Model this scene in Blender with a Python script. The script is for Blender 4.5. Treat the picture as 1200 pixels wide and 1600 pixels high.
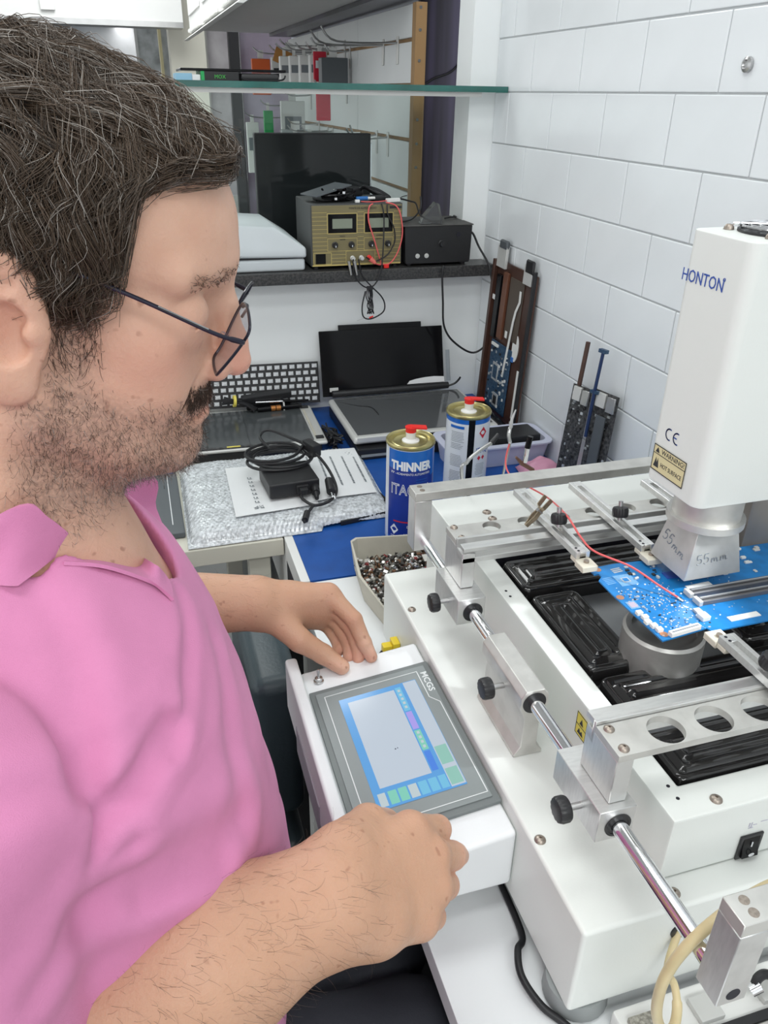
import bpy, bmesh, math, random
import numpy as np
from mathutils import Vector, Matrix
random.seed(7); np.random.seed(7)
S = bpy.context.scene
COL = S.collection
for o in list(bpy.data.objects): bpy.data.objects.remove(o)

# ------------------------------------------------------------------ camera
CAM = (0.0, 0.0, 1.48)
R_ = (0.95773369, -0.28723361, 0.01558957)     # camera right, up and forward in the room's axes
U_ = (0.12198162, 0.45461435, 0.88229602)
F_ = (0.26051232, 0.84310298, -0.4704367)
cd = bpy.data.cameras.new('camera'); cam = bpy.data.objects.new('camera', cd); COL.objects.link(cam)
cam.matrix_world = Matrix(((R_[0], U_[0], -F_[0], CAM[0]), (R_[1], U_[1], -F_[1], CAM[1]), (R_[2], U_[2], -F_[2], CAM[2]), (0, 0, 0, 1)))
cd.sensor_fit = 'VERTICAL'; cd.sensor_height = 36.0; cd.lens = 36.0*1224/1600; cd.clip_start = 0.02
S.camera = cam

# ------------------------------------------------------------------ world, lights, exposure
w = bpy.data.worlds.new('world'); S.world = w; w.use_nodes = True
bg = w.node_tree.nodes['Background']; bg.inputs[0].default_value = (0.95, 0.985, 1.0, 1); bg.inputs[1].default_value = 0.98
def area(name, loc, sx, sy, power, col=(0.97, 1.0, 0.99), rot=(0, 0, 0)):
    l = bpy.data.lights.new(name, 'AREA'); l.shape = 'RECTANGLE'; l.size = sx; l.size_y = sy; l.energy = power; l.color = col
    o = bpy.data.objects.new(name, l); COL.objects.link(o); o.location = loc; o.rotation_euler = rot
    return o
area('unseen_overhead_light', (-0.45, 0.15, 2.62), 1.25, 0.35, 9)
area('unseen_overhead_light', (0.25, 1.05, 2.62), 1.25, 0.35, 7)
area('unseen_overhead_light', (0.05, -1.25, 2.62), 1.4, 0.6, 23)  # added behind the camera to brighten surfaces that face it
area('unseen_shop_light', (0.0, 3.2, 2.5), 0.9, 1.6, 34)  # assumed light over the shop beyond the opening, out of view
area('corridor_lamp_light', (-0.4, 9.0, 2.55), 1.5, 6.0, 130)
vs = S.view_settings
vs.view_transform = 'Standard'; vs.look = 'None'; vs.gamma = 1.0; vs.use_curve_mapping = False; vs.exposure = 0.30

# ------------------------------------------------------------------ materials
MATS = {}
def mat(name, col, rough=0.5, metal=0.0, bump=0.0, bscale=80.0, vary=0.0, vscale=12.0, spec=0.5, trans=0.0, ior=1.45,
        emit=None, estr=0.0, coat=0.0, sss=0.0, alpha=1.0, stretch=None, col2=None):
    if name in MATS: return MATS[name]
    m = bpy.data.materials.new(name); m.use_nodes = True
    nt = m.node_tree; b = nt.nodes['Principled BSDF']
    b.inputs['Base Color'].default_value = (*col, 1); b.inputs['Roughness'].default_value = rough
    b.inputs['Metallic'].default_value = metal; b.inputs['Specular IOR Level'].default_value = spec
    b.inputs['Transmission Weight'].default_value = trans; b.inputs['IOR'].default_value = ior
    b.inputs['Coat Weight'].default_value = coat; b.inputs['Alpha'].default_value = alpha
    if sss:
        b.inputs['Subsurface Weight'].default_value = sss; b.inputs['Subsurface Radius'].default_value = (0.012, 0.005, 0.003)
        b.inputs['Subsurface Scale'].default_value = 0.4
    if emit: b.inputs['Emission Color'].default_value = (*emit, 1); b.inputs['Emission Strength'].default_value = estr
    tc = nt.nodes.new('ShaderNodeTexCoord'); src = tc.outputs['Object']
    if stretch:
        mp = nt.nodes.new('ShaderNodeMapping'); mp.inputs['Scale'].default_value = stretch
        nt.links.new(src, mp.inputs['Vector']); src = mp.outputs['Vector']
    n = nt.nodes.new('ShaderNodeTexNoise'); n.inputs['Scale'].default_value = vscale; n.inputs['Detail'].default_value = 4
    nt.links.new(src, n.inputs['Vector'])
    mx = nt.nodes.new('ShaderNodeMix'); mx.data_type = 'RGBA'
    c2 = col2 if col2 else tuple(max(0, c*(1-vary)) for c in col)
    mx.inputs['A'].default_value = (*col, 1); mx.inputs['B'].default_value = (*c2, 1)
    cr = nt.nodes.new('ShaderNodeMapRange'); cr.inputs['From Min'].default_value = 0.38; cr.inputs['From Max'].default_value = 0.68
    nt.links.new(n.outputs['Fac'], cr.inputs['Value']); nt.links.new(cr.outputs['Result'], mx.inputs['Factor'])
    nt.links.new(mx.outputs['Result'], b.inputs['Base Color'])
    if bump:
        n2 = nt.nodes.new('ShaderNodeTexNoise'); n2.inputs['Scale'].default_value = bscale; n2.inputs['Detail'].default_value = 3
        nt.links.new(src, n2.inputs['Vector'])
        bp = nt.nodes.new('ShaderNodeBump'); bp.inputs['Strength'].default_value = bump; bp.inputs['Distance'].default_value = 0.002
        nt.links.new(n2.outputs['Fac'], bp.inputs['Height']); nt.links.new(bp.outputs['Normal'], b.inputs['Normal'])
    MATS[name] = m
    return m

M_tile = mat('glazed_tile', (0.79, 0.82, 0.84), 0.16, vary=0.02)
M_grout = mat('grout', (0.50, 0.52, 0.53), 0.9, bump=0.3, bscale=300)
M_wall = mat('painted_wall', (0.86, 0.885, 0.885), 0.65, bump=0.08, bscale=60, vary=0.03, vscale=3)
M_ceil = mat('ceiling_paint', (0.75, 0.75, 0.74), 0.8, vary=0.02)
M_floor = mat('dark_floor', (0.016, 0.016, 0.018), 0.5, vary=0.3, bump=0.1)
M_cream = mat('cream_enamel', (0.765, 0.785, 0.755), 0.38, bump=0.04, bscale=500, vary=0.025, vscale=5)
M_cream2 = mat('yellowed_enamel', (0.66, 0.64, 0.55), 0.5, vary=0.06, vscale=8)
M_whitebox = mat('white_enamel', (0.80, 0.82, 0.83), 0.35, bump=0.03, bscale=500, vary=0.015)
M_alu = mat('brushed_aluminium', (0.74, 0.74, 0.73), 0.36, metal=0.85, vary=0.10, vscale=60, stretch=(1, 6, 1))
M_alud = mat('worn_aluminium', (0.68, 0.67, 0.64), 0.42, metal=0.75, vary=0.18, vscale=35)
M_chrome = mat('chrome', (0.82, 0.82, 0.84), 0.10, metal=1.0)
M_steel = mat('steel', (0.55, 0.55, 0.55), 0.3, metal=1.0, vary=0.15)
M_screw = mat('dull_screw', (0.42, 0.36, 0.31), 0.42, metal=0.85, vary=0.3, vscale=400)
M_blackrub = mat('black_rubber', (0.018, 0.018, 0.02), 0.42, bump=0.05, bscale=300)
M_blackpl = mat('black_plastic', (0.02, 0.02, 0.022), 0.38, bump=0.05, bscale=400, vary=0.2)
M_blackgl = mat('black_gloss', (0.006, 0.006, 0.007), 0.09, spec=0.22)
M_ceramic = mat('black_ceramic', (0.016, 0.015, 0.015), 0.13, coat=0.4, vary=0.3, vscale=30)
M_recess = mat('heater_tray_metal', (0.30, 0.31, 0.32), 0.42, metal=0.6, vary=0.3)
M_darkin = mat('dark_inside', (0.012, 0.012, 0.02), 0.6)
M_pcb = mat('blue_circuit_board', (0.012, 0.19, 0.50), 0.35, vary=0.25, vscale=60)
M_pcbd = mat('navy_circuit_board', (0.012, 0.04, 0.095), 0.4, vary=0.5, vscale=160, col2=(0.05, 0.11, 0.18))
M_pcbk = mat('black_circuit_board', (0.02, 0.02, 0.022), 0.45, vary=0.5, vscale=180, col2=(0.10, 0.10, 0.10))
M_solder = mat('solder_pad', (0.62, 0.64, 0.66), 0.35, metal=0.5, vary=0.2)
M_copper = mat('copper_pad', (0.60, 0.30, 0.18), 0.4, metal=0.7)
M_chip = mat('chip_black', (0.02, 0.02, 0.022), 0.5)
M_white = mat('white_plastic', (0.78, 0.78, 0.76), 0.45, vary=0.02)
M_greypl = mat('grey_plastic', (0.30, 0.32, 0.32), 0.45, vary=0.06)
M_bezel = mat('bezel_grey', (0.245, 0.275, 0.275), 0.42, bump=0.03, bscale=500)
M_line = mat('bezel_line', (0.72, 0.75, 0.75), 0.5)
M_blue = mat('blue_table_laminate', (0.010, 0.085, 0.36), 0.42, bump=0.04, bscale=90, vary=0.22, vscale=18)
M_bench = mat('white_laminate', (0.78, 0.80, 0.81), 0.38, vary=0.02, vscale=6)
M_granite = mat('black_granite', (0.028, 0.028, 0.03), 0.32, vary=0.5, vscale=220, col2=(0.075, 0.073, 0.07), bump=0.05)
M_wood = mat('raw_wood', (0.36, 0.215, 0.095), 0.65, vary=0.35, vscale=20, stretch=(1, 1, 0.1))
M_slat = mat('slat_panel_white', (0.70, 0.72, 0.72), 0.42, vary=0.02)
M_cardb = mat('grey_card', (0.56, 0.53, 0.45), 0.8, vary=0.15, vscale=14, bump=0.12, bscale=120)
M_brown = mat('brown_chassis', (0.075, 0.035, 0.025), 0.35, vary=0.35, vscale=25)
M_lilac = mat('lilac_plastic', (0.58, 0.60, 0.74), 0.35, vary=0.03)
M_red = mat('red_plastic', (0.75, 0.025, 0.02), 0.38)
M_redwire = mat('red_wire', (0.72, 0.12, 0.12), 0.45)
M_pinkwire = mat('pink_film', (0.75, 0.36, 0.50), 0.3, alpha=0.8, bump=0.4, bscale=60)
M_gold = mat('gold_lacquer', (0.50, 0.44, 0.20), 0.28, metal=0.8, vary=0.1)
M_canblue = mat('can_blue_print', (0.012, 0.13, 0.50), 0.28, coat=0.2)
M_cannavy = mat('can_navy_print', (0.012, 0.035, 0.27), 0.28, coat=0.2)
M_canwhite = mat('can_white_print', (0.74, 0.77, 0.80), 0.3, coat=0.2)
M_inkw = mat('white_ink', (0.80, 0.82, 0.84), 0.45)
M_inkb = mat('blue_ink', (0.03, 0.08, 0.36), 0.5)
M_inkk = mat('black_ink', (0.03, 0.03, 0.035), 0.6)
M_inkg = mat('grey_ink', (0.20, 0.22, 0.24), 0.6)
M_inkr = mat('red_ink', (0.55, 0.02, 0.04), 0.5)
M_yellow = mat('yellow_plastic', (0.78, 0.58, 0.03), 0.4, vary=0.05)
M_sticker = mat('cream_sticker', (0.70, 0.62, 0.36), 0.5)
M_stickery = mat('yellow_sticker', (0.78, 0.66, 0.12), 0.5)
M_tan = mat('latex_tube', (0.66, 0.55, 0.32), 0.35, vary=0.12, vscale=30, sss=0.1)
M_paper = mat('paper', (0.80, 0.81, 0.82), 0.7, bump=0.1, bscale=40)
M_case = mat('pale_grey_case', (0.56, 0.60, 0.62), 0.42, bump=0.06, bscale=60, vary=0.04)
M_psdark = mat('grey_crackle_paint', (0.075, 0.078, 0.078), 0.6, bump=0.3, bscale=500)
M_psface = mat('khaki_face', (0.20, 0.17, 0.085), 0.45, vary=0.08)
M_psline = mat('gold_line', (0.58, 0.46, 0.16), 0.4)
M_lcd = mat('lcd_glass', (0.23, 0.26, 0.20), 0.25)
M_silver = mat('silver_plastic', (0.60, 0.60, 0.58), 0.38, metal=0.2, vary=0.04)
M_lcdgrey = mat('lcd_panel_grey', (0.065, 0.072, 0.075), 0.14, spec=.35)
M_greylid = mat('grey_lid', (0.085, 0.095, 0.105), 0.45, bump=0.05, bscale=300)
M_copperw = mat('copper_winding', (0.55, 0.22, 0.06), 0.35, metal=0.6, stretch=(1, 1, 40), vary=0.4, vscale=8)
M_orange = mat('orange_pack', (0.72, 0.13, 0.03), 0.45)
M_green = mat('green_pack', (0.02, 0.36, 0.10), 0.45)
M_greenink = mat('green_ink', (0.05, 0.45, 0.06), 0.45)
M_cableK = mat('black_cable', (0.014, 0.014, 0.016), 0.42)
M_foam = mat('pale_blue_foam', (0.50, 0.72, 0.80), 0.8, bump=0.6, bscale=90, vary=0.35, vscale=45)
M_tealedge = mat('green_glass_edge', (0.03, 0.20, 0.17), 0.08, trans=0.35, vary=0.4, vscale=9, coat=0.5)
M_leather = mat('slate_leatherette', (0.045, 0.065, 0.075), 0.4, bump=0.2, bscale=200)
def glass_mat(name, tint=(0.97, 0.99, 0.98), mixf=0.93, rough=0.02):
    m = bpy.data.materials.new(name); m.use_nodes = True; nt = m.node_tree; nt.nodes.clear()
    out = nt.nodes.new('ShaderNodeOutputMaterial'); t = nt.nodes.new('ShaderNodeBsdfTransparent'); t.inputs[0].default_value = (*tint, 1)
    g = nt.nodes.new('ShaderNodeBsdfGlossy'); g.inputs['Roughness'].default_value = rough
    fr = nt.nodes.new('ShaderNodeFresnel'); fr.inputs[0].default_value = 1.45
    mx = nt.nodes.new('ShaderNodeMixShader'); nt.links.new(fr.outputs[0], mx.inputs[0]); nt.links.new(t.outputs[0], mx.inputs[1]); nt.links.new(g.outputs[0], mx.inputs[2])
    nt.links.new(mx.outputs[0], out.inputs[0]); return m
M_glass = glass_mat('clear_glass', (0.93, 0.975, 0.96))
M_lens = glass_mat('spectacle_lens', (0.88, 0.89, 0.92), rough=0.05)
for l_ in list(M_lens.node_tree.links):
    if l_.from_node.type == 'FRESNEL': M_lens.node_tree.links.remove(l_)
for n_ in M_lens.node_tree.nodes:
    if n_.type == 'MIX_SHADER': n_.inputs[0].default_value = 0.14
M_bag = glass_mat('clear_film', (0.86, 0.88, 0.90), rough=0.12)

# ------------------------------------------------------------------ mesh helpers
def V(*a): return Vector(a)
class MB:
    def __init__(s): s.v = []; s.f = []; s.m = []
    def add(s, vs, fs, m=0, T=None):
        b = len(s.v)
        for p in vs:
            s.v.append(tuple(T @ Vector(p)) if T is not None else tuple(p))
        for f in fs: s.f.append(tuple(i+b for i in f)); s.m.append(m)
        return s
    def box(s, x0, y0, z0, x1, y1, z1, m=0, T=None):
        vs = [(x0,y0,z0),(x1,y0,z0),(x1,y1,z0),(x0,y1,z0),(x0,y0,z1),(x1,y0,z1),(x1,y1,z1),(x0,y1,z1)]
        return s.add(vs, [(0,3,2,1),(4,5,6,7),(0,1,5,4),(1,2,6,5),(2,3,7,6),(3,0,4,7)], m, T)
    def cyl(s, p0, p1, r0, r1=None, n=20, m=0, caps=True, T=None):
        r1 = r0 if r1 is None else r1
        p0 = Vector(p0); p1 = Vector(p1); d = (p1-p0).normalized()
        a = d.orthogonal().normalized(); b = d.cross(a)
        vs = []
        for p, r in ((p0, r0), (p1, r1)):
            for i in range(n):
                t = 2*math.pi*i/n; vs.append(p + a*(r*math.cos(t)) + b*(r*math.sin(t)))
        fs = [(i, (i+1) % n, n+(i+1) % n, n+i) for i in range(n)]
        if caps: fs += [tuple(range(n-1, -1, -1)), tuple(range(n, 2*n))]
        return s.add(vs, fs, m, T)
    def tube(s, pts, r, n=8, m=0, closed=False, caps=True):
        P = [Vector(p) for p in pts]; k = len(P)
        rs = r if hasattr(r, '__len__') else [r]*k
        vs = []; prev = None
        for i in range(k):
            if closed: t = P[(i+1) % k]-P[i-1]
            else: t = P[min(i+1, k-1)]-P[max(i-1, 0)]
            if t.length < 1e-9: t = Vector((0, 0, 1))
            t.normalize()
            if prev is None: a = t.orthogonal().normalized()
            else:
                a = prev - t*prev.dot(t)
                a = a.normalized() if a.length > 1e-6 else t.orthogonal().normalized()
            prev = a; b = t.cross(a)
            for j in range(n):
                q = 2*math.pi*j/n; vs.append(P[i]+a*(rs[i]*math.cos(q))+b*(rs[i]*math.sin(q)))
        fs = []
        for i in range(k if closed else k-1):
            i2 = (i+1) % k
            for j in range(n): fs.append((i*n+j, i*n+(j+1) % n, i2*n+(j+1) % n, i2*n+j))
        if caps and not closed: fs += [tuple(range(n-1, -1, -1)), tuple(range((k-1)*n, k*n))]
        return s.add(vs, fs, m)
    def lathe(s, prof, org=(0, 0, 0), axis=(0, 0, 1), n=32, m=0):
        org = Vector(org); d = Vector(axis).normalized(); a = d.orthogonal().normalized(); b = d.cross(a)
        vs = []; fs = []; k = len(prof)
        for (r, z) in prof:
            for j in range(n):
                q = 2*math.pi*j/n; vs.append(org+d*z+a*(r*math.cos(q))+b*(r*math.sin(q)))
        for i in range(k-1):
            for j in range(n): fs.append((i*n+j, i*n+(j+1) % n, (i+1)*n+(j+1) % n, (i+1)*n+j))
        if prof[0][0] > 1e-6: fs.append(tuple(range(n-1, -1, -1)))
        if prof[-1][0] > 1e-6: fs.append(tuple(range((k-1)*n, k*n)))
        return s.add(vs, fs, m)
    def prism(s, poly, z0, z1, m=0, T=None):
        n = len(poly); vs = [(x, y, z0) for x, y in poly]+[(x, y, z1) for x, y in poly]
        fs = [tuple(range(n-1, -1, -1)), tuple(range(n, 2*n))]+[(i, (i+1) % n, n+(i+1) % n, n+i) for i in range(n)]
        return s.add(vs, fs, m, T)
    def build(s, name, mats, parent=None, bevel=0.0, seg=2, smooth=40, bang=35, org=None):
        if not isinstance(mats, (list, tuple)): mats = [mats]
        A = np.array(s.v, dtype=float); lo = A.min(0); hi = A.max(0)
        c = np.array(org) if org is not None else np.array([(lo[0]+hi[0])/2, (lo[1]+hi[1])/2, lo[2]])
        me = bpy.data.meshes.new(name)
        me.from_pydata((A-c).tolist(), [], s.f)
        for m_ in mats: me.materials.append(m_)
        if any(s.m): me.polygons.foreach_set('material_index', s.m)
        if bevel:
            bm = bmesh.new(); bm.from_mesh(me); bmesh.ops.remove_doubles(bm, verts=bm.verts, dist=1e-6)
            es = [e for e in bm.edges if len(e.link_faces) == 2 and e.calc_face_angle(0) > math.radians(bang)]
            bmesh.ops.bevel(bm, geom=es, offset=bevel, segments=seg, affect='EDGES', profile=0.5, clamp_overlap=True)
            bm.to_mesh(me); bm.free()
        if smooth:
            me.polygons.foreach_set('use_smooth', [True]*len(me.polygons)); me.set_sharp_from_angle(angle=math.radians(smooth))
        me.update()
        ob = link(name, me, c, parent)
        if bevel and smooth:
            wn = ob.modifiers.new('weighted_normal', 'WEIGHTED_NORMAL'); wn.keep_sharp = True
        return ob
def link(name, me, loc, parent=None):
    o = bpy.data.objects.new(name, me); COL.objects.link(o); o.location = loc
    if parent is not None: setp(o, parent)
    return o
def wm(o):
    m = o.matrix_basis.copy()
    if o.parent: m = wm(o.parent) @ o.matrix_parent_inverse @ m
    return m
def setp(o, p):
    o.parent = p; o.matrix_parent_inverse = wm(p).inverted()
def thing(name, label, cat, loc=(0, 0, 0), group=None):
    o = bpy.data.objects.new(name, None); COL.objects.link(o); o.location = loc; o.empty_display_size = 0.02
    return tag(o, label, cat, group)
def tag(o, label=None, cat=None, group=None, kind=None):
    if label: o['label'] = label
    if cat: o['category'] = cat
    if group: o['group'] = group
    if kind: o['kind'] = kind
    return o
def struct(o, label=None, cat=None):
    o['kind'] = 'structure'
    return tag(o, label, cat)
def rot(axis, deg): return Matrix.Rotation(math.radians(deg), 4, axis)
def tr(x, y, z): return Matrix.Translation((x, y, z))
def frame(o, x, y, z=None):
    x = Vector(x).normalized(); y = Vector(y); y = (y-x*y.dot(x)).normalized(); z = x.cross(y)
    return Matrix(((x[0], y[0], z[0], o[0]), (x[1], y[1], z[1], o[1]), (x[2], y[2], z[2], o[2]), (0, 0, 0, 1)))
def text_mesh(s, size, extrude=0.00015, align='LEFT', bold=0.0, sx=1.0):
    cu = bpy.data.curves.new('txt', 'FONT'); cu.body = s; cu.size = size; cu.extrude = extrude; cu.align_x = align; cu.resolution_u = 2; cu.offset = bold
    o = bpy.data.objects.new('txt', cu); COL.objects.link(o)
    me = bpy.data.meshes.new_from_object(o); bpy.data.objects.remove(o); bpy.data.curves.remove(cu)
    vs = [(v.co.x*sx, v.co.y, v.co.z) for v in me.vertices]; fs = [tuple(p.vertices) for p in me.polygons]
    bpy.data.meshes.remove(me)
    return vs, fs
def text(s, size, T, material, name, parent, align='LEFT', bold=0.0, sx=1.0, extrude=0.00015):
    vs, fs = text_mesh(s, size, extrude, align, bold, sx)
    mb = MB(); mb.add(vs, fs, 0, T); return mb.build(name, material, parent, smooth=0)
def catmull(pts, n=8, closed=False):
    P = [Vector(p) for p in pts]; out = []; k = len(P)
    rng = range(k if closed else k-1)
    for i in rng:
        p0 = P[i-1] if (closed or i > 0) else P[i]; p1 = P[i]; p2 = P[(i+1) % k]
        p3 = P[(i+2) % k] if (closed or i+2 < k) else p2
        for j in range(n):
            t = j/n; out.append(0.5*((2*p1)+(p2-p0)*t+(2*p0-5*p1+4*p2-p3)*t*t+(3*p1-p0-3*p2+p3)*t**3))
    if not closed: out.append(P[-1])
    return out
def copy_tree(o, parent=None):
    c = o.copy(); COL.objects.link(c)
    if parent is not None: c.parent = parent
    for ch in [x for x in bpy.data.objects if x.parent == o]: copy_tree(ch, c)
    return c
def knob(name, parent, c, axis, r, L, stem=0.0):
    """fluted black hand knob with a metal stem"""
    c = Vector(c); d = Vector(axis).normalized(); a = d.orthogonal().normalized(); b = d.cross(a)
    mb = MB(); n = 36; prof = [(0.55, 0.0), (0.92, 0.08), (1.0, 0.22), (1.0, 0.72), (0.9, 0.92), (0.55, 1.0)]
    vs = []; fs = []
    for (rr, z) in prof:
        for j in range(n):
            q = 2*math.pi*j/n; fl = 1.0-(0.07 if (j % 3 == 0 and 0.1 < z < 0.95) else 0)
            vs.append(c+d*(z*L)+(a*math.cos(q)+b*math.sin(q))*(r*rr*fl))
    for i in range(len(prof)-1):
        for j in range(n): fs.append((i*n+j, i*n+(j+1) % n, (i+1)*n+(j+1) % n, (i+1)*n+j))
    fs += [tuple(range(n-1, -1, -1)), tuple(range((len(prof)-1)*n, len(prof)*n))]
    mb.add(vs, fs); o = mb.build(name, M_blackpl, parent, smooth=30)
    return o
# ================================================================== THE ROOM
XW = 0.845; YB = 1.915
fl = struct(MB().box(-3.2, -2.6, -0.06, 3.2, 16, 0.0).build('floor', M_floor), 'dark shop floor under the benches', 'floor')
ce = struct(MB().box(-3.2, -2.6, 2.70, 0.99, 4.9, 2.76).build('ceiling', M_ceil), 'white painted ceiling above the workbench', 'ceiling')
wr = struct(MB().box(XW+0.0025, -2.6, 0, XW+0.14, YB+0.09, 2.7).build('wall_right', M_grout), 'wall clad in white glazed brick-bond tiles', 'wall')
# tiles: one mesh per size, shared
PY, PZ = 0.2065, 0.1065
tile_cache = {}
def tile(y0, y1, z0, z1):
    ly = round(y1-y0, 4); lz = round(z1-z0, 4); key = (ly, lz)
    if key not in tile_cache:
        mb = MB(); g = 0.0014
        o = mb.box(XW-0.0035+0.004, -ly/2+g, -lz/2+g, XW+0.0045, ly/2-g, lz/2-g).build('tile', M_tile, None, bevel=0.0016, seg=3, smooth=0, org=(XW, 0, 0))
        tile_cache[key] = o.data; bpy.data.objects.remove(o)
    o = link('tile', tile_cache[key], (XW, (y0+y1)/2, (z0+z1)/2), wr); return o
for k in range(-4, 12):
    z1 = 1.595-k*PZ+PZ; z0 = z1-PZ
    if z0 < 0.62: continue
    ph = 1.4215 if k % 2 == 0 else 1.3185
    y = ph-8*PY
    ymin = -0.10
    while y < YB:
        a, b = y, min(y+PY, YB)
        if b > ymin and b-a > 0.012: tile(a, b, z0, z1)
        y += PY
plug = struct(MB().lathe([(0.010, 0), (0.010, 0.004), (0.006, 0.006), (0.0045, 0.003), (0.0, 0.003)], (XW-0.0005, 1.055, 1.5245), (-1, 0, 0), 18).build('trim_1', M_steel, wr))
del plug['kind']; plug.name = 'wall_plug'; plug['label'] = 'grey plug set in a drilled hole'

wb = struct(MB().box(-2.2, YB, 0, XW+0.09, YB+0.09, 1.082).box(0.782, YB, 1.082, XW+0.09, YB+0.09, 2.7).build('wall_back', M_wall), 'plain white wall below the black ledge', 'wall')
ledge = tag(MB().box(-1.2, 1.842, 1.084, XW-0.001, 2.262, 1.112).build('stone_ledge', M_granite, bevel=0.003), 'black granite ledge carrying the power supply, across the white wall', 'ledge')

# glass shelf above the ledge
gs = thing('glass_shelf', 'long green-edged glass shelf spanning above the power supply', 'shelf', (0.3, 2.0, 1.488))
MB().box(-0.9, 1.846, 1.4885, XW-0.002, 2.20, 1.4985).build('shelf_pane', M_glass, gs)
e = MB().box(-0.9, 1.841, 1.4875, XW-0.001, 1.8462, 1.4995).build('shelf_edge', M_tealedge, gs); e['label'] = 'polished dark green front edge'
MB().box(-0.9, 1.851, 1.478, XW-0.06, 1.857, 1.4872).build('support_rail', M_silver, gs)
gp = struct(MB().box(-0.9, 2.232, 1.113, 0.781, 2.236, 1.477).build('window_1', M_glass), 'clear glass pane behind the ledge', 'window')

# ---------------------------------------------------------------- the shop beyond the opening
sw = thing('slatwall', 'white slatted display wall with raw wooden edge behind glass shelf', 'display wall', (0.76, 3.3, 0.9))
SX = 0.765
MB().box(SX+0.012, 2.30, 0.9, SX+0.030, 4.07, 1.69).build('backing_board', M_wood, sw)
e = MB().box(SX-0.0005, 2.270, 0.9, SX+0.030, 2.300, 1.692).build('edge_post', M_wood, sw, bevel=0.001); e['label'] = 'raw brown wooden end post'
for gz0, gz1 in ((0.905, 1.000), (1.010, 1.113), (1.123, 1.231), (1.241, 1.363), (1.373, 1.498), (1.508, 1.605), (1.615, 1.69)):
    for y0, y1 in ((2.302, 2.852), (2.857, 3.45), (3.455, 4.07)):
        MB().box(SX, y0, gz0, SX+0.0125, y1, gz1).build('slat', M_slat, sw, bevel=0.001, seg=1)
for z in (1.30, 1.36, 1.42, 1.56, 1.63, 1.68): MB().cyl((SX+0.012, 2.2705, z), (SX+0.012, 2.269, z), 0.004, n=10).build('post_screw', M_steel, sw)

def hook(y, z, L, parent=None, up=0.03):
    pts = [(SX-0.002, y, z), (SX-0.02, y, z-0.004), (SX-L*0.8, y, z-0.004), (SX-L, y, z+up)]
    t = thing('display_hook', 'x', 'hook', (SX, y, z))
    MB().tube(catmull(pts, 5), 0.0028, 6).build('prong', M_steel, t)
    MB().box(SX-0.004, y-0.008, z-0.055, SX-0.0005, y+0.008, z+0.012).build('back_plate', M_silver, t, bevel=0.001, seg=1)
    return t
for (y, z, L, lab) in ((2.42, 1.610, .22, 'nearest bare steel display hook in the top groove of the slatted wall'), (2.56, 1.610, .22, 'second bare steel display hook in the top groove of the slatted wall'), (2.50, 1.368, .12, 'short bare steel hook below the glass shelf near the wooden edge')):
    h = hook(y, z, L); h['label'] = lab; h['group'] = 'display hooks on the slatted wall'
def pack(y, z, w, h, d, material, lab, cat='package', x=None, ry=0, name='hanging_package', ink=None):
    x = SX-0.11 if x is None else x
    T = tr(x, y, z) @ rot('Y', ry)
    t = thing(name, lab, cat, (x, y, z-h))
    MB().box(-w/2, -d/2, -h, w/2, d/2, 0, 0, T).build('pack_body', material, t, bevel=min(0.002, d*0.2), seg=1)
    if ink: MB().box(-w*0.35, -d/2-0.0008, -h*0.55, w*0.35, -d/2-0.0002, -h*0.3, 0, T).build('printed_patch', ink, t, smooth=0)
    MB().box(-w*0.15, -0.001, 0, w*0.15, 0.001, 0.03, 0, T).build('hang_tab', M_white, t, smooth=0)
    h = hook(y, z+0.024, SX-x+0.03, up=0.016); h['label'] = ' '.join(('steel hook holding '+lab).split()[:16]); h['group'] = 'display hooks on the slatted wall'
    return t
pack(3.68, 1.60, .075, .13, .02, M_orange, 'orange hanging pack above the glass shelf', ink=M_inkw, x=SX-.19)
pack(3.60, 1.605, .05, .13, .02, M_white, 'white card pack hanging beside the orange pack', ink=M_inkk, x=SX-.135)
pack(3.45, 1.62, .09, .05, .004, mat('tan_card', (0.48, 0.22, 0.06), 0.6), 'tan triangular card hanging above the white boxes', x=SX-.12, ry=20)
for i, (yy, xx) in enumerate(((3.36, .15), (3.30, .125), (3.24, .10), (3.18, .075))):
    pack(yy, 1.60, .038, .10, .03, M_white, ['leftmost', 'second', 'third', 'rightmost'][i]+' of four white boxes hanging side by side on the slatted wall', ink=M_inkg, x=SX-xx+.0)
pack(3.02, 1.605, .045, .09, .01, mat('red_tag', (0.62, 0.02, 0.05), 0.5), 'red hang tag next to the white boxes', ink=M_inkw, x=SX-.09)
pack(3.0, 1.48, .05, .085, .01, mat('red_tag', (0.62, 0.02, 0.05), 0.5), 'red tag hanging just below the glass shelf edge', x=SX-.085)
pack(2.95, 1.585, .09, .10, .05, M_greylid, 'black box hanging at the right of the red tag', x=SX-.06)
pack(3.55, 1.60, .045, .12, .02, M_blackpl, 'narrow black pack hanging beside orange pack', x=SX-.11)
pack(3.95, 1.36, .055, .21, .02, M_white, 'tall white pack hanging left of the green pack', ink=M_inkg, x=SX-.20)
pack(3.80, 1.41, .04, .23, .02, M_green, 'tall green pack hanging below the glass shelf', x=SX-.15)
pack(3.60, 1.45, .10, .19, .02, M_white, 'wide white printed card hanging right of the green pack', ink=M_inkg, x=SX-.08)
pack(3.45, 1.35, .12, .16, .03, M_bag, 'clear blister pack hanging under the wide white card', x=SX-.10)
pack(3.30, 1.33, .055, .10, .02, mat('tan_card', (0.48, 0.22, 0.06), 0.6), 'tan card pack hanging above the dark monitor', x=SX-.13)
pack(3.22, 1.33, .05, .10, .02, M_white, 'small white pack hanging beside tan card pack above monitor', x=SX-.09)
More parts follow.
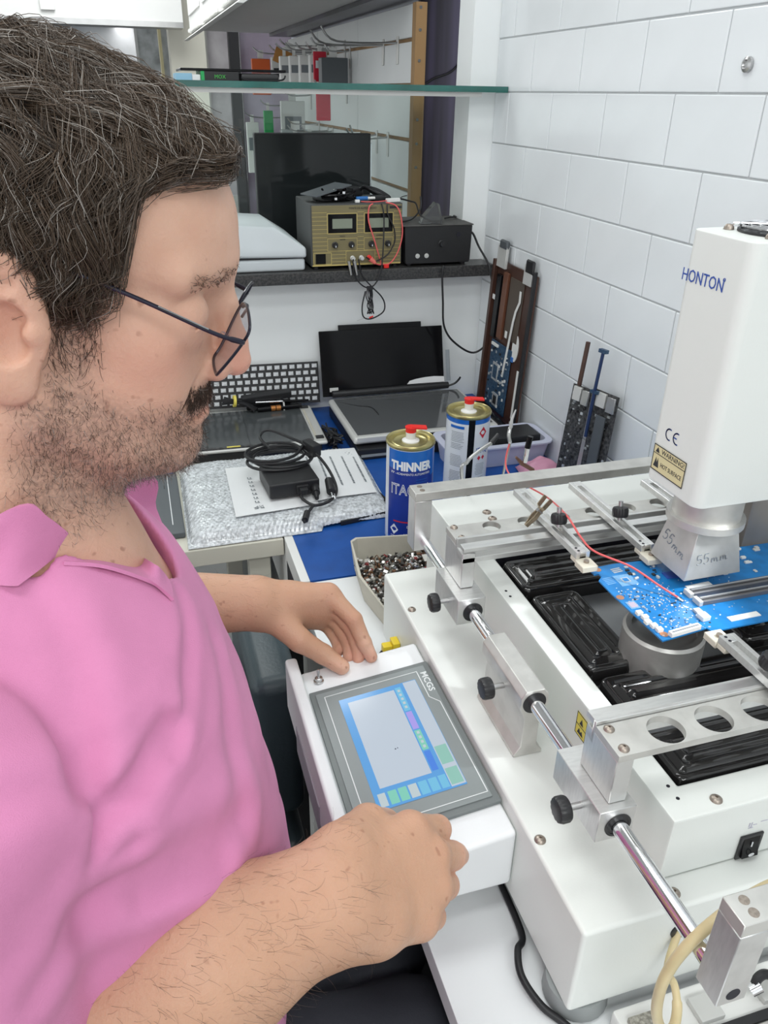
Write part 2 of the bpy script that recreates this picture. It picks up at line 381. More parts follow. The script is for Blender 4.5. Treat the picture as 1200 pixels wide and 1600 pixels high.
pack(2.62, 1.345, .10, .13, .02, M_bag, 'empty clear bag hanging near the wooden edge', cat='bag', x=SX-.07)

# wall cabinets above the slatwall
cb = thing('wall_cabinet', 'white wall cabinet with routed doors hanging at the top', 'cabinet', (0.55, 3.2, 1.71))
MB().box(0.352, 2.28, 1.712, 0.68, 4.07, 2.5).build('cabinet_body', mat('cabinet_grey', (0.55, 0.55, 0.54), 0.5, vary=.03), cb)
for k in range(3):
    y0 = 2.29+k*0.595
    d = MB().box(0.334, y0, 1.70, 0.351, y0+0.585, 2.48).build('cabinet_door', M_white, cb, bevel=0.003)
    MB().box(0.328, y0+0.05, 1.76, 0.3335, y0+0.535, 2.40).build('door_panel', M_white, d, bevel=0.003)
    MB().box(0.322, y0+0.05, 1.70, 0.3335, y0+0.535, 1.712).build('door_grip', M_white, d, bevel=0.002)
arch = [(0.305, 1.672), (0.322, 1.672), (0.39, 1.711), (0.36, 1.711)]
MB().box(0.681, 2.28, 1.70, SX+0.05, 4.07, 2.3).build('dark_upper_box', mat('dark_mottle', (.05, .05, .055), .35, vary=.4, vscale=4, col2=(.12, .11, .16)), cb)  # dark mottled box above the slats, right of the cabinet body
MB().add([(x, 2.28, z) for x, z in arch]+[(x, 4.07, z) for x, z in arch], [(0,1,2,3), (7,6,5,4), (0,4,5,1), (1,5,6,2), (2,6,7,3), (3,7,4,0)]).build('curved_trim', M_white, cb)

# dark poster wall
def poster_mat():
    m = bpy.data.materials.new('dark_poster'); m.use_nodes = True; nt = m.node_tree; b = nt.nodes['Principled BSDF']; b.inputs['Roughness'].default_value = 0.3
    tc = nt.nodes.new('ShaderNodeTexCoord'); mp = nt.nodes.new('ShaderNodeMapping'); mp.inputs['Rotation'].default_value = (0, math.radians(24), 0); mp.inputs['Scale'].default_value = (9, 1, 0.5)
    n = nt.nodes.new('ShaderNodeTexNoise'); n.inputs['Scale'].default_value = 1.3; n.inputs['Detail'].default_value = 3
    cr = nt.nodes.new('ShaderNodeValToRGB'); cr.color_ramp.elements[0].position = 0.45; cr.color_ramp.elements[0].color = (0.016, 0.014, 0.020, 1)
    cr.color_ramp.elements[1].position = 0.78; cr.color_ramp.elements[1].color = (0.13, 0.11, 0.22, 1)
    nt.links.new(tc.outputs['Object'], mp.inputs[0]); nt.links.new(mp.outputs[0], n.inputs['Vector']); nt.links.new(n.outputs['Fac'], cr.inputs[0]); nt.links.new(cr.outputs[0], b.inputs['Base Color'])
    return m
M_poster = poster_mat()
po = tag(MB().box(SX+0.032, 2.33, 0.4, 1.25, 2.35, 2.6).build('poster_panel', M_poster), 'dark purple poster panel right of the wooden edge', 'poster')
pc = tag(MB().tube(catmull([(0.80, 2.326, 1.02), (0.802, 2.326, 1.25), (0.80, 2.326, 1.47), (0.83, 2.326, 1.515), (0.90, 2.326, 1.545), (0.945, 2.326, 1.62), (0.94, 2.326, 1.72)], 8), 0.0028, 6).build('loose_cable', M_cableK), 'thin black cable hanging down the dark poster panel', 'cable')

# far end of the shop
po2 = tag(MB().box(0.655, 4.85, 0.2, 0.93, 4.89, 2.3).build('poster_panel', mat('mauve_poster', (0.14, 0.10, 0.14), 0.4, vary=.5, vscale=3, col2=(.30, .27, .33))), 'mauve poster board far behind the hanging packages', 'poster')
cp = tag(MB().box(0.585, 4.78, 0.1, 0.64, 4.83, 2.3).build('black_post', M_blackpl), 'black upright post beside the mauve poster board', 'post')
fw = thing('shop_window', 'distant shop window with pale frame left of the black post', 'window', (0.53, 4.9, 0))
MB().box(0.470, 4.88, 0.0, 0.485, 4.92, 2.3).build('frame', M_silver, fw); MB().box(0.485, 4.88, 0.0, 0.64, 4.92, 0.95).build('frame', M_silver, fw)
MB().box(0.485, 4.90, 0.95, 0.64, 4.905, 2.3).build('display_panel', mat('window_display', (0.36, 0.33, 0.36), 0.3, vary=.5, vscale=5, col2=(.62, .60, .62)), fw)
cw = struct(MB().box(0.285, 4.78, 0, 0.465, 4.95, 2.7).build('wall_cream', mat('cream_wall', (0.62, 0.60, 0.52), 0.7)), 'narrow cream wall section far behind the head', 'wall')
bm_ = struct(MB().box(-2.6, 4.55, 1.772, 0.345, 4.75, 2.7).build('trim_beam', M_ceil), 'white lintel beam across the far shopfront', 'beam')
bt = MB().box(-2.6, 4.545, 1.748, 0.345, 4.70, 1.7715).build('shutter_track', M_steel, bm_)
MB().box(-0.29, 4.53, 1.80, -0.23, 4.549, 1.85).build('sensor_box', M_white, bm_)
cc = struct(MB().box(-3.0, 4.76, 2.45, 1.6, 16, 2.52).build('ceiling_corridor', mat('corridor_ceiling', (0.42, 0.45, 0.47), 0.6)), 'grey corridor ceiling with lamps', 'ceiling')
for i in range(14):
    MB().box(-3.0, 5.2+i*0.75, 2.425, 1.6, 5.23+i*0.75, 2.449).build('ceiling_slat', M_steel, cc)
M_lamp = mat('lamp_glow', (1, 1, 1), 0.5, emit=(1, 0.98, 0.95), estr=6)
for i, (x, y) in enumerate(((-0.30, 10.5), (-0.30, 12.6), (0.62, 15.2), (0.22, 15.2))):
    t = thing('corridor_lamp', ['nearest long lamp on corridor ceiling', 'second long lamp on corridor ceiling', 'far right lamp at corridor end', 'far left lamp at corridor end'][i], 'lamp', (x, y, 2.40))
    MB().box(x-0.13, y-0.75, 2.402, x+0.13, y+0.75, 2.412).build('diffuser', M_lamp, t)
    MB().box(x-0.14, y-0.76, 2.412, x+0.14, y+0.76, 2.424).build('lamp_body', M_white, t)
struct(MB().box(-3.0, 15.9, 0, 1.6, 16.0, 2.6).build('wall_far', mat('corridor_wall', (0.42, 0.44, 0.46), 0.6, vary=.3, vscale=2)), 'far corridor end wall', 'wall')
for i, (x, y, wd) in enumerate(((0.36, 7.0, .12), (0.22, 8.2, .3))):
    t = thing('shop_display', ['pale display case at the corridor side', 'glass display front deeper in the corridor'][i], 'display', (x, y, 0))
    MB().box(x, y, 0, x+wd, y+0.06, 2.3).build('display_panel', mat('display_pale', (0.50, 0.52, 0.52), 0.3, vary=.6, vscale=7, col2=(.2, .21, .2)), t)
    MB().box(x-0.02, y-0.02, 0, x, y+0.08, 2.4).build('frame', M_sticker if i == 0 else M_silver, t)

lv = thing('louvre_panel', 'pale blue louvred shopfront panel beyond the hanging packages', 'panel', (1.2, 5.3, 0))
MB().box(0.90, 5.32, 0, 1.9, 5.36, 2.4).build('panel_sheet', mat('pale_blue_sheet', (.50, .53, .58), .5), lv)
for i in range(16): MB().box(0.90, 5.305, 0.9+i*.07, 1.9, 5.319, 0.945+i*.07).build('louvre', mat('louvre_grey', (.62, .65, .70), .4), lv)
# ================================================================== BENCHES
bn = thing('white_bench', 'white laminate workbench under the soldering machine', 'bench', (0.5, 0.4, 0))
MB().box(0.189, -0.75, 0.722, XW-0.002, 1.098, 0.75).build('bench_top', M_bench, bn, bevel=0.0015)
for (x, y) in ((0.255, -0.68), (0.255, 1.03), (0.78, -0.70), (0.80, 1.03)):
    MB().box(x-0.025, y-0.025, 0, x+0.025, y+0.025, 0.722).build('leg', M_white, bn, bevel=0.002)
bd = thing('blue_bench', 'bench with bright blue top and white side in the corner', 'bench', (0.5, 1.5, 0))
MB().box(0.212, 1.102, 0.728, XW-0.002, YB-0.001, 0.7502).build('bench_top', M_blue, bd)
MB().box(0.196, 1.102, 0.60, 0.2118, YB-0.002, 0.7505).build('side_rail', M_white, bd, bevel=0.001)
MB().box(0.1955, 1.17, 0.63, 0.1962, 1.24, 0.71).build('rail_slot', M_darkin, bd)
for (x, y) in ((0.225, 1.13), (0.225, 1.87), (0.80, 1.13), (0.80, 1.87)):
    MB().box(x-0.022, y-0.022, 0, x+0.022, y+0.022, 0.7275).build('leg', M_white, bd, bevel=0.002)
bl = thing('cream_table', 'cream edged table under the bubble wrap, left of the blue bench', 'table', (-0.3, 1.58, 0))
MB().box(-1.0, 1.255, 0.715, 0.194, YB-0.001, 0.7495).build('table_top', M_cream2, bl, bevel=0.002)
for (x, y) in ((0.150, 1.295), (-0.95, 1.295), (0.150, 1.87), (-0.95, 1.87)):
    MB().box(x-0.02, y-0.02, 0, x+0.02, y+0.02, 0.7145).build('leg', M_cream2, bl, bevel=0.002)

# ================================================================== THE REWORK STATION
st = thing('rework_station', 'cream soldering rework station with touch screen and hot air head', 'machine', (0.5, 0.6, 0.75))
# base
MB().box(0.279, 0.333, 0.772, 0.812, 0.899, 0.880).build('base', M_cream, st, bevel=0.004, seg=3)
for (x, y) in ((0.303, 0.359), (0.315, 0.86), (0.76, 0.365), (0.76, 0.86)):
    MB().lathe([(0.028, 0), (0.030, 0.004), (0.028, 0.0215)], (x, y, 0.7503), n=24).build('rubber_foot', M_greypl, st)
# housing with heater opening
def ring_box(x0, y0, x1, y1, z0, z1, hx0, hy0, hx1, hy1, zf):
    mb = MB(); v = []
    o = [(x0, y0), (x1, y0), (x1, y1), (x0, y1)]; h = [(hx0, hy0), (hx1, hy0), (hx1, hy1), (hx0, hy1)]
    v += [(x, y, z0) for x, y in o]+[(x, y, z1) for x, y in o]+[(x, y, z1) for x, y in h]+[(x, y, zf) for x, y in h]
    f = [(0, 3, 2, 1)]; mi = [0]
    for i in range(4):
        j = (i+1) % 4
        f += [(i, j, 4+j, 4+i), (4+i, 4+j, 8+j, 8+i), (8+i, 8+j, 12+j, 12+i)]; mi += [0, 0, 2]
    f.append((12, 13, 14, 15)); mi.append(1)
    mb.v = v; mb.f = f; mb.m = mi
    return mb
ring_box(0.367, 0.360, 0.748, 0.963, 0.8805, 0.953, 0.394, 0.394, 0.70, 0.789, 0.925).build('heater_housing', [M_cream, M_recess, M_darkin], st, bevel=0.003, seg=2)
MB().box(0.367, 0.90, 0.772, 0.748, 0.963, 0.880).build('rear_skirt', M_cream, st, bevel=0.002)
# ceramic heaters with concentric ribs
def heater(x0, y0, x1, y1, ztop=0.949):
    L, W = x1-x0, y1-y0; nx = max(16, int(L/0.0028)); ny = max(12, int(W/0.0028)); vs = []; fs = []
    r = 0.012
    for j in range(ny+1):
        for i in range(nx+1):
            x = L*i/nx; y = W*j/ny
            dx = min(x, L-x); dy = min(y, W-y)
            if dx < r and dy < r: d = r-math.hypot(r-dx, r-dy)
            else: d = min(dx, dy)
            if d < -1e-9:
                q = r/math.hypot(r-dx, r-dy); ndx = r-(r-dx)*q; ndy = r-(r-dy)*q
                x = ndx if x < L/2 else L-ndx; y = ndy if y < W/2 else W-ndy; d = 0
            edge = min(1, d/0.005); h = -0.010*(1-math.sqrt(max(0, 1-(1-edge)**2)))
            if d > 0.006: h += 0.0019*math.cos((d-0.006)/0.0105*2*math.pi)-0.0019
            vs.append((x0+x, y0+y, ztop+h))
    n = nx+1
    for j in range(ny):
        for i in range(nx): fs.append((j*n+i, j*n+i+1, (j+1)*n+i+1, (j+1)*n+i))
    mb = MB().add(vs, fs)
    loop = [j for j in range(n)]+[n*k+nx for k in range(1, ny+1)]+[n*ny+nx-k for k in range(1, nx+1)]+[n*(ny-k) for k in range(1, ny)]
    b = len(mb.v); mb.add([(vs[k][0], vs[k][1], 0.9255) for k in loop], [])
    m = len(loop)
    for k in range(m): mb.f.append((loop[k], b+k, b+(k+1) % m, loop[(k+1) % m])); mb.m.append(0)
    return mb.build('ceramic_heater', M_ceramic, st, smooth=60)
heater(0.400, 0.713, 0.640, 0.785); heater(0.400, 0.556, 0.466, 0.702); heater(0.402, 0.486, 0.640, 0.546); heater(0.400, 0.398, 0.640, 0.462); heater(0.60, 0.556, 0.666, 0.702)
# lower nozzle under the board
ln = MB().lathe([(0.043, 0), (0.043, 0.052), (0.040, 0.055), (0.034, 0.055), (0.034, 0.050), (0, 0.050)], (0.492, 0.566, 0.9255), n=40).build('lower_nozzle', M_alud, st)
# screws
def screw(x, y, z, r=0.0055, parent=st):
    return MB().lathe([(r, 0), (r*0.95, 0.0012), (r*0.6, 0.0028), (r*0.22, 0.0033), (r*0.2, 0.0018), (0, 0.0018)], (x, y, z), n=16).build('screw', M_screw, parent)
for (x, y) in ((0.289, 0.803), (0.287, 0.427), (0.373, 0.346), (0.60, 0.346)): screw(x, y, 0.880)
for (x, y) in ((0.416, 0.371), (0.640, 0.371)): screw(x, y, 0.953)
for (x, y) in ((0.434, 0.905), (0.434, 0.885), (0.60, 0.905)): screw(x, y, 0.953, 0.0065)
for (x, y) in ((0.385, 0.395), (0.385, 0.381), (0.376, 0.700), (0.376, 0.712)):
    MB().cyl((x, y, 0.953), (x, y, 0.9533), 0.0017, n=10).build('drilled_hole', M_darkin, st)
# rod, pillar
RX, RZ = 0.3222, 0.9500
MB().cyl((RX, 0.236, RZ), (RX, 0.875, RZ), 0.0072, n=28).build('guide_rod', M_chrome, st)
pil = MB()
prof = [(0.306, 0.880), (0.338, 0.880), (0.338, 0.884), (0.331, 0.893), (0.3305, 0.93), (0.3375, 0.945), (0.3375, 0.958), (0.332, 0.9655), (0.3125, 0.9655), (0.307, 0.958), (0.307, 0.945), (0.3135, 0.93), (0.313, 0.893), (0.306, 0.884)]
n = len(prof)
pil.add([(x, 0.526, z) for x, z in prof]+[(x, 0.622, z) for x, z in prof], [tuple(range(n)), tuple(range(2*n-1, n-1, -1))]+[(i, n+i, n+(i+1) % n, (i+1) % n) for i in range(n)])
pilo = pil.build('pillar', M_alud, st, bevel=0.0008, seg=1)
MB().lathe([(0.0125, 0), (0.0125, 0.0006), (0.0072, 0.0006)], (RX, 0.526, RZ), (0, -1, 0), n=28).build('bearing', M_blackpl, pilo)
MB().cyl((0.3075, 0.565, 0.944), (0.293, 0.565, 0.944), 0.003, n=10).build('knob_stem', M_steel, pilo)
knob('clamp_knob', pilo, (0.294, 0.565, 0.944), (-1, 0, 0), 0.0115, 0.013)
# sliding blocks with posts
def slide(y0, y1, ky, py0, py1):
    b = MB().box(0.303, y0, 0.9345, 0.3375, y1, 0.9685).build('slide_block', M_alu, st, bevel=0.0006, seg=1)
    for yy, s in ((y0, -1), (y1, 1)):
        MB().lathe([(0.0122, 0), (0.0122, 0.0008), (0.0098, 0.0008), (0.0098, 0.0003), (0.0073, 0.0003)], (RX, yy, RZ), (0, s, 0), n=28).build('bearing', M_blackpl, b)
    MB().cyl((0.304, ky, 0.950), (0.290, ky, 0.950), 0.003, n=10).build('knob_stem', M_steel, b)
    knob('clamp_knob', b, (0.291, ky, 0.950), (-1, 0, 0), 0.0115, 0.012)
    MB().box(0.3145, py0, 0.969, 0.3305, py1, 1.0155).build('bar_post', M_alu, st, bevel=0.0006, seg=1)
    return b
slide(0.373, 0.447, 0.400, 0.380, 0.427); slide(0.686, 0.760, 0.716, 0.709, 0.762)
# far side of the frame
RX2 = 0.7730
MB().cyl((RX2, 0.236, RZ), (RX2, 0.875, RZ), 0.0072, n=24).build('guide_rod', M_chrome, st)
for (a_, b_, p0, p1) in ((0.373, 0.447, 0.380, 0.427), (0.686, 0.760, 0.709, 0.762)):
    MB().box(RX2-0.017, a_, 0.9345, RX2+0.017, b_, 0.9685).build('slide_block', M_alu, st, bevel=0.0006, seg=1)
    MB().box(RX2-0.008, p0, 0.969, RX2+0.008, p1, 1.0155).build('bar_post', M_alu, st, bevel=0.0006, seg=1)
MB().box(RX2-0.016, 0.53, 0.8803, RX2+0.016, 0.62, 0.9655).build('pillar', M_alud, st, bevel=0.003)
def plate_holes(x0, x1, y0, y1, z0, z1, cxs, cy, r, n=28):
    """flat bar with a row of round through holes"""
    mb = MB(); xs = [x0]
    cxs = [c for c in cxs if c+r < x1]
    for i, c in enumerate(cxs): xs.append((c+(cxs[i+1] if i+1 < len(cxs) else 2*x1-c))/2 if i+1 < len(cxs) else min(x1, c+0.0233))
    segs = [(x0, cxs[0]-0.0233, None)]
    for c in cxs: segs.append((c-0.0233, c+0.0233, c))
    segs.append((cxs[-1]+0.0233, x1, None))
    for a, b, c in segs:
        if b-a < 1e-6: continue
        if c is None: mb.box(a, y0, z0, b, y1, z1); continue
        ci = []; sq = []
        for k in range(n):
            t = 2*math.pi*k/n; ux, uy = math.cos(t), math.sin(t); ci.append((c+r*ux, cy+r*uy))
            tx = ((b-c) if ux > 0 else (a-c))/ux if abs(ux) > 1e-9 else 1e9
            ty = ((y1-cy) if uy > 0 else (y0-cy))/uy if abs(uy) > 1e-9 else 1e9
            s = min(tx, ty); sq.append((c+s*ux, cy+s*uy))
        # snap corners
        for (X_, Y_) in ((a, y0), (b, y0), (b, y1), (a, y1)):
            k = min(range(n), key=lambda q: (sq[q][0]-X_)**2+(sq[q][1]-Y_)**2); sq[k] = (X_, Y_)
        vs = [(x, y, z1) for x, y in ci]+[(x, y, z1) for x, y in sq]+[(x, y, z0) for x, y in ci]+[(x, y, z0) for x, y in sq]
        fs = []
        for k in range(n):
            j = (k+1) % n
            fs += [(k, n+k, n+j, j), (2*n+k, 2*n+j, 3*n+j, 3*n+k), (k, j, 2*n+j, 2*n+k)]
            mx_, my_ = (sq[k][0]+sq[j][0])/2, (sq[k][1]+sq[j][1])/2
            if abs(my_-y0) < 1e-6 or abs(my_-y1) < 1e-6: fs.append((n+j, n+k, 3*n+k, 3*n+j))
        mb.add(vs, fs)
    return mb
HX = [0.3685+0.0465*i for i in range(8)]
cbf = plate_holes(0.3145, 0.785, 0.379, 0.4145, 1.0158, 1.0225, HX, 0.3955, 0.0158).build('clamp_bar', M_alud, st, smooth=30)
MB().box(0.3145, 0.4150, 1.003, 0.785, 0.4185, 1.0262).box(0.3145, 0.4185, 1.003, 0.785, 0.427, 1.010).box(0.3145, 0.4185, 1.0205, 0.785, 0.430, 1.0262).build('slotted_rail', M_alu, cbf, bevel=0.0004, seg=1)
for (x, y) in ((0.323, 0.4085), (0.323, 0.386)): screw(x, y, 1.0222, 0.0048, cbf)
cbb = plate_holes(0.3145, 0.785, 0.7315, 0.7645, 1.0158, 1.0225, HX, 0.752, 0.0112).build('clamp_bar', M_alud, st, smooth=30)
MB().box(0.3145, 0.7272, 1.003, 0.785, 0.7312, 1.0262).box(0.3145, 0.709, 1.003, 0.785, 0.7272, 1.0095).box(0.3145, 0.706, 1.0195, 0.785, 0.7190, 1.0245).build('slotted_rail', M_alu, cbb, bevel=0.0004, seg=1)
for (x, y) in ((0.323, 0.760), (0.323, 0.7345)): screw(x, y, 1.0222, 0.0048, cbb)
# fixed end frames
def endframe(y0, y1, x0):
    p = MB().box(x0, y0, 0.938, x0+0.0235, y1, 1.012).build('end_post', M_alu, st, bevel=0.0006, seg=1)
    b = MB().box(x0, y0, 1.0124, 0.785, y1, 1.0245).build('end_bar', M_alud, st, bevel=0.0006, seg=1)
    MB().box(0.7615, y0, 0.938, 0.7850, y1, 1.012).build('end_post', M_alu, st, bevel=0.0006, seg=1)
    for k in (0.3, 0.72): MB().cyl((x0+0.012, y0+(y1-y0)*k, 1.0245), (x0+0.012, y0+(y1-y0)*k, 1.0248), 0.0036, n=14).build('bolt_hole', M_screw, b)
    return p
pf = endframe(0.230, 0.252, 0.312)
MB().cyl((0.3235, 0.2297, 0.948), (0.3235, 0.2301, 0.948), 0.0055, n=20).build('rod_hole', M_darkin, pf)
endframe(0.853, 0.880, 0.306)
# clamp arms
def arm(x, y0, y1, ztop, tipdir, tipx=0.0, kn=None, kax=(0.1, 0.9, 0.35)):
    mb = MB(); w = 0.0085
    mb.box(x-w, y0, ztop-0.008, x-0.0035, y1, ztop).box(x+0.0035, y0, ztop-0.008, x+w, y1, ztop)
    mb.box(x-0.0036, y0, ztop-0.008, x+0.0036, y0+0.012, ztop).box(x-0.0036, y1-0.012, ztop-0.008, x+0.0036, y1, ztop).box(x-0.0036, y0, ztop-0.008, x+0.0036, y1, ztop-0.0055)
    a = mb.build('clamp_arm', M_alu, st, bevel=0.0004, seg=1)
    ye = y0 if tipdir < 0 else y1
    yb_ = (ye+tipdir*0.018)
    MB().box(x-0.0095, min(ye, yb_), ztop-0.016, x+0.0095, max(ye, yb_), ztop-0.0085).box(x-0.0085, min(ye, ye-tipdir*0.012), ztop-0.014, x+0.0085, max(ye, ye-tipdir*0.012), ztop-0.0082).build('jaw_tip', mat('old_nylon', (.66, .62, .52), .5), a, bevel=0.0008, seg=1)
    MB().cyl((x, ye+tipdir*0.008, ztop-0.0085), (x, ye+tipdir*0.008, ztop-0.006), 0.003, n=12).build('tip_screw', M_screw, a)
    for yy in (ye-tipdir*0.004, ye-tipdir*0.010):
        MB().cyl((x-0.004, yy, ztop), (x-0.004, yy, ztop+0.0002), 0.0016, n=10).build('pin_hole', M_darkin, a)
    if kn is not None:
        MB().cyl((x, kn, ztop), (x+kax[0]*.02, kn+kax[1]*.02, ztop+kax[2]*.02+.004), 0.0028, n=10).build('knob_stem', M_steel, a)
        knob('clamp_knob', a, (x, kn, ztop+0.004), kax, 0.0095, 0.013)
    return a
arm(0.4325, 0.648, 0.812, 1.036, -1, kn=0.707, kax=(0.05, 0.25, 0.95))
arm(0.5115, 0.643, 0.812, 1.036, -1, kn=0.703, kax=(0.05, 0.25, 0.95))
arm(0.6085, 0.643, 0.795, 1.036, -1)
arm(0.488, 0.39, 0.478, 1.036, 1, kn=0.424, kax=(0.05, -0.2, 0.95))
# touch console
zt = lambda x: 0.8465+(x-0.13)*0.118
cm = MB(); xs = (0.1275, 0.2785)
cm.add([(xs[0], 0.452, 0.79), (xs[1], 0.452, 0.79), (xs[1], 0.757, 0.79), (xs[0], 0.757, 0.79), (xs[0], 0.452, zt(xs[0])), (xs[1], 0.452, zt(xs[1])), (xs[1], 0.757, zt(xs[1])), (xs[0], 0.757, zt(xs[0]))],
       [(0,3,2,1),(4,5,6,7),(0,1,5,4),(1,2,6,5),(2,3,7,6),(3,0,4,7)])
con = cm.build('control_console', M_whitebox, st, bevel=0.005, seg=3)
con['label'] = 'white console box holding the touch screen'
MB().box(0.1125, 0.452, 0.785, 0.1272, 0.770, 0.862).build('console_lip', M_whitebox, con, bevel=0.004, seg=3)
MB().box(0.1112, 0.575, 0.775, 0.1128, 0.70, 0.815).build('side_label_slot', mat('slot_grey', (.35, .33, .37), .4), con, bevel=0.0004, seg=1)
MB().box(0.20, 0.47, 0.784, 0.278, 0.74, 0.7895).build('console_bracket', M_alu, con)
TC = frame((0.131, 0.488, zt(0.131)), (1, 0, 0.118), (0, 1, 0))      # local: x across (to the machine), y along, z up
bz = MB().box(0, 0, 0, 0.148, 0.224, 0.0045, 0, TC).build('screen_bezel', mat('bezel_dark', (.165, .185, .185), .42), con, bevel=0.0012)
MB().box(0.0065, 0.0075, 0.0045, 0.1415, 0.2165, 0.0059, 0, TC).build('bezel_face', M_bezel, con, bevel=0.0008)
ln_ = MB()
def strip(pts, w_, z, mb, T, m=0):
    for (a, b) in zip(pts[:-1], pts[1:]):
        a = Vector((*a, 0)); b = Vector((*b, 0)); d = (b-a).normalized(); q = Vector((-d.y, d.x, 0))*w_/2; e_ = d*w_/2
        mb.add([tuple(a-q-e_+V(0,0,z)), tuple(b-q+e_+V(0,0,z)), tuple(b+q+e_+V(0,0,z)), tuple(a+q-e_+V(0,0,z))], [(0, 1, 2, 3)], m, T)
strip([(0.016, 0.208), (0.016, 0.014), (0.139, 0.014), (0.139, 0.150), (0.130, 0.162), (0.130, 0.208), (0.016, 0.208)], 0.0011, 0.0062, ln_, TC)
con2 = ln_.build('bezel_line', M_line, con, smooth=0)
# "MCGS" reads along the console, letters turned towards the machine
TT = TC @ Matrix(((0, 1, 0, 0.1335), (-1, 0, 0, 0.205), (0, 0, 1, 0.0061), (0, 0, 0, 1)))
text('MCGS', 0.0105, TT, M_line, 'printed_name', con, bold=0.00015, sx=1.25)
# screen picture
def scr_mat(n_, c_, e_=1.0):
    return mat('screen_'+n_, tuple(x*0.2 for x in c_), 0.12, emit=c_, estr=e_, spec=0.5)
SC = [scr_mat('blue', (0.085, 0.25, 0.50)), scr_mat('paper', (0.36, 0.41, 0.47)), scr_mat('cyan', (0.13, 0.36, 0.52)), scr_mat('violet', (0.28, 0.24, 0.56)),
      scr_mat('green', (0.16, 0.42, 0.34)), scr_mat('deepblue', (0.06, 0.17, 0.52)), scr_mat('sage', (0.20, 0.38, 0.33)), scr_mat('pale', (0.36, 0.42, 0.44)), scr_mat('ink', (0.05, 0.06, 0.08))]
sm = MB()
def q(x0, y0, x1, y1, m, z=0.0050): z = z+.0013; sm.add([(x0, y0, z), (x1, y0, z), (x1, y1, z), (x0, y1, z)], [(0, 1, 2, 3)], m, TC)
q(0.030, 0.030, 0.124, 0.196, 0)
q(0.039, 0.056, 0.095, 0.188, 1, .0052)
q(0.0965, 0.150, 0.1035, 0.190, 2, .0052); q(0.0965, 0.120, 0.1035, 0.148, 3, .0052); q(0.0965, 0.088, 0.1035, 0.118, 4, .0052); q(0.0965, 0.058, 0.1035, 0.086, 5, .0052)
q(0.108, 0.032, 0.1235, 0.195, 1, .0052); q(0.109, 0.062, 0.122, 0.088, 6, .0054); q(0.109, 0.034, 0.122, 0.056, 6, .0054)
for i, (m_, w_) in enumerate(((7, .008), (4, .009), (4, .009), (7, .009), (2, .009), (2, .009), (2, .008))):
    x = 0.034+i*0.0108; q(x, 0.033, x+w_, 0.050, m_, .0052)
q(0.069, 0.100, 0.0705, 0.1015, 8, .0054); q(0.0718, 0.1005, 0.0728, 0.102, 8, .0054)
for i in range(5): q(0.0985, 0.154+i*0.007, 0.1015, 0.158+i*0.007, 7, .0054)
for i in range(4): q(0.0985, 0.091+i*0.007, 0.1015, 0.095+i*0.007, 7, .0054)
sm.build('screen_picture', SC, con, smooth=0)
# toggle switch
MB().lathe([(0.0062, 0), (0.0062, 0.002), (0.0048, 0.0024), (0.0048, 0.006), (0.003, 0.0066), (0.003, 0.007), (0.0016, 0.007), (0.0022, 0.0165), (0.0012, 0.018), (0, 0.018)], (0.147, 0.732, zt(0.147)), (0.0, 0.05, 1), n=18).build('toggle_switch', M_steel, con)
# power rocker on the housing front
sw_ = MB().box(0.4435, 0.3578, 0.882, 0.4675, 0.3600, 0.911).build('rocker_switch', M_blackpl, st, bevel=0.001)
MB().add([(0.447, 0.3577, 0.886), (0.464, 0.3577, 0.886), (0.464, 0.3545, 0.8865), (0.447, 0.3545, 0.8865), (0.447, 0.3577, 0.908), (0.464, 0.3577, 0.908), (0.464, 0.3568, 0.8965), (0.447, 0.3568, 0.8965)],
         [(3, 2, 6, 7), (7, 6, 5, 4), (0, 3, 7, 4), (1, 5, 6, 2), (0, 1, 2, 3)]).build('rocker', M_blackgl, sw_)
TF = frame((0.4555, 0.3565, 0.901), (1, 0, 0), (0, 0, 1)); TF2 = frame((0.4555, 0.3540, 0.8895), (1, 0, 0), (0, -0.28, 1))
MB().box(-0.0005, -0.0028, 0, 0.0005, 0.0028, 0.0006, 0, TF).build('mark_on', M_inkw, sw_, smooth=0)
mb = MB(); ring = [(0.0024*math.cos(2*math.pi*k/16), 0.0024*math.sin(2*math.pi*k/16)+.001, 0) for k in range(16)]
mb.tube([TF2 @ Vector(p) for p in ring], 0.0005, 5, closed=True); mb.build('mark_off', M_inkw, sw_)
mb = MB(); TK = frame((0.449, 0.3598, 0.919), (1, 0, 0), (0, 0, 1))
for k, (x, y, w_, h_) in enumerate(((0, .002, .001, .005), (.0025, 0, .0008, .007), (.0045, .003, .004, .0006), (.012, .005, .007, .0005), (.0, .0, .005, .0006))): mb.box(x, y, 0, x+w_, y+h_, 0.0002, 0, TK)
mb.build('faded_print', mat('faded_lilac', (.50, .48, .60), .6), st, smooth=0)
# yellow warning label on the housing side
TL = frame((0.3668, 0.5155, 0.9115), (0, -1, 0), (0, 0, 1))
lab = MB().box(0, 0, 0, 0.019, 0.027, 0.0003, 0, TL).build('warning_label', M_stickery, st, smooth=0)
mb = MB()
for (y0, y1) in ((0, .0008), (.0125, .0133), (.0262, .027)): mb.box(0, y0, .0003, .019, y1, .0005, 0, TL)
for (x0, x1) in ((0, .0007), (.0183, .019)): mb.box(x0, 0, .0003, x1, .027, .0005, 0, TL)
mb.add([(.006, .015, .00045), (.013, .015, .00045), (.0095, .023, .00045)], [(0, 1, 2)], 0, TL).add([(.004, .003, .00045), (.015, .003, .00045), (.012, .009, .00045), (.0095, .006, .00045), (.007, .010, .00045)], [(0, 1, 2, 3, 4)], 0, TL)
mb.build('warning_print', M_inkk, lab, smooth=0)
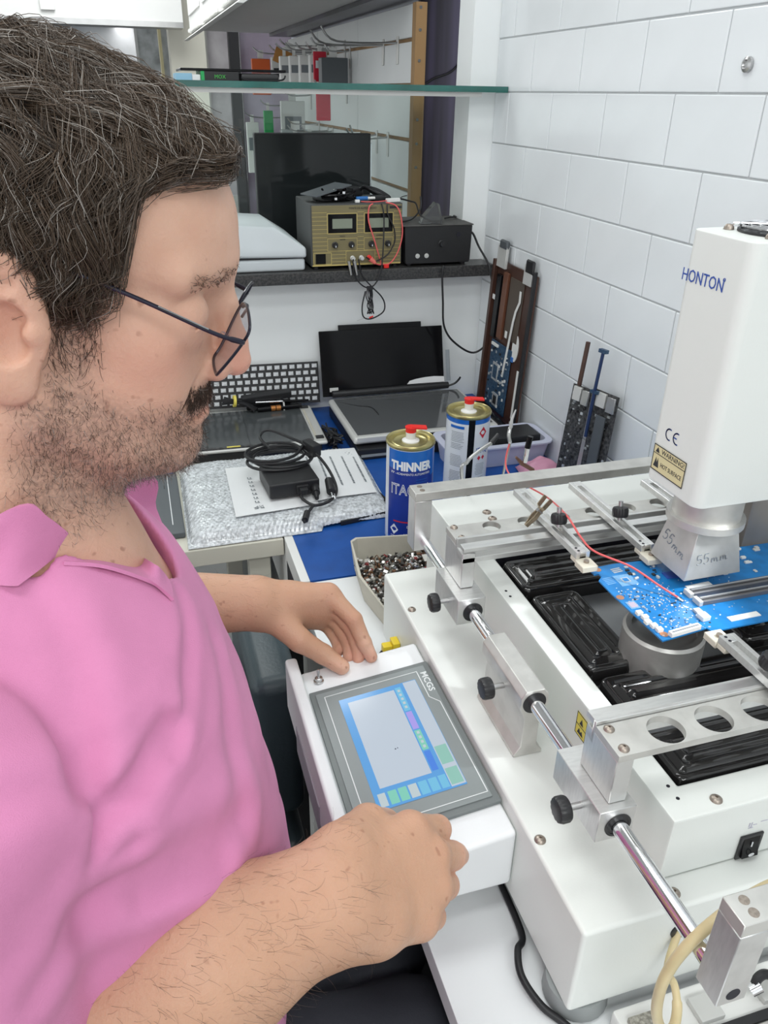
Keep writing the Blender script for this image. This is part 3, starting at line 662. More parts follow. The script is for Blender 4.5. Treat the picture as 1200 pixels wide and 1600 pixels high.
# cable hole + latex tube at the base front
MB().lathe([(0.0095, 0), (0.0095, 0.0014), (0.006, 0.0018), (0.003, 0.0005), (0, 0.0005)], (0.377, 0.333, 0.847), (0, -1, 0), n=20).build('grommet', M_blackpl, st)

# ---------------- the hot air head
hd = MB()
def rrect(x0, y0, x1, y1, r, n=6):
    p = []
    for cx, cy, a0 in ((x1-r, y1-r, 0), (x0+r, y1-r, 90), (x0+r, y0+r, 180), (x1-r, y0+r, 270)):
        for k in range(n+1): a = math.radians(a0+90*k/n); p.append((cx+r*math.cos(a), cy+r*math.sin(a)))
    return p
hx0, hy0, hx1, hy1 = 0.497, 0.566, 0.604, 0.655
hd.prism(rrect(hx0, hy0, hx1, hy1, 0.012), 1.121, 1.3745)
head = hd.build('hot_air_head', M_cream, st, bevel=0.0015, bang=60, smooth=35)
head['label'] = 'tall cream hot air head with blue lettering'
TH = frame((hx0-0.0003, 0.6545, 1.328), (0, -1, 0), (0, 0, 1))
text('HONTON', 0.0165, TH, M_inkb, 'printed_name', head, sx=0.82)
mb = MB(); TR = frame((hx0-0.0002, 0.5945, 1.339), (0, -1, 0), (0, 0, 1))
mb.tube([TR @ Vector((0.0014*math.cos(k*math.pi/6), 0.0014*math.sin(k*math.pi/6), 0)) for k in range(12)], 0.00035, 4, closed=True); mb.build('trademark_ring', M_inkb, head)
# CE mark
mb = MB(); TCE = frame((hx0-0.0003, 0.632, 1.172), (0, -1, 0), (0, 0, 1))
def arc(cx, cy, r, a0, a1, w_, mb, T):
    n_ = 14; pts = [(cx+r*math.cos(math.radians(a0+(a1-a0)*k/n_)), cy+r*math.sin(math.radians(a0+(a1-a0)*k/n_))) for k in range(n_+1)]
    strip(pts, w_, 0, mb, T)
arc(0.006, 0.006, 0.0058, 75, 285, 0.0014, mb, TCE); arc(0.0185, 0.006, 0.0058, 75, 285, 0.0014, mb, TCE); strip([(0.0127, 0.006), (0.0175, 0.006)], 0.0014, 0, mb, TCE)
mb.build('ce_mark', M_inkb, head, smooth=0)
TS = frame((hx0-0.0003, 0.645, 1.1335), (0, -1, 0), (0, 0, 1))
stk = MB().box(0, 0, 0, 0.0535, 0.0275, 0.0003, 0, TS).build('warning_sticker', M_sticker, head, smooth=0)
mb = MB()
strip([(0, 0), (0.0535, 0), (0.0535, 0.0275), (0, 0.0275), (0, 0)], 0.0011, 0.0005, mb, TS); strip([(0, 0.0185), (0.0535, 0.0185)], 0.0008, 0.0005, mb, TS)
mb.add([(.003, .0200, .0005), (.010, .0200, .0005), (.0065, .0260, .0005)], [(0, 1, 2)], 0, TS)
mb.add([(.003, .004, .0005), (.012, .004, .0005), (.0105, .010, .0005), (.0095, .015, .0005), (.008, .009, .0005), (.006, .015, .0005), (.0045, .009, .0005)], [(0, 1, 2, 3, 4, 5, 6)], 0, TS)
v_, f_ = text_mesh('WARNING!', 0.0075, 0.0001); mb.add([(x, y, z) for x, y, z in v_], f_, 0, TS @ tr(0.013, 0.0205, 0.0004))
v_, f_ = text_mesh('HOT SURFACE', 0.0068, 0.0001, sx=0.80); mb.add(v_, f_, 0, TS @ tr(0.0145, 0.0065, 0.0004))
mb.build('warning_print', M_inkk, stk, smooth=0)
# fan guard on top
fg = MB(); fc = (0.560, 0.612)
for r in (0.034, 0.026, 0.018, 0.009): fg.tube([(fc[0]+r*math.cos(k*math.pi/16), fc[1]+r*math.sin(k*math.pi/16), 1.380) for k in range(32)], 0.0014, 6, closed=True)
for a in (45, 135, 225, 315):
    a = math.radians(a); fg.tube([(fc[0]+0.004*math.cos(a), fc[1]+0.004*math.sin(a), 1.381), (fc[0]+0.040*math.cos(a), fc[1]+0.040*math.sin(a), 1.3795)], 0.0014, 6)
fg.build('fan_guard', M_chrome, head)
MB().lathe([(0.036, 0), (0.036, 0.002), (0.033, 0.002), (0.033, 0.0005), (0.0, 0.0005)], (fc[0], fc[1], 1.3748), n=32).build('fan_seat', M_blackpl, head)
for a in (45, 135, 225, 315):
    a_ = math.radians(a); x, y = fc[0]+0.050*math.cos(a_)*0.93, fc[1]+0.050*math.sin(a_)*0.78
    MB().lathe([(0.0048, 0), (0.0045, 0.002), (0.003, 0.0045), (0, 0.005)], (x, y, 1.3747), n=14).build('guard_screw', M_screw, head)
# nozzle
ncx, ncy = 0.545, 0.604
MB().lathe([(0.040, 1.086), (0.040, 1.0935), (0.035, 1.0935), (0.035, 1.1205)], (ncx, ncy, 0), n=44).build('nozzle_collar', M_alud, st)
nz = MB(); a = 0.0355; b = 0.025; ay = 0.031; by = 0.024
vs = [(ncx-a, ncy-ay, 1.0310), (ncx+a, ncy-ay, 1.0310), (ncx+a, ncy+ay, 1.0310), (ncx-a, ncy+ay, 1.0310), (ncx-b, ncy-by, 1.0858), (ncx+b, ncy-by, 1.0858), (ncx+b, ncy+by, 1.0858), (ncx-b, ncy+by, 1.0858)]
nz.add(vs, [(0,3,2,1),(4,5,6,7),(0,1,5,4),(1,2,6,5),(2,3,7,6),(3,0,4,7)])
nzo = nz.build('nozzle', M_alud, st, bevel=0.0006, seg=1); nzo['label'] = 'flared square metal nozzle marked 55mm'
def hand(T, parent, sc=1.0):
    """the marker writing: 55mm"""
    mb = MB(); w_ = 0.0011*sc
    five = [(0.0055, 0.0115), (0.0012, 0.0112), (0.0006, 0.0062), (0.0035, 0.0072), (0.0055, 0.005), (0.0048, 0.0018), (0.002, 0.0002), (0, 0.0012)]
    em = [(0, 0), (0.0004, 0.005), (0.0006, 0.003), (0.002, 0.005), (0.0033, 0.0042), (0.0035, 0.001), (0.0038, 0.003), (0.005, 0.005), (0.0063, 0.0042), (0.0068, 0.0002), (0.0085, 0.001)]
    for x, g in ((0, five), (0.0085, five), (0.018, em), (0.029, em)):
        P = [(x*sc+px*sc, py*sc) for px, py in g]
        P3 = catmull([(px, py, 0) for px, py in P], 4)
        mb.tube([T @ p for p in P3], w_/2, 4)
    return mb.build('marker_writing', M_inkg, parent, smooth=0)
hand(frame((ncx-0.022, ncy-ay+0.0021-0.0003, 1.0475), (1, 0, 0.06), (0, 0.128, 1)), nzo, 1.0)
hand(frame((ncx-a+0.0048-0.0003, ncy+0.0215, 1.0560), (-0.034, -1, -0.18), (0.19, 0, 1)), nzo, 1.05)
MB().box(0.600, 0.606, 1.10, 0.632, 0.640, 1.1205).build('head_bracket', M_white, st, bevel=0.001)
MB().box(0.640, 0.64, 0.954, 0.72, 0.700, 1.40).build('head_column', mat('column_bronze', (.30, .275, .25), .42, metal=.5, vary=.25), st, bevel=0.004)
MB().box(0.6042, 0.63, 1.25, 0.6402, 0.655, 1.36).build('column_bracket', M_alu, st)

# assumed work lamp, added out of view at right to brighten the board
wl = MB().lathe([(.012, 0), (.018, .004), (.018, .03), (.010, .045), (0, .046)], (.640, .455, 1.235), (.75, -.42, .95), 24).build('assumed_lamp_head', M_blackpl, st)
MB().tube(catmull([(.668, .440, 1.271), (.70, .42, 1.27), (.73, .40, 1.18), (.738, .385, 1.05), (.735, .38, .954)], 8), .004, 10).build('assumed_lamp_neck', M_blackrub, st)
sl_ = bpy.data.lights.new('assumed_lamp_light', 'SPOT'); sl_.energy = 3.2; sl_.spot_size = math.radians(34); sl_.spot_blend = .5; sl_.shadow_soft_size = .012; sl_.color = (.93, .97, 1.0)
so_ = bpy.data.objects.new('assumed_lamp_light', sl_); COL.objects.link(so_); so_.location = (.632, .459, 1.226); so_.rotation_euler = (Vector((.470, .552, 1.0165))-Vector((.632, .459, 1.226))).to_track_quat('-Z', 'Y').to_euler()
# ================================================================== THINGS ON THE BENCHES
def ray_(p):
    a = (p[0]-600)/1224; b = -(p[1]-800)/1224
    return Vector(R_)*a+Vector(U_)*b+Vector(F_)
def pz(p, z): r = ray_(p); return Vector(CAM)+r*((z-CAM[2])/r.z)
def pyy(p, y): r = ray_(p); return Vector(CAM)+r*((y-CAM[1])/r.y)
def pxx(p, x): r = ray_(p); return Vector(CAM)+r*((x-CAM[0])/r.x)
ZT = 0.7505
rnd = random.Random(11)

# ---------------------------------------------------------------- thinner cans
def bend(vs, c, r, th0, z0):
    return [(c[0]+(r+z)*math.cos(th0+u/r), c[1]+(r+z)*math.sin(th0+u/r), z0+v) for u, v, z in vs]
def subdiv_u(vs, fs, maxu=0.004):
    return vs, fs
def can(cx, cy, name, label, th0, face):
    t = thing(name, label, 'can', (cx, cy, ZT)); H = 0.1945; r = 0.0425
    mb = MB(); n = 64
    zs = [0, 0.002, 0.012, 0.03, 0.06, 0.10, 0.135, 0.150, 0.178, 0.186, 0.190]
    rr = [r-0.001, r, r, r, r, r, r, r, r, r, r]
    vs = []; fs = []; ms = []
    for z, q_ in zip(zs, rr):
        for j in range(n): a = th0+2*math.pi*(j+0.5)/n; vs.append((cx+q_*math.cos(a), cy+q_*math.sin(a), ZT+z))
    for i in range(len(zs)-1):
        for j in range(n):
            fs.append((i*n+j, i*n+(j+1) % n, (i+1)*n+(j+1) % n, (i+1)*n+j))
            d = (j+1)*360/n; d = d-360 if d > 180 else d
            ms.append(face(d, (zs[i]+zs[i+1])/2))
    mb.v = vs; mb.f = fs; mb.m = ms
    mb.f.append(tuple(range(n-1, -1, -1))); mb.m.append(0)
    body = mb.build('can_body', [M_canblue, M_cannavy, M_canwhite, M_blackgl, M_steel], t, smooth=60)
    MB().lathe([(r+0.0002, 0.187), (r+0.0014, 0.189), (r+0.0016, 0.193), (r+0.0002, 0.195), (r-0.0016, 0.194), (r-0.003, 0.190), (r-0.010, 0.1895), (r-0.011, 0.1905), (r-0.013, 0.1905), (r-0.014, 0.1895), (0.014, 0.1895), (0, 0.1895)], (cx, cy, ZT), n=56).build('can_lid', M_gold, t, smooth=50)
    MB().lathe([(0.0155, 0.1895), (0.0155, 0.1915), (0.012, 0.193), (0.0085, 0.195), (0.0085, 0.204), (0.0092, 0.2045), (0.0092, 0.207), (0, 0.207)], (cx, cy, ZT), n=28).build('spout', M_white, t)
    c = MB().lathe([(0.0095, 0.2072), (0.0095, 0.214), (0.0105, 0.2145), (0.0105, 0.2165), (0, 0.2168)], (cx, cy, ZT), n=24)
    c.box(-0.0145, -0.0075, 0.2145, 0.0125, 0.0075, 0.2172, 0, tr(cx, cy, ZT) @ rot('Z', -12) @ rot('Y', 4))
    c.build('spout_cap', M_red, t)
    return t, r
c1 = (0.4215, 1.212); th1 = math.atan2(-c1[1], -c1[0])
def face1(d, z):
    if -128 < d < -58: return 2
    if z > 0.186: return 2
    if z < 0.012: return 0
    lim = 0.137+0.010*math.cos(math.radians(d))
    return 1 if 0.012 < z < lim else 0
t1, r1 = can(c1[0], c1[1], 'thinner_can', 'blue metal can lettered THINNER with red spout cap', th1, face1)
def ctext(s, size, u, v, material, parent, c, r, th0, align='CENTER', bold=0, sx=1.0, name='printed_text'):
    vs, fs = text_mesh(s, size, 0.00012, align, bold, sx)
    mb = MB(); mb.add(bend([(x+u, y, 0.0004+z) for x, y, z in vs], c, r, th0, ZT+v), fs); return mb.build(name, material, parent, smooth=0)
ctext('THINNER', 0.0225, 0.003, 0.150, M_inkw, t1, c1, r1, th1, bold=0.0011, sx=0.80)
ctext("8\"8\" - ACABAMENTO AUTOMOTIVO", 0.0058, 0.002, 0.141, M_inkw, t1, c1, r1, th1, sx=0.80)
def outline_text(s, size, u, v, parent, c, r, th0, sx):
    cu = bpy.data.curves.new('txt', 'FONT'); cu.body = s; cu.size = size; cu.align_x = 'CENTER'; cu.fill_mode = 'NONE'; cu.bevel_depth = 0.0006; cu.bevel_resolution = 0; cu.resolution_u = 3
    o = bpy.data.objects.new('txt', cu); COL.objects.link(o); me = bpy.data.meshes.new_from_object(o); bpy.data.objects.remove(o)
    vs = [(a.co.x*sx+u, a.co.y, a.co.z*0.5+0.0004) for a in me.vertices]; fs = [tuple(p.vertices) for p in me.polygons]
    mb = MB(); mb.add(bend(vs, c, r, th0, ZT+v), fs); return mb.build('printed_brand', M_inkw, parent, smooth=0)
outline_text('ITAQUA', 0.029, 0.004, 0.102, t1, c1, r1, th1, 0.74)
def cstrip(u0, u1, v0, v1, material, parent, c, r, th0, name='printed_band', sl=0.0):
    n_ = max(2, int(abs(u1-u0)/0.003)); vs = []; fs = []
    for k in range(n_+1):
        u = u0+(u1-u0)*k/n_; vs += [(u, v0+sl*k/n_, 0.0005), (u, v1+sl*k/n_, 0.0005)]
    fs = [(2*k, 2*k+2, 2*k+3, 2*k+1) for k in range(n_)]
    mb = MB(); mb.add(bend(vs, c, r, th0, ZT), fs); return mb.build(name, material, parent, smooth=0)
cstrip(-0.028, 0.034, 0.046, 0.0485, M_inkr, t1, c1, r1, th1)
for i in range(5): cstrip(0.012, 0.034, 0.112+i*0.005, 0.1128+i*0.005, M_canblue, t1, c1, r1, th1)
ctext('DILUICAO DE', 0.0058, 0.012, 0.036, M_inkw, t1, c1, r1, th1, sx=.8); ctext('TINTAS', 0.0052, 0.012, 0.029, M_inkw, t1, c1, r1, th1, sx=.8); ctext('INDUSTRIALIZADO', 0.005, 0.010, 0.020, M_inkw, t1, c1, r1, th1, sx=.8)
mb = MB(); u0, v0 = -0.0265, 0.030
mb.add(bend([(u0-.009, v0, .0006), (u0, v0-.011, .0006), (u0+.009, v0, .0006), (u0, v0+.011, .0006)], c1, r1, th1, ZT), [(0, 1, 2, 3)]); mb.build('hazard_diamond', M_inkw, t1, smooth=0)
for i in range(3): cstrip(-0.034, -0.012+i*.004, 0.010+i*0.003, 0.0108+i*0.003, M_inkw, t1, c1, r1, th1)
mb = MB(); mb.tube([Vector(p) for p in bend([(0.030+.0055*math.cos(k*math.pi/8), .068+.0055*math.sin(k*math.pi/8), .0005) for k in range(16)], c1, r1, th1, ZT)], .0006, 4, closed=True); mb.build('round_emblem', M_inkw, t1)
c2 = (0.5770, 1.322); th2 = math.atan2(-c2[1], -c2[0])
def face2(d, z):
    if 4 < d < 22: return 3 if (abs(d-8) < 4 or abs(d-19) < 3) else 4
    if z > 0.178: return 0
    return 2
t2, r2 = can(c2[0], c2[1], 'thinner_can', 'white labelled metal can with red spout cap behind the blue can', th2, face2)
ctext('ITAQ', 0.017, 0.034, 0.118, M_inkb, t2, c2, r2, th2, sx=.75)
cstrip(-0.036, -0.006, 0.168, 0.1735, M_canblue, t2, c2, r2, th2)
for blk, (u, v, k, wd) in enumerate(((-0.034, 0.160, 7, .030), (-0.034, 0.136, 4, .028), (-0.034, 0.112, 8, .029), (-.034, .078, 8, .028), (0.020, 0.095, 8, .024), (.022, .066, 12, .022))):
    for i in range(k): cstrip(u+rnd.random()*.002, u+wd*(0.8+0.2*rnd.random()), v-i*0.0032, v-i*0.0032+0.0008, M_inkg, t2, c2, r2, th2, name='printed_line')
def cdiam(u0, v0, a, b, material, t, c, r, th): MB().add(bend([(u0-a, v0, .0006), (u0, v0-b, .0006), (u0+a, v0, .0006), (u0, v0+b, .0006)], c, r, th, ZT), [(0, 1, 2, 3)]).build('hazard_diamond', material, t, smooth=0)
cdiam(0.033, 0.160, .009, .012, M_inkr, t2, c2, r2, th2); cdiam(.027, .108, .004, .005, M_inkr, t2, c2, r2, th2); cdiam(.037, .108, .004, .005, M_inkr, t2, c2, r2, th2)

# ---------------------------------------------------------------- card box with scrap parts
bx = thing('card_tray', 'worn grey card tray full of electronic scrap beside the machine', 'tray', (0.34, 1.02, ZT))
outer = [(0.292, 0.936), (0.2745, 1.02), (0.289, 1.128), (0.300, 1.136), (0.440, 1.121), (0.440, 0.972), (0.352, 0.970), (0.345, 0.925)]
def shrink(P, k):
    c_ = (sum(p[0] for p in P)/len(P), sum(p[1] for p in P)/len(P)); out = []
    for p in P:
        d = Vector((p[0]-c_[0], p[1]-c_[1])); L = d.length; out.append((c_[0]+d.x*(L-k)/L, c_[1]+d.y*(L-k)/L))
    return out
inn = shrink(outer, 0.005); n = len(outer); low = shrink(outer, 0.010); lin = shrink(outer, .013)
tops = [0.791, 0.800, 0.803, 0.8035, 0.800, 0.79, 0.788, 0.788]
vs = [(*p, ZT) for p in low]+[(*p, z) for p, z in zip(outer, tops)]+[(*p, z) for p, z in zip(inn, tops)]+[(*p, ZT+0.003) for p in lin]
fs = [tuple(range(n-1, -1, -1)), tuple(range(3*n, 4*n))]
for i in range(n):
    j = (i+1) % n; fs += [(i, j, n+j, n+i), (n+i, n+j, 2*n+j, 2*n+i), (2*n+i, 2*n+j, 3*n+j, 3*n+i)]
MB().add(vs, fs).build('tray_body', M_cardb, bx, bevel=0.001, seg=1)
MB().box(-0.02, -0.0012, -0.012, 0.03, 0.0012, 0.004, 0, tr(0.318, 0.9275, 0.774) @ rot('Z', -10)).build('black_band', M_blackpl, bx)
MB().box(-0.01, -0.0012, 0.0, 0.02, 0.0012, 0.006, 0, tr(0.318, 0.930, ZT) @ rot('Z', -10)).build('black_corner', M_blackpl, bx)
# scrap: nobody could count it
sc = MB(); mats_s = [mat('scrap_dark', (.04, .035, .03), .4), mat('scrap_metal', (.55, .54, .52), .3, metal=.9), mat('scrap_brown', (.16, .08, .04), .4), mat('scrap_pale', (.62, .60, .56), .5), mat('scrap_red', (.25, .04, .04), .5)]
cxs, cys = 0.375, 1.015
from mathutils.geometry import intersect_point_tri_2d
k = 0
while k < 950:
    x = rnd.uniform(0.285, 0.428); y = rnd.uniform(0.945, 1.108)
    lx = 0.283 if y > 1.0 else 0.283+(1.0-y)*0.22
    if x < lx+0.006 or (x > .33 and y < .985): continue
    hgt = 0.772+0.010*math.exp(-((x-.37)**2+(y-1.03)**2)/.006)
    T = tr(x, y, hgt+rnd.uniform(-.008, .004)) @ Matrix.Rotation(rnd.uniform(0, 6.3), 4, Vector((rnd.random()-.5, rnd.random()-.5, rnd.random()-.5)).normalized())
    m_ = rnd.choices(range(5), (6, 4, 1.4, 1.6, .4))[0]; s_ = rnd.uniform(.6, 1.5)
    if rnd.random() < .55: sc.cyl((0, 0, -.002*s_), (0, 0, .002*s_), .0020*s_, n=8, m=m_, T=T)
    else: sc.box(-.003*s_, -.002*s_, -.0012*s_, .003*s_, .002*s_, .0012*s_, m_, T)
    k += 1
sc.box(-.012, -.008, -.001, .012, .008, .001, 3, tr(.412, 1.065, .787) @ rot('X', 14))
for i in range(6):
    a = rnd.uniform(0, 6.3); x, y = rnd.uniform(.32, .42), rnd.uniform(1.05, 1.10)
    sc.tube(catmull([(x, y, .780), (x+.008*math.cos(a), y+.008*math.sin(a), .790), (x+.018*math.cos(a), y+.015*math.sin(a), .781)], 4), .0009, 5, m=2)
so = sc.build('scrap_parts', mats_s, bx, smooth=30); so['kind'] = 'stuff'; so['label'] = 'heap of tiny mixed electronic parts'

# ---------------------------------------------------------------- bubble wrapped parcel with papers
bw = thing('bubble_wrapped_parcel', 'bubble wrapped parcel under the black charger', 'parcel', (0.2, 1.45, ZT))
def sheet(corner, nx, ny, zf, thick=0.0008):
    """corner: 4 (x,y) points in order; zf(u,v,x,y) gives the height"""
    A, B, C_, D = [Vector((*p, 0)) for p in corner]; vs = []; fs = []
    for j in range(ny+1):
        for i in range(nx+1):
            u, v = i/nx, j/ny; p = A*(1-u)*(1-v)+B*u*(1-v)+C_*u*v+D*(1-u)*v; vs.append((p.x, p.y, zf(u, v, p.x, p.y)))
    k = nx+1; m = len(vs)
    for j in range(ny):
        for i in range(nx): fs.append((j*k+i, j*k+i+1, (j+1)*k+i+1, (j+1)*k+i))
    top = len(fs); vs += [(x, y, z-thick) for x, y, z in vs]
    fs += [tuple(q+m for q in reversed(f)) for f in fs[:top]]
    loop = [i for i in range(k)]+[k*j+nx for j in range(1, ny+1)]+[k*ny+nx-i for i in range(1, nx+1)]+[k*(ny-j) for j in range(1, ny)]
    L = len(loop)
    fs += [(loop[i], loop[i]+m, loop[(i+1) % L]+m, loop[(i+1) % L]) for i in range(L)]
    return vs, fs
nz_ = np.random.RandomState(5); ph = nz_.rand(14, 3)*6.28; fr_ = nz_.randn(14, 2)*55
def wrinkle(x, y): return sum(math.sin(fr_[i, 0]*x+fr_[i, 1]*y+ph[i, 0]) for i in range(14))/14
def parcel_h(x, y):
    h = 0.776
    for d in (x-0.025, 0.425-x, y-1.262, 1.606-y): h -= 0.020*math.exp(-max(d, 0)/0.012)
    return h
def bub(u, v, x, y):
    cell = 0.0085; jx = x/cell; jy = y/cell*1.1547; ro = math.floor(jy); jx += 0.5*(ro % 2)
    fx, fy = jx-math.floor(jx)-.5, jy-ro-.5; d = math.hypot(fx, fy); b = 0.0026*max(0, 1-(d/0.46)**2)**.5 if d < .46 else 0
    e_ = math.exp(-min(max(u, 0)*40, 30))+math.exp(-(1-u)*40)+math.exp(-v*40)+math.exp(-(1-v)*40)
    return max(ZT+0.0018, parcel_h(x, y)+b*(0.8+0.4*wrinkle(x*2, y*2))+0.004*wrinkle(x, y)+0.003*e_*wrinkle(x*3, y*3)-0.012*min(1, e_))
M_bub = mat('bubble_film', (0.74, 0.77, 0.80), 0.14, trans=0.0, vary=0.5, vscale=150, coat=0.3, spec=0.8)
vs, fs = sheet([(0.022, 1.258), (0.268, 1.262), (0.428, 1.608), (0.028, 1.608)], 150, 130, bub)
MB().add(vs, fs).build('bubble_wrap', M_bub, bw, smooth=70)
vs, fs = sheet([(0.25, 1.272), (0.418, 1.285), (0.43, 1.606), (0.35, 1.606)], 60, 100, lambda u, v, x, y: max(ZT+0.0022, bub(u, v, x, y)+0.0015-0.010*u*(1-v)))
MB().add(vs, fs).build('bubble_wrap', M_bub, bw, smooth=70)
MB().box(-.045, -.05, ZT, .078, .12, .7605, 0, tr(.345, 1.330, 0) @ rot('Z', 9)).build('black_slab', M_blackpl, bw, bevel=.002)
vs, fs = sheet([(0.115, 1.305), (0.275, 1.318), (0.290, 1.52), (0.120, 1.525)], 24, 24, lambda u, v, x, y: 0.7815+0.0012*wrinkle(x, y))
lb = MB().add(vs, fs).build('label_sheet', M_paper, bw, smooth=70)
vs, fs = sheet([(0.262, 1.325), (0.402, 1.352), (0.415, 1.58), (0.282, 1.55)], 24, 24, lambda u, v, x, y: 0.7835+0.0016*wrinkle(x, y)-0.010*u*u)
lb2 = MB().add(vs, fs).build('delivery_note', M_paper, bw, smooth=70)
ink = MB()
def onsheet(x0, y0, w_, h_, a, zoff):
    c_, s_ = math.cos(a), math.sin(a); P = [(0, 0), (w_, 0), (w_, h_), (0, h_)]
    ink.add([(x0+p[0]*c_-p[1]*s_, y0+p[0]*s_+p[1]*c_, zoff(x0+p[0]*c_-p[1]*s_, y0+p[0]*s_+p[1]*c_)) for p in P], [(0, 1, 2, 3)])
z2 = lambda x, y: 0.7835+0.0016*wrinkle(x, y)-0.010*min(1, max(0, (x-.27)/.14))**2+0.0007
for line in range(5):
    xx = 0.285+line*0.026; y = 1.375+line*0.006
    while y < 1.53:
        L = rnd.uniform(.002, .006); onsheet(xx+(y-1.37)*.05, y, 0.004, L, 0.0, z2); y += L+rnd.uniform(.001, .003)
z1_ = lambda x, y: 0.7815+0.0012*wrinkle(x, y)+0.0006
for i in range(7): onsheet(0.158, 1.35+i*0.018, 0.009, 0.002, 0, z1_); onsheet(0.158, 1.354+i*0.018, 0.002, 0.006, 0, z1_); onsheet(.163, 1.354+i*.018, .003, .004, 0, z1_)
for i in range(40): onsheet(.152+rnd.random()*.018, 1.325+rnd.random()*.012, .002, .0015, 0, z1_)
ink.build('print', M_inkg, lb2, smooth=0)['kind'] = 'stuff'

# charger
chg = thing('laptop_charger', 'black laptop charger brick with coiled cable on parcel', 'charger', (0.23, 1.41, 0.79))
Tc = tr(0.233, 1.392, 0.7865) @ rot('Z', 4)
MB().box(-0.050, -0.043, 0, 0.050, 0.052, 0.031, 0, Tc).build('charger_brick', M_blackpl, chg, bevel=0.004, seg=3)
text('delta', 0.012, Tc @ tr(-0.02, 0.018, 0.0313), M_inkg, 'embossed_name', chg)
MB().box(0.002, -0.050, 0.006, 0.026, -0.042, 0.024, 0, Tc).box(0.006, -0.062, 0.009, 0.022, -0.050, 0.021, 0, Tc).build('cord_socket', M_blackrub, chg, bevel=0.002)
co = []
for i in range(4*24+1):
    a = 2*math.pi*i/24; k = i//24; co.append((0.222+0.010*math.sin(k*1.7)+(0.064-0.003*k)*math.cos(a), 1.445+0.006*k+(0.042+0.004*math.sin(k*2))*math.sin(a), 0.823+0.0042*k+0.003*math.sin(a*0.9+k)))
MB().tube(co, 0.0032, 8).build('coiled_cable', M_cableK, chg)
loop = catmull([(0.21, 1.475, .838), (.195, 1.51, .850), (.215, 1.53, .856), (.25, 1.50, .850), (.285, 1.455, .842), (.31, 1.40, .82), (.318, 1.35, .795), (.300, 1.315, .788), (.265, 1.300, .788), (.245, 1.318, .794), (.245, 1.332, .797)], 7)
MB().tube(loop, 0.0030, 8).build('cable_loop', M_cableK, chg)
MB().box(-.010, -.022, -.012, .010, .022, .014, 0, tr(.292, 1.455, .838) @ rot('Z', 20)).build('cable_tie', M_blackrub, chg, bevel=.003)
MB().cyl((.278, 1.372, .802), (.274, 1.335, .796), .010, .008, 14).cyl((.274, 1.335, .796), (.272, 1.318, .793), .006, .004, 12).build('strain_relief', M_blackrub, chg)
pl = MB().cyl((.306, 1.365, .806), (.303, 1.33, .797), .008, .009, 12).build('mains_plug', M_blackrub, chg)
MB().cyl((.3025, 1.33, .799), (.3015, 1.313, .795), .002, n=8).build('plug_pin', M_chrome, pl); MB().cyl((.3075, 1.33, .795), (.3065, 1.313, .791), .002, n=8).build('plug_pin', M_chrome, pl)
MB().tube(catmull([(.262, 1.302, .788), (.25, 1.285, .786), (.243, 1.277, .786)], 4), .003, 8).build('cable_end', M_cableK, chg)
MB().cyl((.245, 1.28, .786), (.236, 1.258, .782), .0062, n=14).cyl((.236, 1.258, .782), (.2335, 1.252, .7815), .003, n=10).build('barrel_plug', M_blackrub, chg)

# grey lid on the left
gl = thing('grey_laptop', 'dark grey laptop panel at the left end of the table', 'laptop', (-0.0, 1.45, ZT))
MB().box(-0.075, 1.305, ZT, 0.021, 1.585, 0.762).build('lid_panel', M_greylid, gl, bevel=0.003)
MB().box(-0.068, 1.57, 0.7622, 0.014, 1.582, 0.7628).build('blue_strip', M_canblue, gl); MB().box(0.0, 1.34, .7622, .0016, 1.56, .7626).build('pale_edge', M_paper, gl)
MB().box(-.055, 1.515, .7622, -.020, 1.5165, .7625).build('slot_line', M_blackpl, gl); MB().box(-.008, 1.50, .7622, -.006, 1.515, .7625).build('badge', M_blackpl, gl)
tag(MB().box(-.06, 1.588, ZT, .012, 1.603, .790).build('paper_card', M_paper), 'white card standing behind the dark grey laptop panel', 'card')

# LCD panel, left
lp = thing('lcd_panel', 'loose lcd panel in a silver frame behind the charger', 'screen', (0.2, 1.74, ZT))
lcdt = tr(0.205, 1.738, 0.0) @ rot('Z', -2)
MB().box(-0.165, -0.108, ZT, 0.150, 0.115, 0.772, 0, lcdt).build('base_tray', M_blackpl, lp, bevel=0.003)
MB().box(-0.172, -0.118, 0.7725, 0.162, 0.121, 0.782, 0, lcdt).build('silver_frame', M_silver, lp, bevel=0.006, seg=3)
MB().box(-0.165, -0.106, 0.7822, 0.132, 0.108, 0.7835, 0, lcdt).build('lcd_glass', M_lcdgrey, lp)
MB().box(-.0125, -.105, .7836, -.0117, .107, .7838, 0, lcdt).box(-.108, -.105, .7836, -.1045, .107, .7838, 0, lcdt).build('panel_seam', M_blackpl, lp, smooth=0)
MB().box(0.137, -.09, .7822, .142, .09, .7832, 0, lcdt).build('tape_strip', M_cardb, lp)
MB().box(-.165, -.1165, .7822, .02, -.109, .785, 0, lcdt).build('driver_board', M_pcbk, lp); MB().box(-.065, -.116, .785, -.035, -.110, .7855, 0, lcdt).build('yellow_sticker', M_stickery, lp)
for (x, y) in ((.146, .105), (.148, -.095)): MB().box(x-.010, y-.006, .7822, x+.008, y+.008, .785, 0, lcdt).build('corner_clip', M_blackpl, lp)

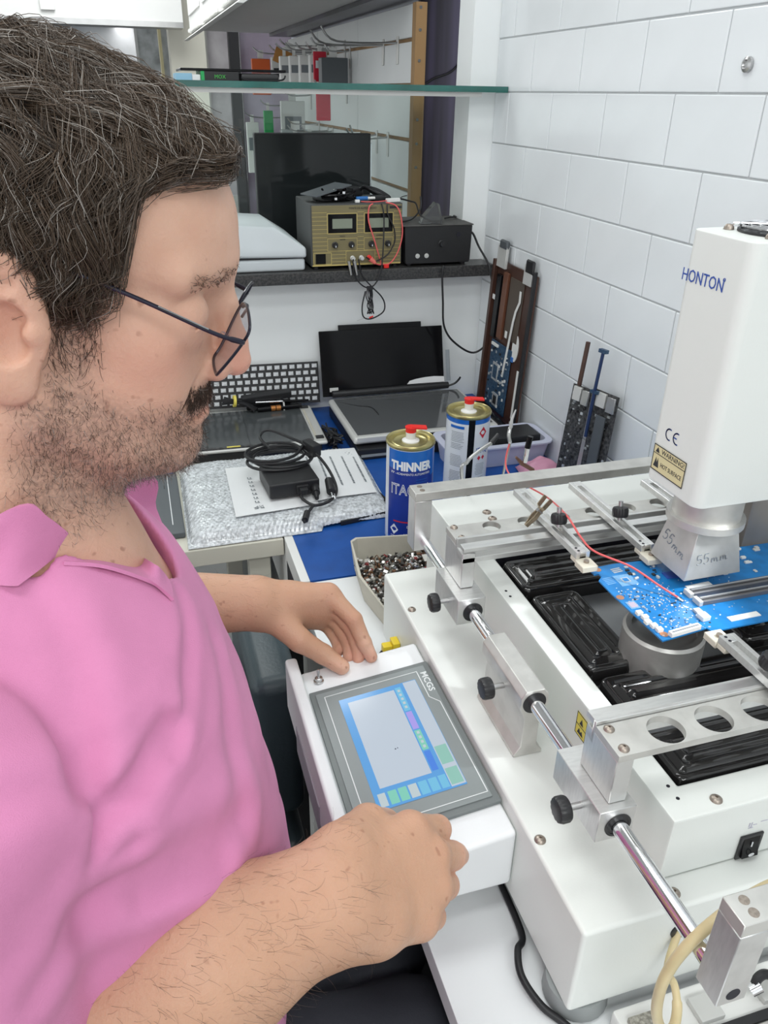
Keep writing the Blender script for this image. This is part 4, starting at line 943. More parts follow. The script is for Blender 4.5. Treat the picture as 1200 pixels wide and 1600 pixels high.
# keyboard against the wall
kb = thing('laptop_keyboard', 'black laptop keyboard frame with white key cells against wall', 'keyboard', (0.27, 1.89, 0.786))
Tk = frame((0.110, 1.872, 0.786), (1, 0, -0.02), (0, 0.028, 0.098))
MB().box(0, 0, -0.003, 0.292, 0.103, 0, 0, Tk).build('key_frame', M_blackpl, kb)
key = None
for r_ in range(6):
    for k in range(15):
        x = 0.006+k*0.0190+0.004*(r_ % 2); y = 0.006+r_*0.0163
        if x+0.0125 > .290: continue
        if key is None:
            key = MB().box(-.0062, -.0048, 0, .0062, .0048, .0012).build('key_cell', mat('key_cell_white', (.66, .68, .70), .45, vary=.3, vscale=200), None, org=(0, 0, 0)); kd = key.data; bpy.data.objects.remove(key)
        o = link('key_cell', kd, (0, 0, 0)); o.matrix_basis = Tk @ tr(x+0.006, y+.0055, .0001); o.parent = kb; o.matrix_parent_inverse = wm(kb).inverted()
tg = thing('battery_bar', 'long black laptop battery bar lying before the keyboard', 'battery', (0.28, 1.862, .80))
MB().box(-.062, -.010, 0, .062, .010, .018, 0, tr(.262, 1.853, .806) @ rot('Y', -4) @ rot('X', 12)).build('battery_case', M_blackpl, tg, bevel=.003)
MB().box(-.055, -.009, 0, .055, .009, .018, 0, tr(.265, 1.850, .7845)).build('battery_cells', M_blackgl, tg, bevel=.003)
ct = thing('gas_torch', 'thin black tool with copper bands lying behind the lcd panel', 'tool', (.29, 1.83, .79))
MB().cyl((.235, 1.828, .7905), (.345, 1.832, .7905), .0062, n=14).build('tool_body', M_blackgl, ct)
for x in (.268, .281): MB().cyl((x, 1.829, .7905), (x+.011, 1.8295, .7905), .0069, n=16).build('copper_band', M_copperw, ct)
MB().box(.299, 1.826, .784, .302, 1.834, .803).build('white_tab', M_white, ct)
tr2 = thing('chrome_rod', 'slim black and chrome rod lying above the copper banded tool', 'tool', (.29, 1.845, .80))
MB().cyl((.232, 1.838, .806), (.30, 1.84, .8025), .003, n=10).build('chrome_part', M_chrome, tr2); MB().cyl((.30, 1.84, .8025), (.365, 1.842, .7985), .0036, n=10).build('black_part', M_blackgl, tr2)
cbn = thing('cable_bundle', 'bundle of black cables with yellow tie before the keyboard', 'cable', (.20, 1.84, .79))
for i in range(7):
    o_ = i*.0042; MB().tube(catmull([(.150+o_*.3, 1.83+o_*.4, .812+o_*.5), (.175+o_*.2, 1.832, .812+.001*i), (.205+o_*.6, 1.83+.003*i, .806-.001*i), (.226+o_*.5, 1.826+.003*i, .789)], 6), .0030, 7).build('cable', M_cableK, cbn)
MB().lathe([(.0135, -.003), (.0145, -.003), (.0145, .003), (.0135, .003)], (.181, 1.8345, .8155), (1, .05, -.1), 20).build('yellow_tie', M_stickery, cbn)
cn = thing('cable_tangle', 'small tangle of black cables between the lcd panel and silver lid', 'cable', (.39, 1.66, ZT))
for i in range(9):
    pts = [(.385+rnd.uniform(-.018, .018), 1.665+rnd.uniform(-.05, .05), .757+rnd.uniform(0, .028)) for _ in range(6)]; MB().tube(catmull(pts, 6), .0022, 6).build('cable', M_cableK, cn)

# stack: black laptop base, silver screen lid, leaning black screen
ls = thing('closed_laptop', 'black laptop base at the bottom of the stack behind the cans', 'laptop', (.6, 1.69, ZT))
MB().box(.418, 1.556, ZT, .792, 1.845, .7775).build('base_shell', M_blackpl, ls, bevel=.004)
MB().box(.425, 1.5552, .758, .60, 1.5562, .764).build('port_row', M_greypl, ls)
MB().box(.7685, 1.565, .778, .790, 1.70, .795).build('cover_panel', M_blackgl, ls, bevel=.006)
sl = thing('laptop_screen', 'silver rimmed laptop screen lid lying flat on the stack', 'screen', (.58, 1.70, .78))
Tl = tr(.588, 1.700, .7835) @ rot('X', 0.6)
MB().box(-.176, -.130, 0, .178, .128, .018, 0, Tl).build('lid_frame', M_silver, sl, bevel=.008, seg=3)
MB().box(-.164, -.116, .0182, .166, .116, .0194, 0, Tl).build('screen_glass', mat('mirror_glass', (.10, .105, .11), .05, coat=.6), sl)
MB().box(-.168, -.128, .006, -.095, -.1305, .017, 0, Tl).build('corner_cap', M_silver, sl, bevel=.001)
MB().box(-.09, -.1305, .004, .176, -.1312, .014, 0, Tl).build('lip_slot', M_blackgl, sl)
le = thing('leaning_screen', 'tall black laptop screen leaning upright against the white wall', 'screen', (.57, 1.86, .80))
Tn = frame((.405, 1.850, .800), (1, 0, -.012), (0, .045, .152))
MB().box(0, 0, -.004, .328, .163, 0, 0, Tn).build('screen_panel', M_blackgl, le, bevel=.002)
MB().box(.052, .10, -.010, .272, .176, -.0045, 0, Tn).build('rear_panel', M_blackgl, le, bevel=.001)
MB().cyl((.425, 1.832, .8125), (.735, 1.832, .8115), .0085, n=18).build('hinge_bar', M_blackpl, le)
vs = [(.225, .018), (.328, .018), (.328, .032), (.30, .034), (.275, .033), (.25, .030), (.232, .026)]
MB().prism(vs, .0002, .0012, 0, Tn).build('torn_paper', M_paper, le, smooth=0)
MB().box(.018, .012, .0002, .040, .022, .003, 0, Tn).build('hinge_screw_plate', M_silver, le)
MB().box(.335, .02, -.002, .345, .10, .001, 0, Tn).build('clear_tape', M_bag, le)
MB().tube(catmull([(.735, 1.83, .81), (.752, 1.828, .816), (.762, 1.826, .826), (.764, 1.822, .833)], 5), .0028, 6).build('antenna_lead', M_cableK, le)
MB().tube(catmull([(.43, 1.80, .803), (.47, 1.76, .804), (.50, 1.74, .804), (.505, 1.69, .803)], 6), .0013, 6).build('screen_lead', M_cableK, le)

# lilac tray with black things
ty = thing('lilac_tray', 'shallow lilac plastic tray in the corner by the tiles', 'tray', (.70, 1.49, ZT))
P = rrect(.595, 1.442, .838, 1.55, .022); Pi = rrect(.603, 1.450, .830, 1.542, .018); Pb = rrect(.603, 1.450, .830, 1.542, .020); Pc = rrect(.611, 1.458, .822, 1.534, .016)
Ro = rrect(.587, 1.434, .8425, 1.558, .026)
n = len(P); vs = [(*p, ZT) for p in Pb]+[(*p, .797) for p in P]+[(*p, .799) for p in Ro]+[(*p, .8025) for p in Ro]+[(*p, .8025) for p in Pi]+[(*p, ZT+.003) for p in Pc]
fs = [tuple(range(n-1, -1, -1)), tuple(range(5*n, 6*n))]
for l in range(5):
    for i in range(n): j = (i+1) % n; fs.append((l*n+i, l*n+j, (l+1)*n+j, (l+1)*n+i))
MB().add(vs, fs).build('tray_body', M_lilac, ty, smooth=50)
tb = thing('black_adapter_box', 'flat black box lying in the lilac tray', 'box', (.71, 1.495, .755))
MB().box(.616, 1.462, .754, .818, 1.530, .812).build('box_shell', M_blackpl, tb, bevel=.003); MB().box(.63, 1.4605, .79, .70, 1.4618, .806).build('box_vent', M_greypl, tb); MB().cyl((.66, 1.4605, .80), (.66, 1.458, .80), .006, n=14).build('box_jack', M_silver, tb)

# tall brown chassis leaning on the tiles
tc_ = thing('laptop_chassis', 'tall brown laptop chassis with blue board leaning on tiles', 'chassis', (.82, 1.7, .7505))
B0 = Vector((.824, 1.812, .7515)); ax_u = Vector((0, -.2275, -.0035)).normalized(); ax_v = Vector((.026-.026, -.145, .372))
ax_v = Vector((.016, -.150, .372)).normalized(); TCc = frame(B0, ax_u, ax_v)     # x: towards viewer along wall, y: up the chassis, z: towards -X
def cbx(x0, y0, z0, x1, y1, z1, nm, m_, par=None, bev=0.0008):
    return MB().box(x0, y0, z0, x1, y1, z1, 0, TCc).build(nm, m_, par or tc_, bevel=bev, seg=1)
W_, L_ = .216, .412
zs_ = 1 if (TCc.to_3x3() @ Vector((0, 0, 1))).x < 0 else -1
def cc(x0, y0, z0, x1, y1, z1, nm, m_, par=None, bev=0.0008):
    a, b = sorted((z0*zs_, z1*zs_)); return cbx(x0, y0, a, x1, y1, b, nm, m_, par, bev)
cc(0, 0, 0, W_, L_-.03, .005, 'shell', M_brown)
cc(0, 0, .005, .012, L_-.03, .016, 'side_wall', M_brown); cc(W_-.006, 0, .005, W_, L_-.02, .014, 'side_wall', M_blackpl)
cc(.012, L_-.045, .005, .06, L_+.005, .012, 'hinge_bracket', M_silver); cc(.02, L_-.002, .004, .06, L_+.018, .014, 'hinge_cap', M_greylid, bev=.003)
cc(W_-.055, L_-.055, .005, W_-.015, L_-.012, .012, 'hinge_bracket', M_silver); cc(W_-.05, L_-.03, .006, W_-.012, L_-.0, .013, 'hinge_cap', M_blackpl, bev=.003)
cc(.030, .20, .005, .052, L_-.06, .014, 'dark_channel', M_blackgl); cc(.060, .205, .005, .085, L_-.05, .012, 'rib', mat('rust_brown', (.14, .055, .03), .4)); cc(.092, .215, .005, .165, L_-.055, .0075, 'dark_panel', mat('umber_panel', (.085, .065, .05), .45))
bo = cc(.035, .028, .006, .150, .195, .009, 'main_board', M_pcbd)
for i in range(70):
    x = rnd.uniform(.04, .14); y = rnd.uniform(.035, .185); s1, s2 = rnd.uniform(.002, .007), rnd.uniform(.002, .007)
    cc(x, y, .009, x+s1, y+s2, .0105+rnd.random()*.002, 'board_part', rnd.choice([M_solder, M_solder, M_chip, M_white, M_pcbd]), bo, 0)
cc(.062, .10, .009, .095, .145, .0112, 'cpu_socket', M_solder, bo); cc(.067, .106, .0112, .090, .139, .0116, 'socket_window', M_pcbd, bo)
cc(.082, .038, .009, .112, .072, .0112, 'chip_frame', M_solder, bo); cc(.088, .044, .0112, .106, .066, .0117, 'chip', M_chip, bo)
cc(.044, .183, .009, .080, .190, .014, 'white_connector', M_white, bo)
rb = MB(); pts = [(W_-.060, L_-.075), (W_-.058, L_-.10), (W_-.072, L_-.125), (W_-.078, L_-.15), (W_-.085, L_-.20), (W_-.092, L_-.25), (W_-.098, L_-.29)]
for (a, b) in zip(pts[:-1], pts[1:]): rb.prism([(a[0]-.0045, a[1]), (a[0]+.0045, a[1]), (b[0]+.0045, b[1]), (b[0]-.0045, b[1])], .0095*zs_, .0105*zs_, 0, TCc)
rb.build('white_ribbon', M_white, tc_, smooth=0)
el = [(W_-.055+.016*math.cos(k*math.pi/12), .205+.032*math.sin(k*math.pi/12)) for k in range(24)]
MB().prism(el, .0055*zs_, .007*zs_, 0, TCc).build('white_oval', M_white, tc_, smooth=0)
cc(W_-.080, .170, .006, W_-.056, .182, .009, 'blue_tag', mat('tag_blue', (.03, .14, .45), .4)); cc(W_-.028, .04, .006, W_-.018, .16, .008, 'white_bracket', M_white); cc(W_-.03, .02, .006, W_-.005, .032, .008, 'white_bracket', M_white)
cc(-.001, .06, .003, .0, .12, .009, 'edge_slot', M_silver); cc(-.001, .15, .003, .0, .20, .009, 'edge_slot', M_silver); cc(.02, .29, .0145, .034, .302, .0152, 'white_label', M_white); cc(.10, .215, .0078, .112, .232, .0084, 'white_label', M_white)

# dark boards against the wall
def dark_board(name, label, p0, ux, vy, w_, l_, strip_m, seed):
    t = thing(name, label, 'circuit board', p0); T = frame(p0, ux, vy); r = random.Random(seed)
    b = MB().box(0, 0, 0, w_, l_, .0016, 0, T).build('board', M_pcbk, t)
    for i in range(70):
        x, y = r.uniform(.002, w_-.008), r.uniform(.002, l_-.008); MB().box(x, y, .0016, x+r.uniform(.002, .007), y+r.uniform(.002, .006), .002+r.random()*.0025, 0, T).build('board_part', r.choice([M_chip, M_chip, M_solder, M_greypl, M_pcbk]), b, smooth=0)
    MB().box(w_*.15, l_-.030, .0016, w_*.55, l_-.002, .008, 0, T).build('port_can', M_silver, b, bevel=.0006, seg=1)
    MB().box(w_*.62, l_-.034, .0016, w_*.95, l_-.004, .008, 0, T).build('port_can', M_steel, b, bevel=.0006, seg=1)
    return t, T
d1, T1 = dark_board('motherboard', 'black circuit board leaning on tiles, left of the pair', (.790, 1.335, ZT), (.30, -.95, 0), (.17, -.20, .97), .050, .222, 0, 1)
MB().box(.012, .222, .0, .020, .310, .006, 0, T1).build('brown_strip', M_brown, d1, bevel=.001)
d2, T2 = dark_board('motherboard', 'black circuit board with heat pipe leaning on tiles, right of pair', (.800, 1.262, ZT), (.25, -.95, 0), (.12, -.17, .97), .060, .235, 0, 2)
MB().box(.020, .02, .006, .044, .19, .010, 0, T2).build('grey_cover', M_greylid, d2, bevel=.001)
MB().tube([T2 @ Vector(p) for p in ((.006, .14, .011), (.006, .235, .011), (.007, .31, .010))], .0034, 8).build('blue_tube', mat('navy_tube', (.012, .03, .10), .4), d2)
MB().box(-.002, .307, .005, .016, .314, .014, 0, T2).build('tube_end', M_pcbd, d2); MB().box(-.003, .228, .006, .015, .234, .014, 0, T2).build('tube_clip', M_pcbd, d2)
# pink bag
pbv = []; pbf = []
vs, fs = sheet([(.735, 1.36), (.832, 1.345), (.838, 1.425), (.745, 1.43)], 24, 20, lambda u, v, x, y: ZT+.004+.030*(math.sin(math.pi*u)*math.sin(math.pi*v))**.6*(1+.5*wrinkle(x*3, y*3)), .0006)
tag(MB().add(vs, fs).build('antistatic_bag', M_pinkwire, smooth=70), 'crumpled pink antistatic bag by the tiled wall', 'bag')
# pale blue packaging behind the machine
fb = thing('foam_pack', 'pale blue crumpled foam packaging wedged behind the machine', 'packaging', (.5, 1.04, ZT))
vs = []; fs = []
def blob_box(x0, y0, z0, x1, y1, z1, n=14, amp=.006, seed=3):
    bm = bmesh.new(); bmesh.ops.create_cube(bm, size=1); bmesh.ops.subdivide_edges(bm, edges=bm.edges, cuts=n, use_grid_fill=True)
    r = np.random.RandomState(seed); F = r.randn(10, 3)*60; Ph = r.rand(10, 3)*6.3
    for v in bm.verts:
        p = Vector((x0+(v.co.x+.5)*(x1-x0), y0+(v.co.y+.5)*(y1-y0), z0+(v.co.z+.5)*(z1-z0)))
        d = np.array([sum(math.sin(F[i] @ np.array(p)+Ph[i, k]) for i in range(10))/10 for k in range(3)])*amp*2
        if v.co.z < -.49: d[2] = 0
        v.co = p+Vector(d)
    vs = [tuple(v.co) for v in bm.verts]; fs = [tuple(v.index for v in f.verts) for f in bm.faces]; bm.free(); return vs, fs
vs, fs = blob_box(.452, .985, ZT, .70, 1.085, .868)
MB().add(vs, fs).build('foam_body', M_foam, fb, smooth=60)

# ---------------------------------------------------------------- the board being repaired
pb = thing('laptop_motherboard', 'bright blue laptop motherboard clamped under the hot air nozzle', 'circuit board', (.55, .57, 1.0135))
ZP = 1.0165
outline = [(.4415, .506), (.4965, .5125), (.4985, .506), (.70, .5085), (.70, .637), (.515, .641), (.4700, .6445), (.4385, .6425), (.4385, .6300), (.4440, .6300), (.4440, .6240), (.4370, .6180), (.4370, .5900), (.4385, .5600)]
MB().prism(outline, ZP-.0016, ZP).build('board', M_pcb, pb, smooth=0)
MB().prism([(.448, .512), (.494, .517), (.50, .512), (.69, .514), (.69, .632), (.45, .615)], ZP-.006, ZP-.0017).build('board_underside_parts', M_chip, pb, smooth=0)
rp = random.Random(4); pads = MB()
for i in range(330):
    x = rp.uniform(.445, .505) if rp.random() < .8 else rp.uniform(.505, .60); y = rp.uniform(.512, .60 if x < .505 else .63)
    if rp.random() < .5: a, b = rp.uniform(.0008, .003), rp.uniform(.0008, .0022)
    else: a, b = rp.uniform(.0006, .0012), rp.uniform(.0006, .0012)
    if .450 < x < .470 and .596 < y < .626: continue
    h = rp.choice([.0002, .0004, .0009]); pads.box(x, y, ZP, x+a, y+b, ZP+h, rp.choice([0, 0, 0, 1, 2]))
po_ = pads.build('solder_pads', [M_solder, M_inkw, M_chip], pb, smooth=0); po_['kind'] = 'stuff'
def pcb(x0, y0, x1, y1, h, nm, m_, rz=0, bev=.0003):
    T = tr((x0+x1)/2, (y0+y1)/2, ZP) @ rot('Z', rz); a, b = (x1-x0)/2, (y1-y0)/2
    return MB().box(-a, -b, 0, a, b, h, 0, T).build(nm, m_, pb, bevel=bev if h > .001 else 0, seg=1)
M_pcbl = mat('pale_blue_pad', (.16, .36, .62), .4, vary=.2, vscale=300)
pcb(.4555, .6005, .4765, .6215, .0004, 'bare_chip_pad', M_pcbl); pcb(.4615, .6065, .4705, .6155, .0006, 'pad_centre', M_solder); pcb(.463, .608, .469, .614, .0008, 'pad_inner', M_pcb)
pcb(.4415, .5605, .4525, .5735, .0005, 'chip_outline', M_pcbl); pcb(.4430, .5625, .4510, .5715, .0007, 'pale_chip_pad', mat('mauve_pad', (.42, .36, .44), .5))
pcb(.452, .506+.0035, .489, .5155, .005, 'flat_connector', M_white, 6.5); pcb(.454, .5110, .487, .5130, .0054, 'connector_slot', M_inkg, 6.5)
for i, (x, y) in enumerate(((.4405, .5480), (.4420, .5400), (.4400, .5320), (.4425, .5250), (.4440, .5180))): pcb(x, y, x+.0065, y+.0055, .004, 'small_connector', M_white)
for (x, y) in ((.4470, .6380), (.4420, .5830), (.4490, .5150)):
    MB().lathe([(.0042, 0), (.0042, .0003), (.0018, .0003)], (x, y, ZP), n=18).build('mount_ring', M_copper, pb)
for k in range(5): pcb(.4420, .6080+k*.0028, .4530, .6092+k*.0028, .0003, 'printed_row', M_pcbl, 5)
for k in range(3): pcb(.4610, .6270+k*.0032, .4730, .6288+k*.0032, .0004, 'printed_row', M_solder, 5)
# memory slots
for k, y in enumerate((.5465, .5620)):
    s_ = pcb(.5165, y, .655, y+.0095, .0052, 'memory_slot', mat('slot_pewter', (.16, .16, .17), .35, metal=.4), 0)
    MB().box(.518, y+.003, ZP+.0053, .653, y+.0042, ZP+.0056).build('slot_gap', M_chip, s_, smooth=0); MB().box(.518, y+.0065, ZP+.0053, .653, y+.0075, ZP+.0057).build('contact_row', M_solder, s_, smooth=0)
    MB().box(.5115, y-.001, ZP, .5163, y+.011, ZP+.006).build('slot_latch', M_silver, s_, bevel=.0005, seg=1)
pcb(.5215, .5765, .5520, .5835, .0008, 'white_label', M_white, 2); pcb(.5275, .5150, .5640, .5225, .0008, 'white_label', M_white, 1)
pcb(.4985, .522, .508, .532, .005, 'white_connector', M_white, 3); pcb(.501, .5345, .5085, .542, .003, 'power_coil', M_silver); pcb(.512, .60, .532, .612, .001, 'dark_strip', M_inkb, -4)
for i in range(14):
    x, y = rp.uniform(.575, .66), rp.uniform(.585, .632); pcb(x, y, x+rp.uniform(.003, .008), y+rp.uniform(.003, .006), rp.uniform(.001, .004), 'chip', rp.choice([M_chip, M_silver, M_white]))
for i in range(12):
    x, y = rp.uniform(.468, .51), rp.uniform(.60, .632); pcb(x, y, x+rp.uniform(.002, .005), y+rp.uniform(.002, .005), rp.uniform(.001, .003), 'chip', rp.choice([M_chip, M_silver, M_solder]))

# thermocouple wire and clips
clipM = mat('tarnished_brass', (.42, .34, .24), .4, metal=.8, vary=.3, vscale=200)
def croc(tip, tail, name, label, up=(0, 0, 1), material=clipM, L=None):
    tip, tail = Vector(tip), Vector(tail); d = tail-tip; L = d.length; d.normalize(); T = frame(tip, d, Vector(up).cross(d))
    t = thing(name, label, 'clip', tip)
    up_ = [(0, .0), (L*.35, .0030), (L*.62, .0016), (L*.68, .0070), (L, .0085)]; lo_ = [(0, -.0004), (L*.35, -.003), (L*.62, -.0016), (L*.68, -.003), (L, -.0032)]
    for nm, P in (('upper_jaw', up_), ('lower_jaw', lo_)):
        mb = MB()
        for (a, b) in zip(P[:-1], P[1:]): mb.add([(a[0], -.0032, a[1]), (a[0], .0032, a[1]), (b[0], .0032, b[1]), (b[0], -.0032, b[1]), (a[0], -.0032, a[1]+.0012), (a[0], .0032, a[1]+.0012), (b[0], .0032, b[1]+.0012), (b[0], -.0032, b[1]+.0012)], [(0,1,2,3), (7,6,5,4), (0,4,5,1), (1,5,6,2), (2,6,7,3), (3,7,4,0)], 0, T)
        mb.build(nm, material, t, smooth=0)
    MB().cyl(T @ Vector((L*.55, -.0045, 0)), T @ Vector((L*.55, .0045, 0)), .0022, n=10).build('pivot', M_steel, t)
    return t
tip_ = pz((822, 822), 1.030); croc(tip_, tip_+Vector((.030, .004, .030)), 'crocodile_clip', 'brassy crocodile clip gripping the holed rear bar', up=(0, 1, .2))
wire = [pyy((797, 690), .965), pyy((790, 720), .96), pyy((797, 742), .94), pyy((825, 760), .90), pyy((856, 778), .85), pz((885, 805), 1.052), pz((908, 840), 1.046), pz((930, 862), 1.043), pz((985, 885), 1.036), pz((1030, 915), 1.026), pz((1060, 934), 1.0185)]
tw = thing('thermocouple_wire', 'thin red thermocouple wire running down to the blue board', 'wire', wire[-1])
MB().tube(catmull(wire, 8), .00125, 6).build('wire_sheath', M_redwire, tw)
MB().tube([pz((1058, 933), 1.0185), pz((1068, 940), 1.0172)], .0016, 6).build('bare_tip', M_steel, tw)
def goose(pts, name, label):
    t = thing(name, label, 'arm', pts[0]); P = catmull(pts, 14); mb = MB()
    rs = [.0026+.0004*(i % 2) for i in range(len(P))]; mb.tube(P, rs, 8).build('gooseneck', M_steel, t); return t, P
g1, P1 = goose([Vector((.462, .972, .7505)), Vector((.460, .972, .80)), pyy((722, 748), .972), pyy((730, 722), .975), pyy((748, 705), .98), pyy((768, 692), .985)], 'gooseneck_arm', 'silver gooseneck arm bending right beside the white can')
MB().cyl(P1[-1], P1[-1]+Vector((.013, .006, .010)), .004, .003, 10).build('arm_grip', M_blackrub, g1)
g2, P2 = goose([pyy((797, 692), .965), pyy((795, 680), .965), pyy((797, 668), .966)], 'gooseneck_arm', 'short upright metal clip holding the red wire')
MB().tube([pyy((798, 668), .966), pyy((800, 655), .967), pyy((806, 640), .968)], [.003, .0022, .001], 6).build('clip_nose', M_steel, g2)
MB().tube([pyy((797, 692), .965), pyy((786, 742), .966), Vector((.518, .967, .86)), Vector((.518, .968, .7505))], .002, 6).build('arm_rod', M_steel, g2)
g3 = thing('connector_clip', 'small black and silver connector with brown clip behind rear bar', 'clip', pyy((822, 722), .97))
MB().cyl(pyy((824, 700), .97), pyy((829, 682), .97), .0045, n=12).build('black_tip', M_blackgl, g3); MB().cyl(pyy((820, 722), .97), pyy((824, 700), .97), .004, n=12).build('silver_barrel', M_chrome, g3)
MB().tube([pyy((806, 714), .97), pyy((815, 724), .97), pyy((832, 734), .97), pyy((834, 748), .97)], [.0018, .0035, .0035, .003], 8).build('brown_handle', mat('brown_clip', (.13, .06, .04), .4), g3)

# yellow plug on the base side
yp = thing('thermocouple_plug', 'yellow thermocouple plug in the side of the machine', 'plug', (.272, .83, .80))
MB().box(.2555, .818, .797, .2688, .830, .813).build('plug_body', M_yellow, yp, bevel=.0015); MB().box(.2688, .815, .7945, .2788, .833, .8175).build('plug_flange', M_yellow, yp, bevel=.001)
MB().cyl((.2620, .8172, .805), (.2620, .8181, .805), .0022, n=12).build('plug_screw', M_screw, yp); MB().cyl((.2740, .8142, .800), (.2740, .8151, .800), .0028, n=12).build('plug_screw', M_screw, yp)
MB().tube(catmull([(.2560, .823, .803), (.248, .82, .796), (.243, .818, .788), (.236, .81, .765), (.235, .80, .7535), (.25, .78, .7535)], 6), .0026, 8).build('plug_lead', M_cableK, yp)
# ================================================================== THINGS ON THE LEDGE
ZL = 1.1125
ps = thing('power_supply', 'bench power supply with khaki front and two displays on ledge', 'power supply', (.497, 1.95, ZL))
for (x, y) in ((.40, 1.875), (.595, 1.875), (.40, 2.02), (.595, 2.02)): MB().cyl((x, y, ZL), (x, y, ZL+.0055), .007, n=14).build('foot', M_blackrub, ps)
MB().box(.387, 1.8625, ZL+.006, .608, 2.035, 1.257).build('cabinet', M_psdark, ps, bevel=.0025)
MB().box(.3900, 1.8590, ZL+.008, .6050, 1.8624, 1.2540).build('front_plate', M_psface, ps, bevel=.0006, seg=1)
TPs = frame((.390, 1.8588, ZL+.008), (1, 0, 0), (0, 0, 1)); PW, PH = .215, .1335
g = MB()
def fr2(x0, y0, x1, y1, w_, m_=None): strip([(x0*PW, y0*PH), (x1*PW, y0*PH), (x1*PW, y1*PH), (x0*PW, y1*PH), (x0*PW, y0*PH)], w_, .0002, g, TPs)
fr2(.165, .54, .495, .87, .0014); fr2(.575, .54, .905, .87, .0014); fr2(.165, .25, .495, .46, .0008); fr2(.575, .25, .905, .46, .0008); fr2(.37, .03, .70, .245, .0008); fr2(0.01, .03, .205, .225, .0012)
for i in range(11):
    y = .89-i*.068
    for (a, b) in ((.0, .16), (.50, .57), (.91, 1.0)):
        if y > .24: strip([(a*PW, y*PH), (b*PW, y*PH)], .0007, .0002, g, TPs)
for y in (.19, .13, .07):
    for (a, b) in ((.21, .365), (.705, .985)): strip([(a*PW, y*PH), (b*PW, y*PH)], .0007, .0002, g, TPs)
strip([(.0, .012*PH), (.99*PW, .012*PH)], .003, .0002, g, TPs)
g.build('gold_lines', M_psline, ps, smooth=0)
for x in (.175, .585):
    d = MB().box(x*PW, .555*PH, 0, (x+.31)*PW, .86*PH, .0012, 0, TPs).build('display_window', M_blackgl, ps, bevel=.0004, seg=1)
    MB().box((x+.045)*PW, .625*PH, .0013, (x+.265)*PW, .785*PH, .0016, 0, TPs).build('lcd_readout', M_lcd, d, smooth=0)
text('FONTE DE ALIMENTACAO', .0068, TPs @ tr(.405*PW, .935*PH, .0003), M_inkk, 'printed_text', ps, sx=.82)
MB().box(.86*PW, .935*PH, .0001, .995*PW, .975*PH, .0004, 0, TPs).build('black_tab', M_inkk, ps, smooth=0)
for (x, y, s) in ((.30, .485, 'VOLTS'), (.30, .43, 'AJUSTE'), (.71, .485, 'AMPERES'), (.71, .43, 'AJUSTE')): text(s, .0042, TPs @ tr(x*PW, y*PH, .0003), M_inkk, 'printed_text', ps)
for x in (.245, .43, .655, .845):
    k_ = MB().lathe([(.0072, 0), (.0072, .003), (.0058, .004), (.0052, .011), (.0, .011)], TPs @ Vector((x*PW, .355*PH, .0003)), (0, -1, 0), 22).build('dial_knob', M_blackpl, ps)
    MB().box(-.0008, -.004, 0, .0008, 0, .0004, 0, TPs @ tr(x*PW, .355*PH, .0112)).build('pointer', M_inkw, k_, smooth=0)
rs_ = MB().box(.03*PW, .04*PH, 0, .14*PW, .21*PH, .002, 0, TPs).build('rocker_switch', M_blackgl, ps, bevel=.0006, seg=1)
for i, (x, m_) in enumerate(((.44, M_silver), (.54, M_silver), (.63, M_red))):
    MB().lathe([(.0055, 0), (.0055, .003), (.0035, .004), (.0035, .009), (.0045, .0095), (.0045, .013), (0, .0135)], TPs @ Vector((x*PW, .125*PH, .0003)), (0, -1, 0), 16).build('binding_post', m_, ps)
# leads from the supply
y0 = 1.842
L1 = thing('red_test_lead', 'red test lead looping over the power supply front', 'lead', (.55, 1.85, 1.13))
MB().tube(catmull([(.533, 1.855, 1.257), (.523, 1.851, 1.249), (.522, 1.850, 1.22), (.535, 1.849, 1.18), (.548, 1.849, 1.14), (.552, 1.848, 1.122), (.54, 1.844, 1.124), (.529, 1.842, 1.130)], 8), .0016, 7).build('lead', M_redwire, L1)
MB().tube(catmull([(.552, 1.848, 1.122), (.575, 1.847, 1.124), (.595, 1.849, 1.15), (.605, 1.850, 1.19), (.600, 1.851, 1.23), (.588, 1.853, 1.252), (.565, 1.857, 1.259)], 8), .0016, 7).build('lead', M_redwire, L1)
MB().cyl((.524, 1.840, 1.137), (.535, 1.837, 1.127), .0068, .004, 14).build('red_plug', mat('coral_plug', (.72, .16, .13), .4), L1); MB().box(.560, 1.8455, 1.1126, .572, 1.853, 1.122).build('red_end', M_red, L1, bevel=.001)
L2 = thing('black_test_lead', 'tied bundle of black test leads hanging below the ledge', 'lead', (.52, 1.83, 1.02))
kn_ = pyy((577, 448), 1.83)
for pts in ([(562, 402), (562, 360), (560, 330), (556, 316)], [(600, 350), (604, 330), (595, 318)]):
    pass
def dl(px, ys, nm='lead', r=.0017, m_=M_cableK, par=None):
    return MB().tube(catmull([pyy(p, y) for p, y in zip(px, ys)], 8), r, 7).build(nm, m_, par if par is not None else L2)
dl([(552, 405), (553, 425), (560, 440), (572, 449), (584, 446), (594, 428), (598, 400), (600, 350), (599, 330), (596, 318)], [1.838, 1.836, 1.834, 1.832, 1.832, 1.834, 1.838, 1.848, 1.850, 1.857])
dl([(560, 405), (566, 430), (580, 447), (595, 462), (601, 475), (598, 488), (580, 498), (568, 495), (566, 478), (571, 455)], [1.838, 1.836, 1.832, 1.832, 1.832, 1.832, 1.832, 1.832, 1.832, 1.832])
dl([(605, 320), (606, 335), (615, 355), (617, 375), (610, 392), (600, 402), (585, 408), (572, 402)], [1.857, 1.852, 1.850, 1.850, 1.848, 1.845, 1.842, 1.840])
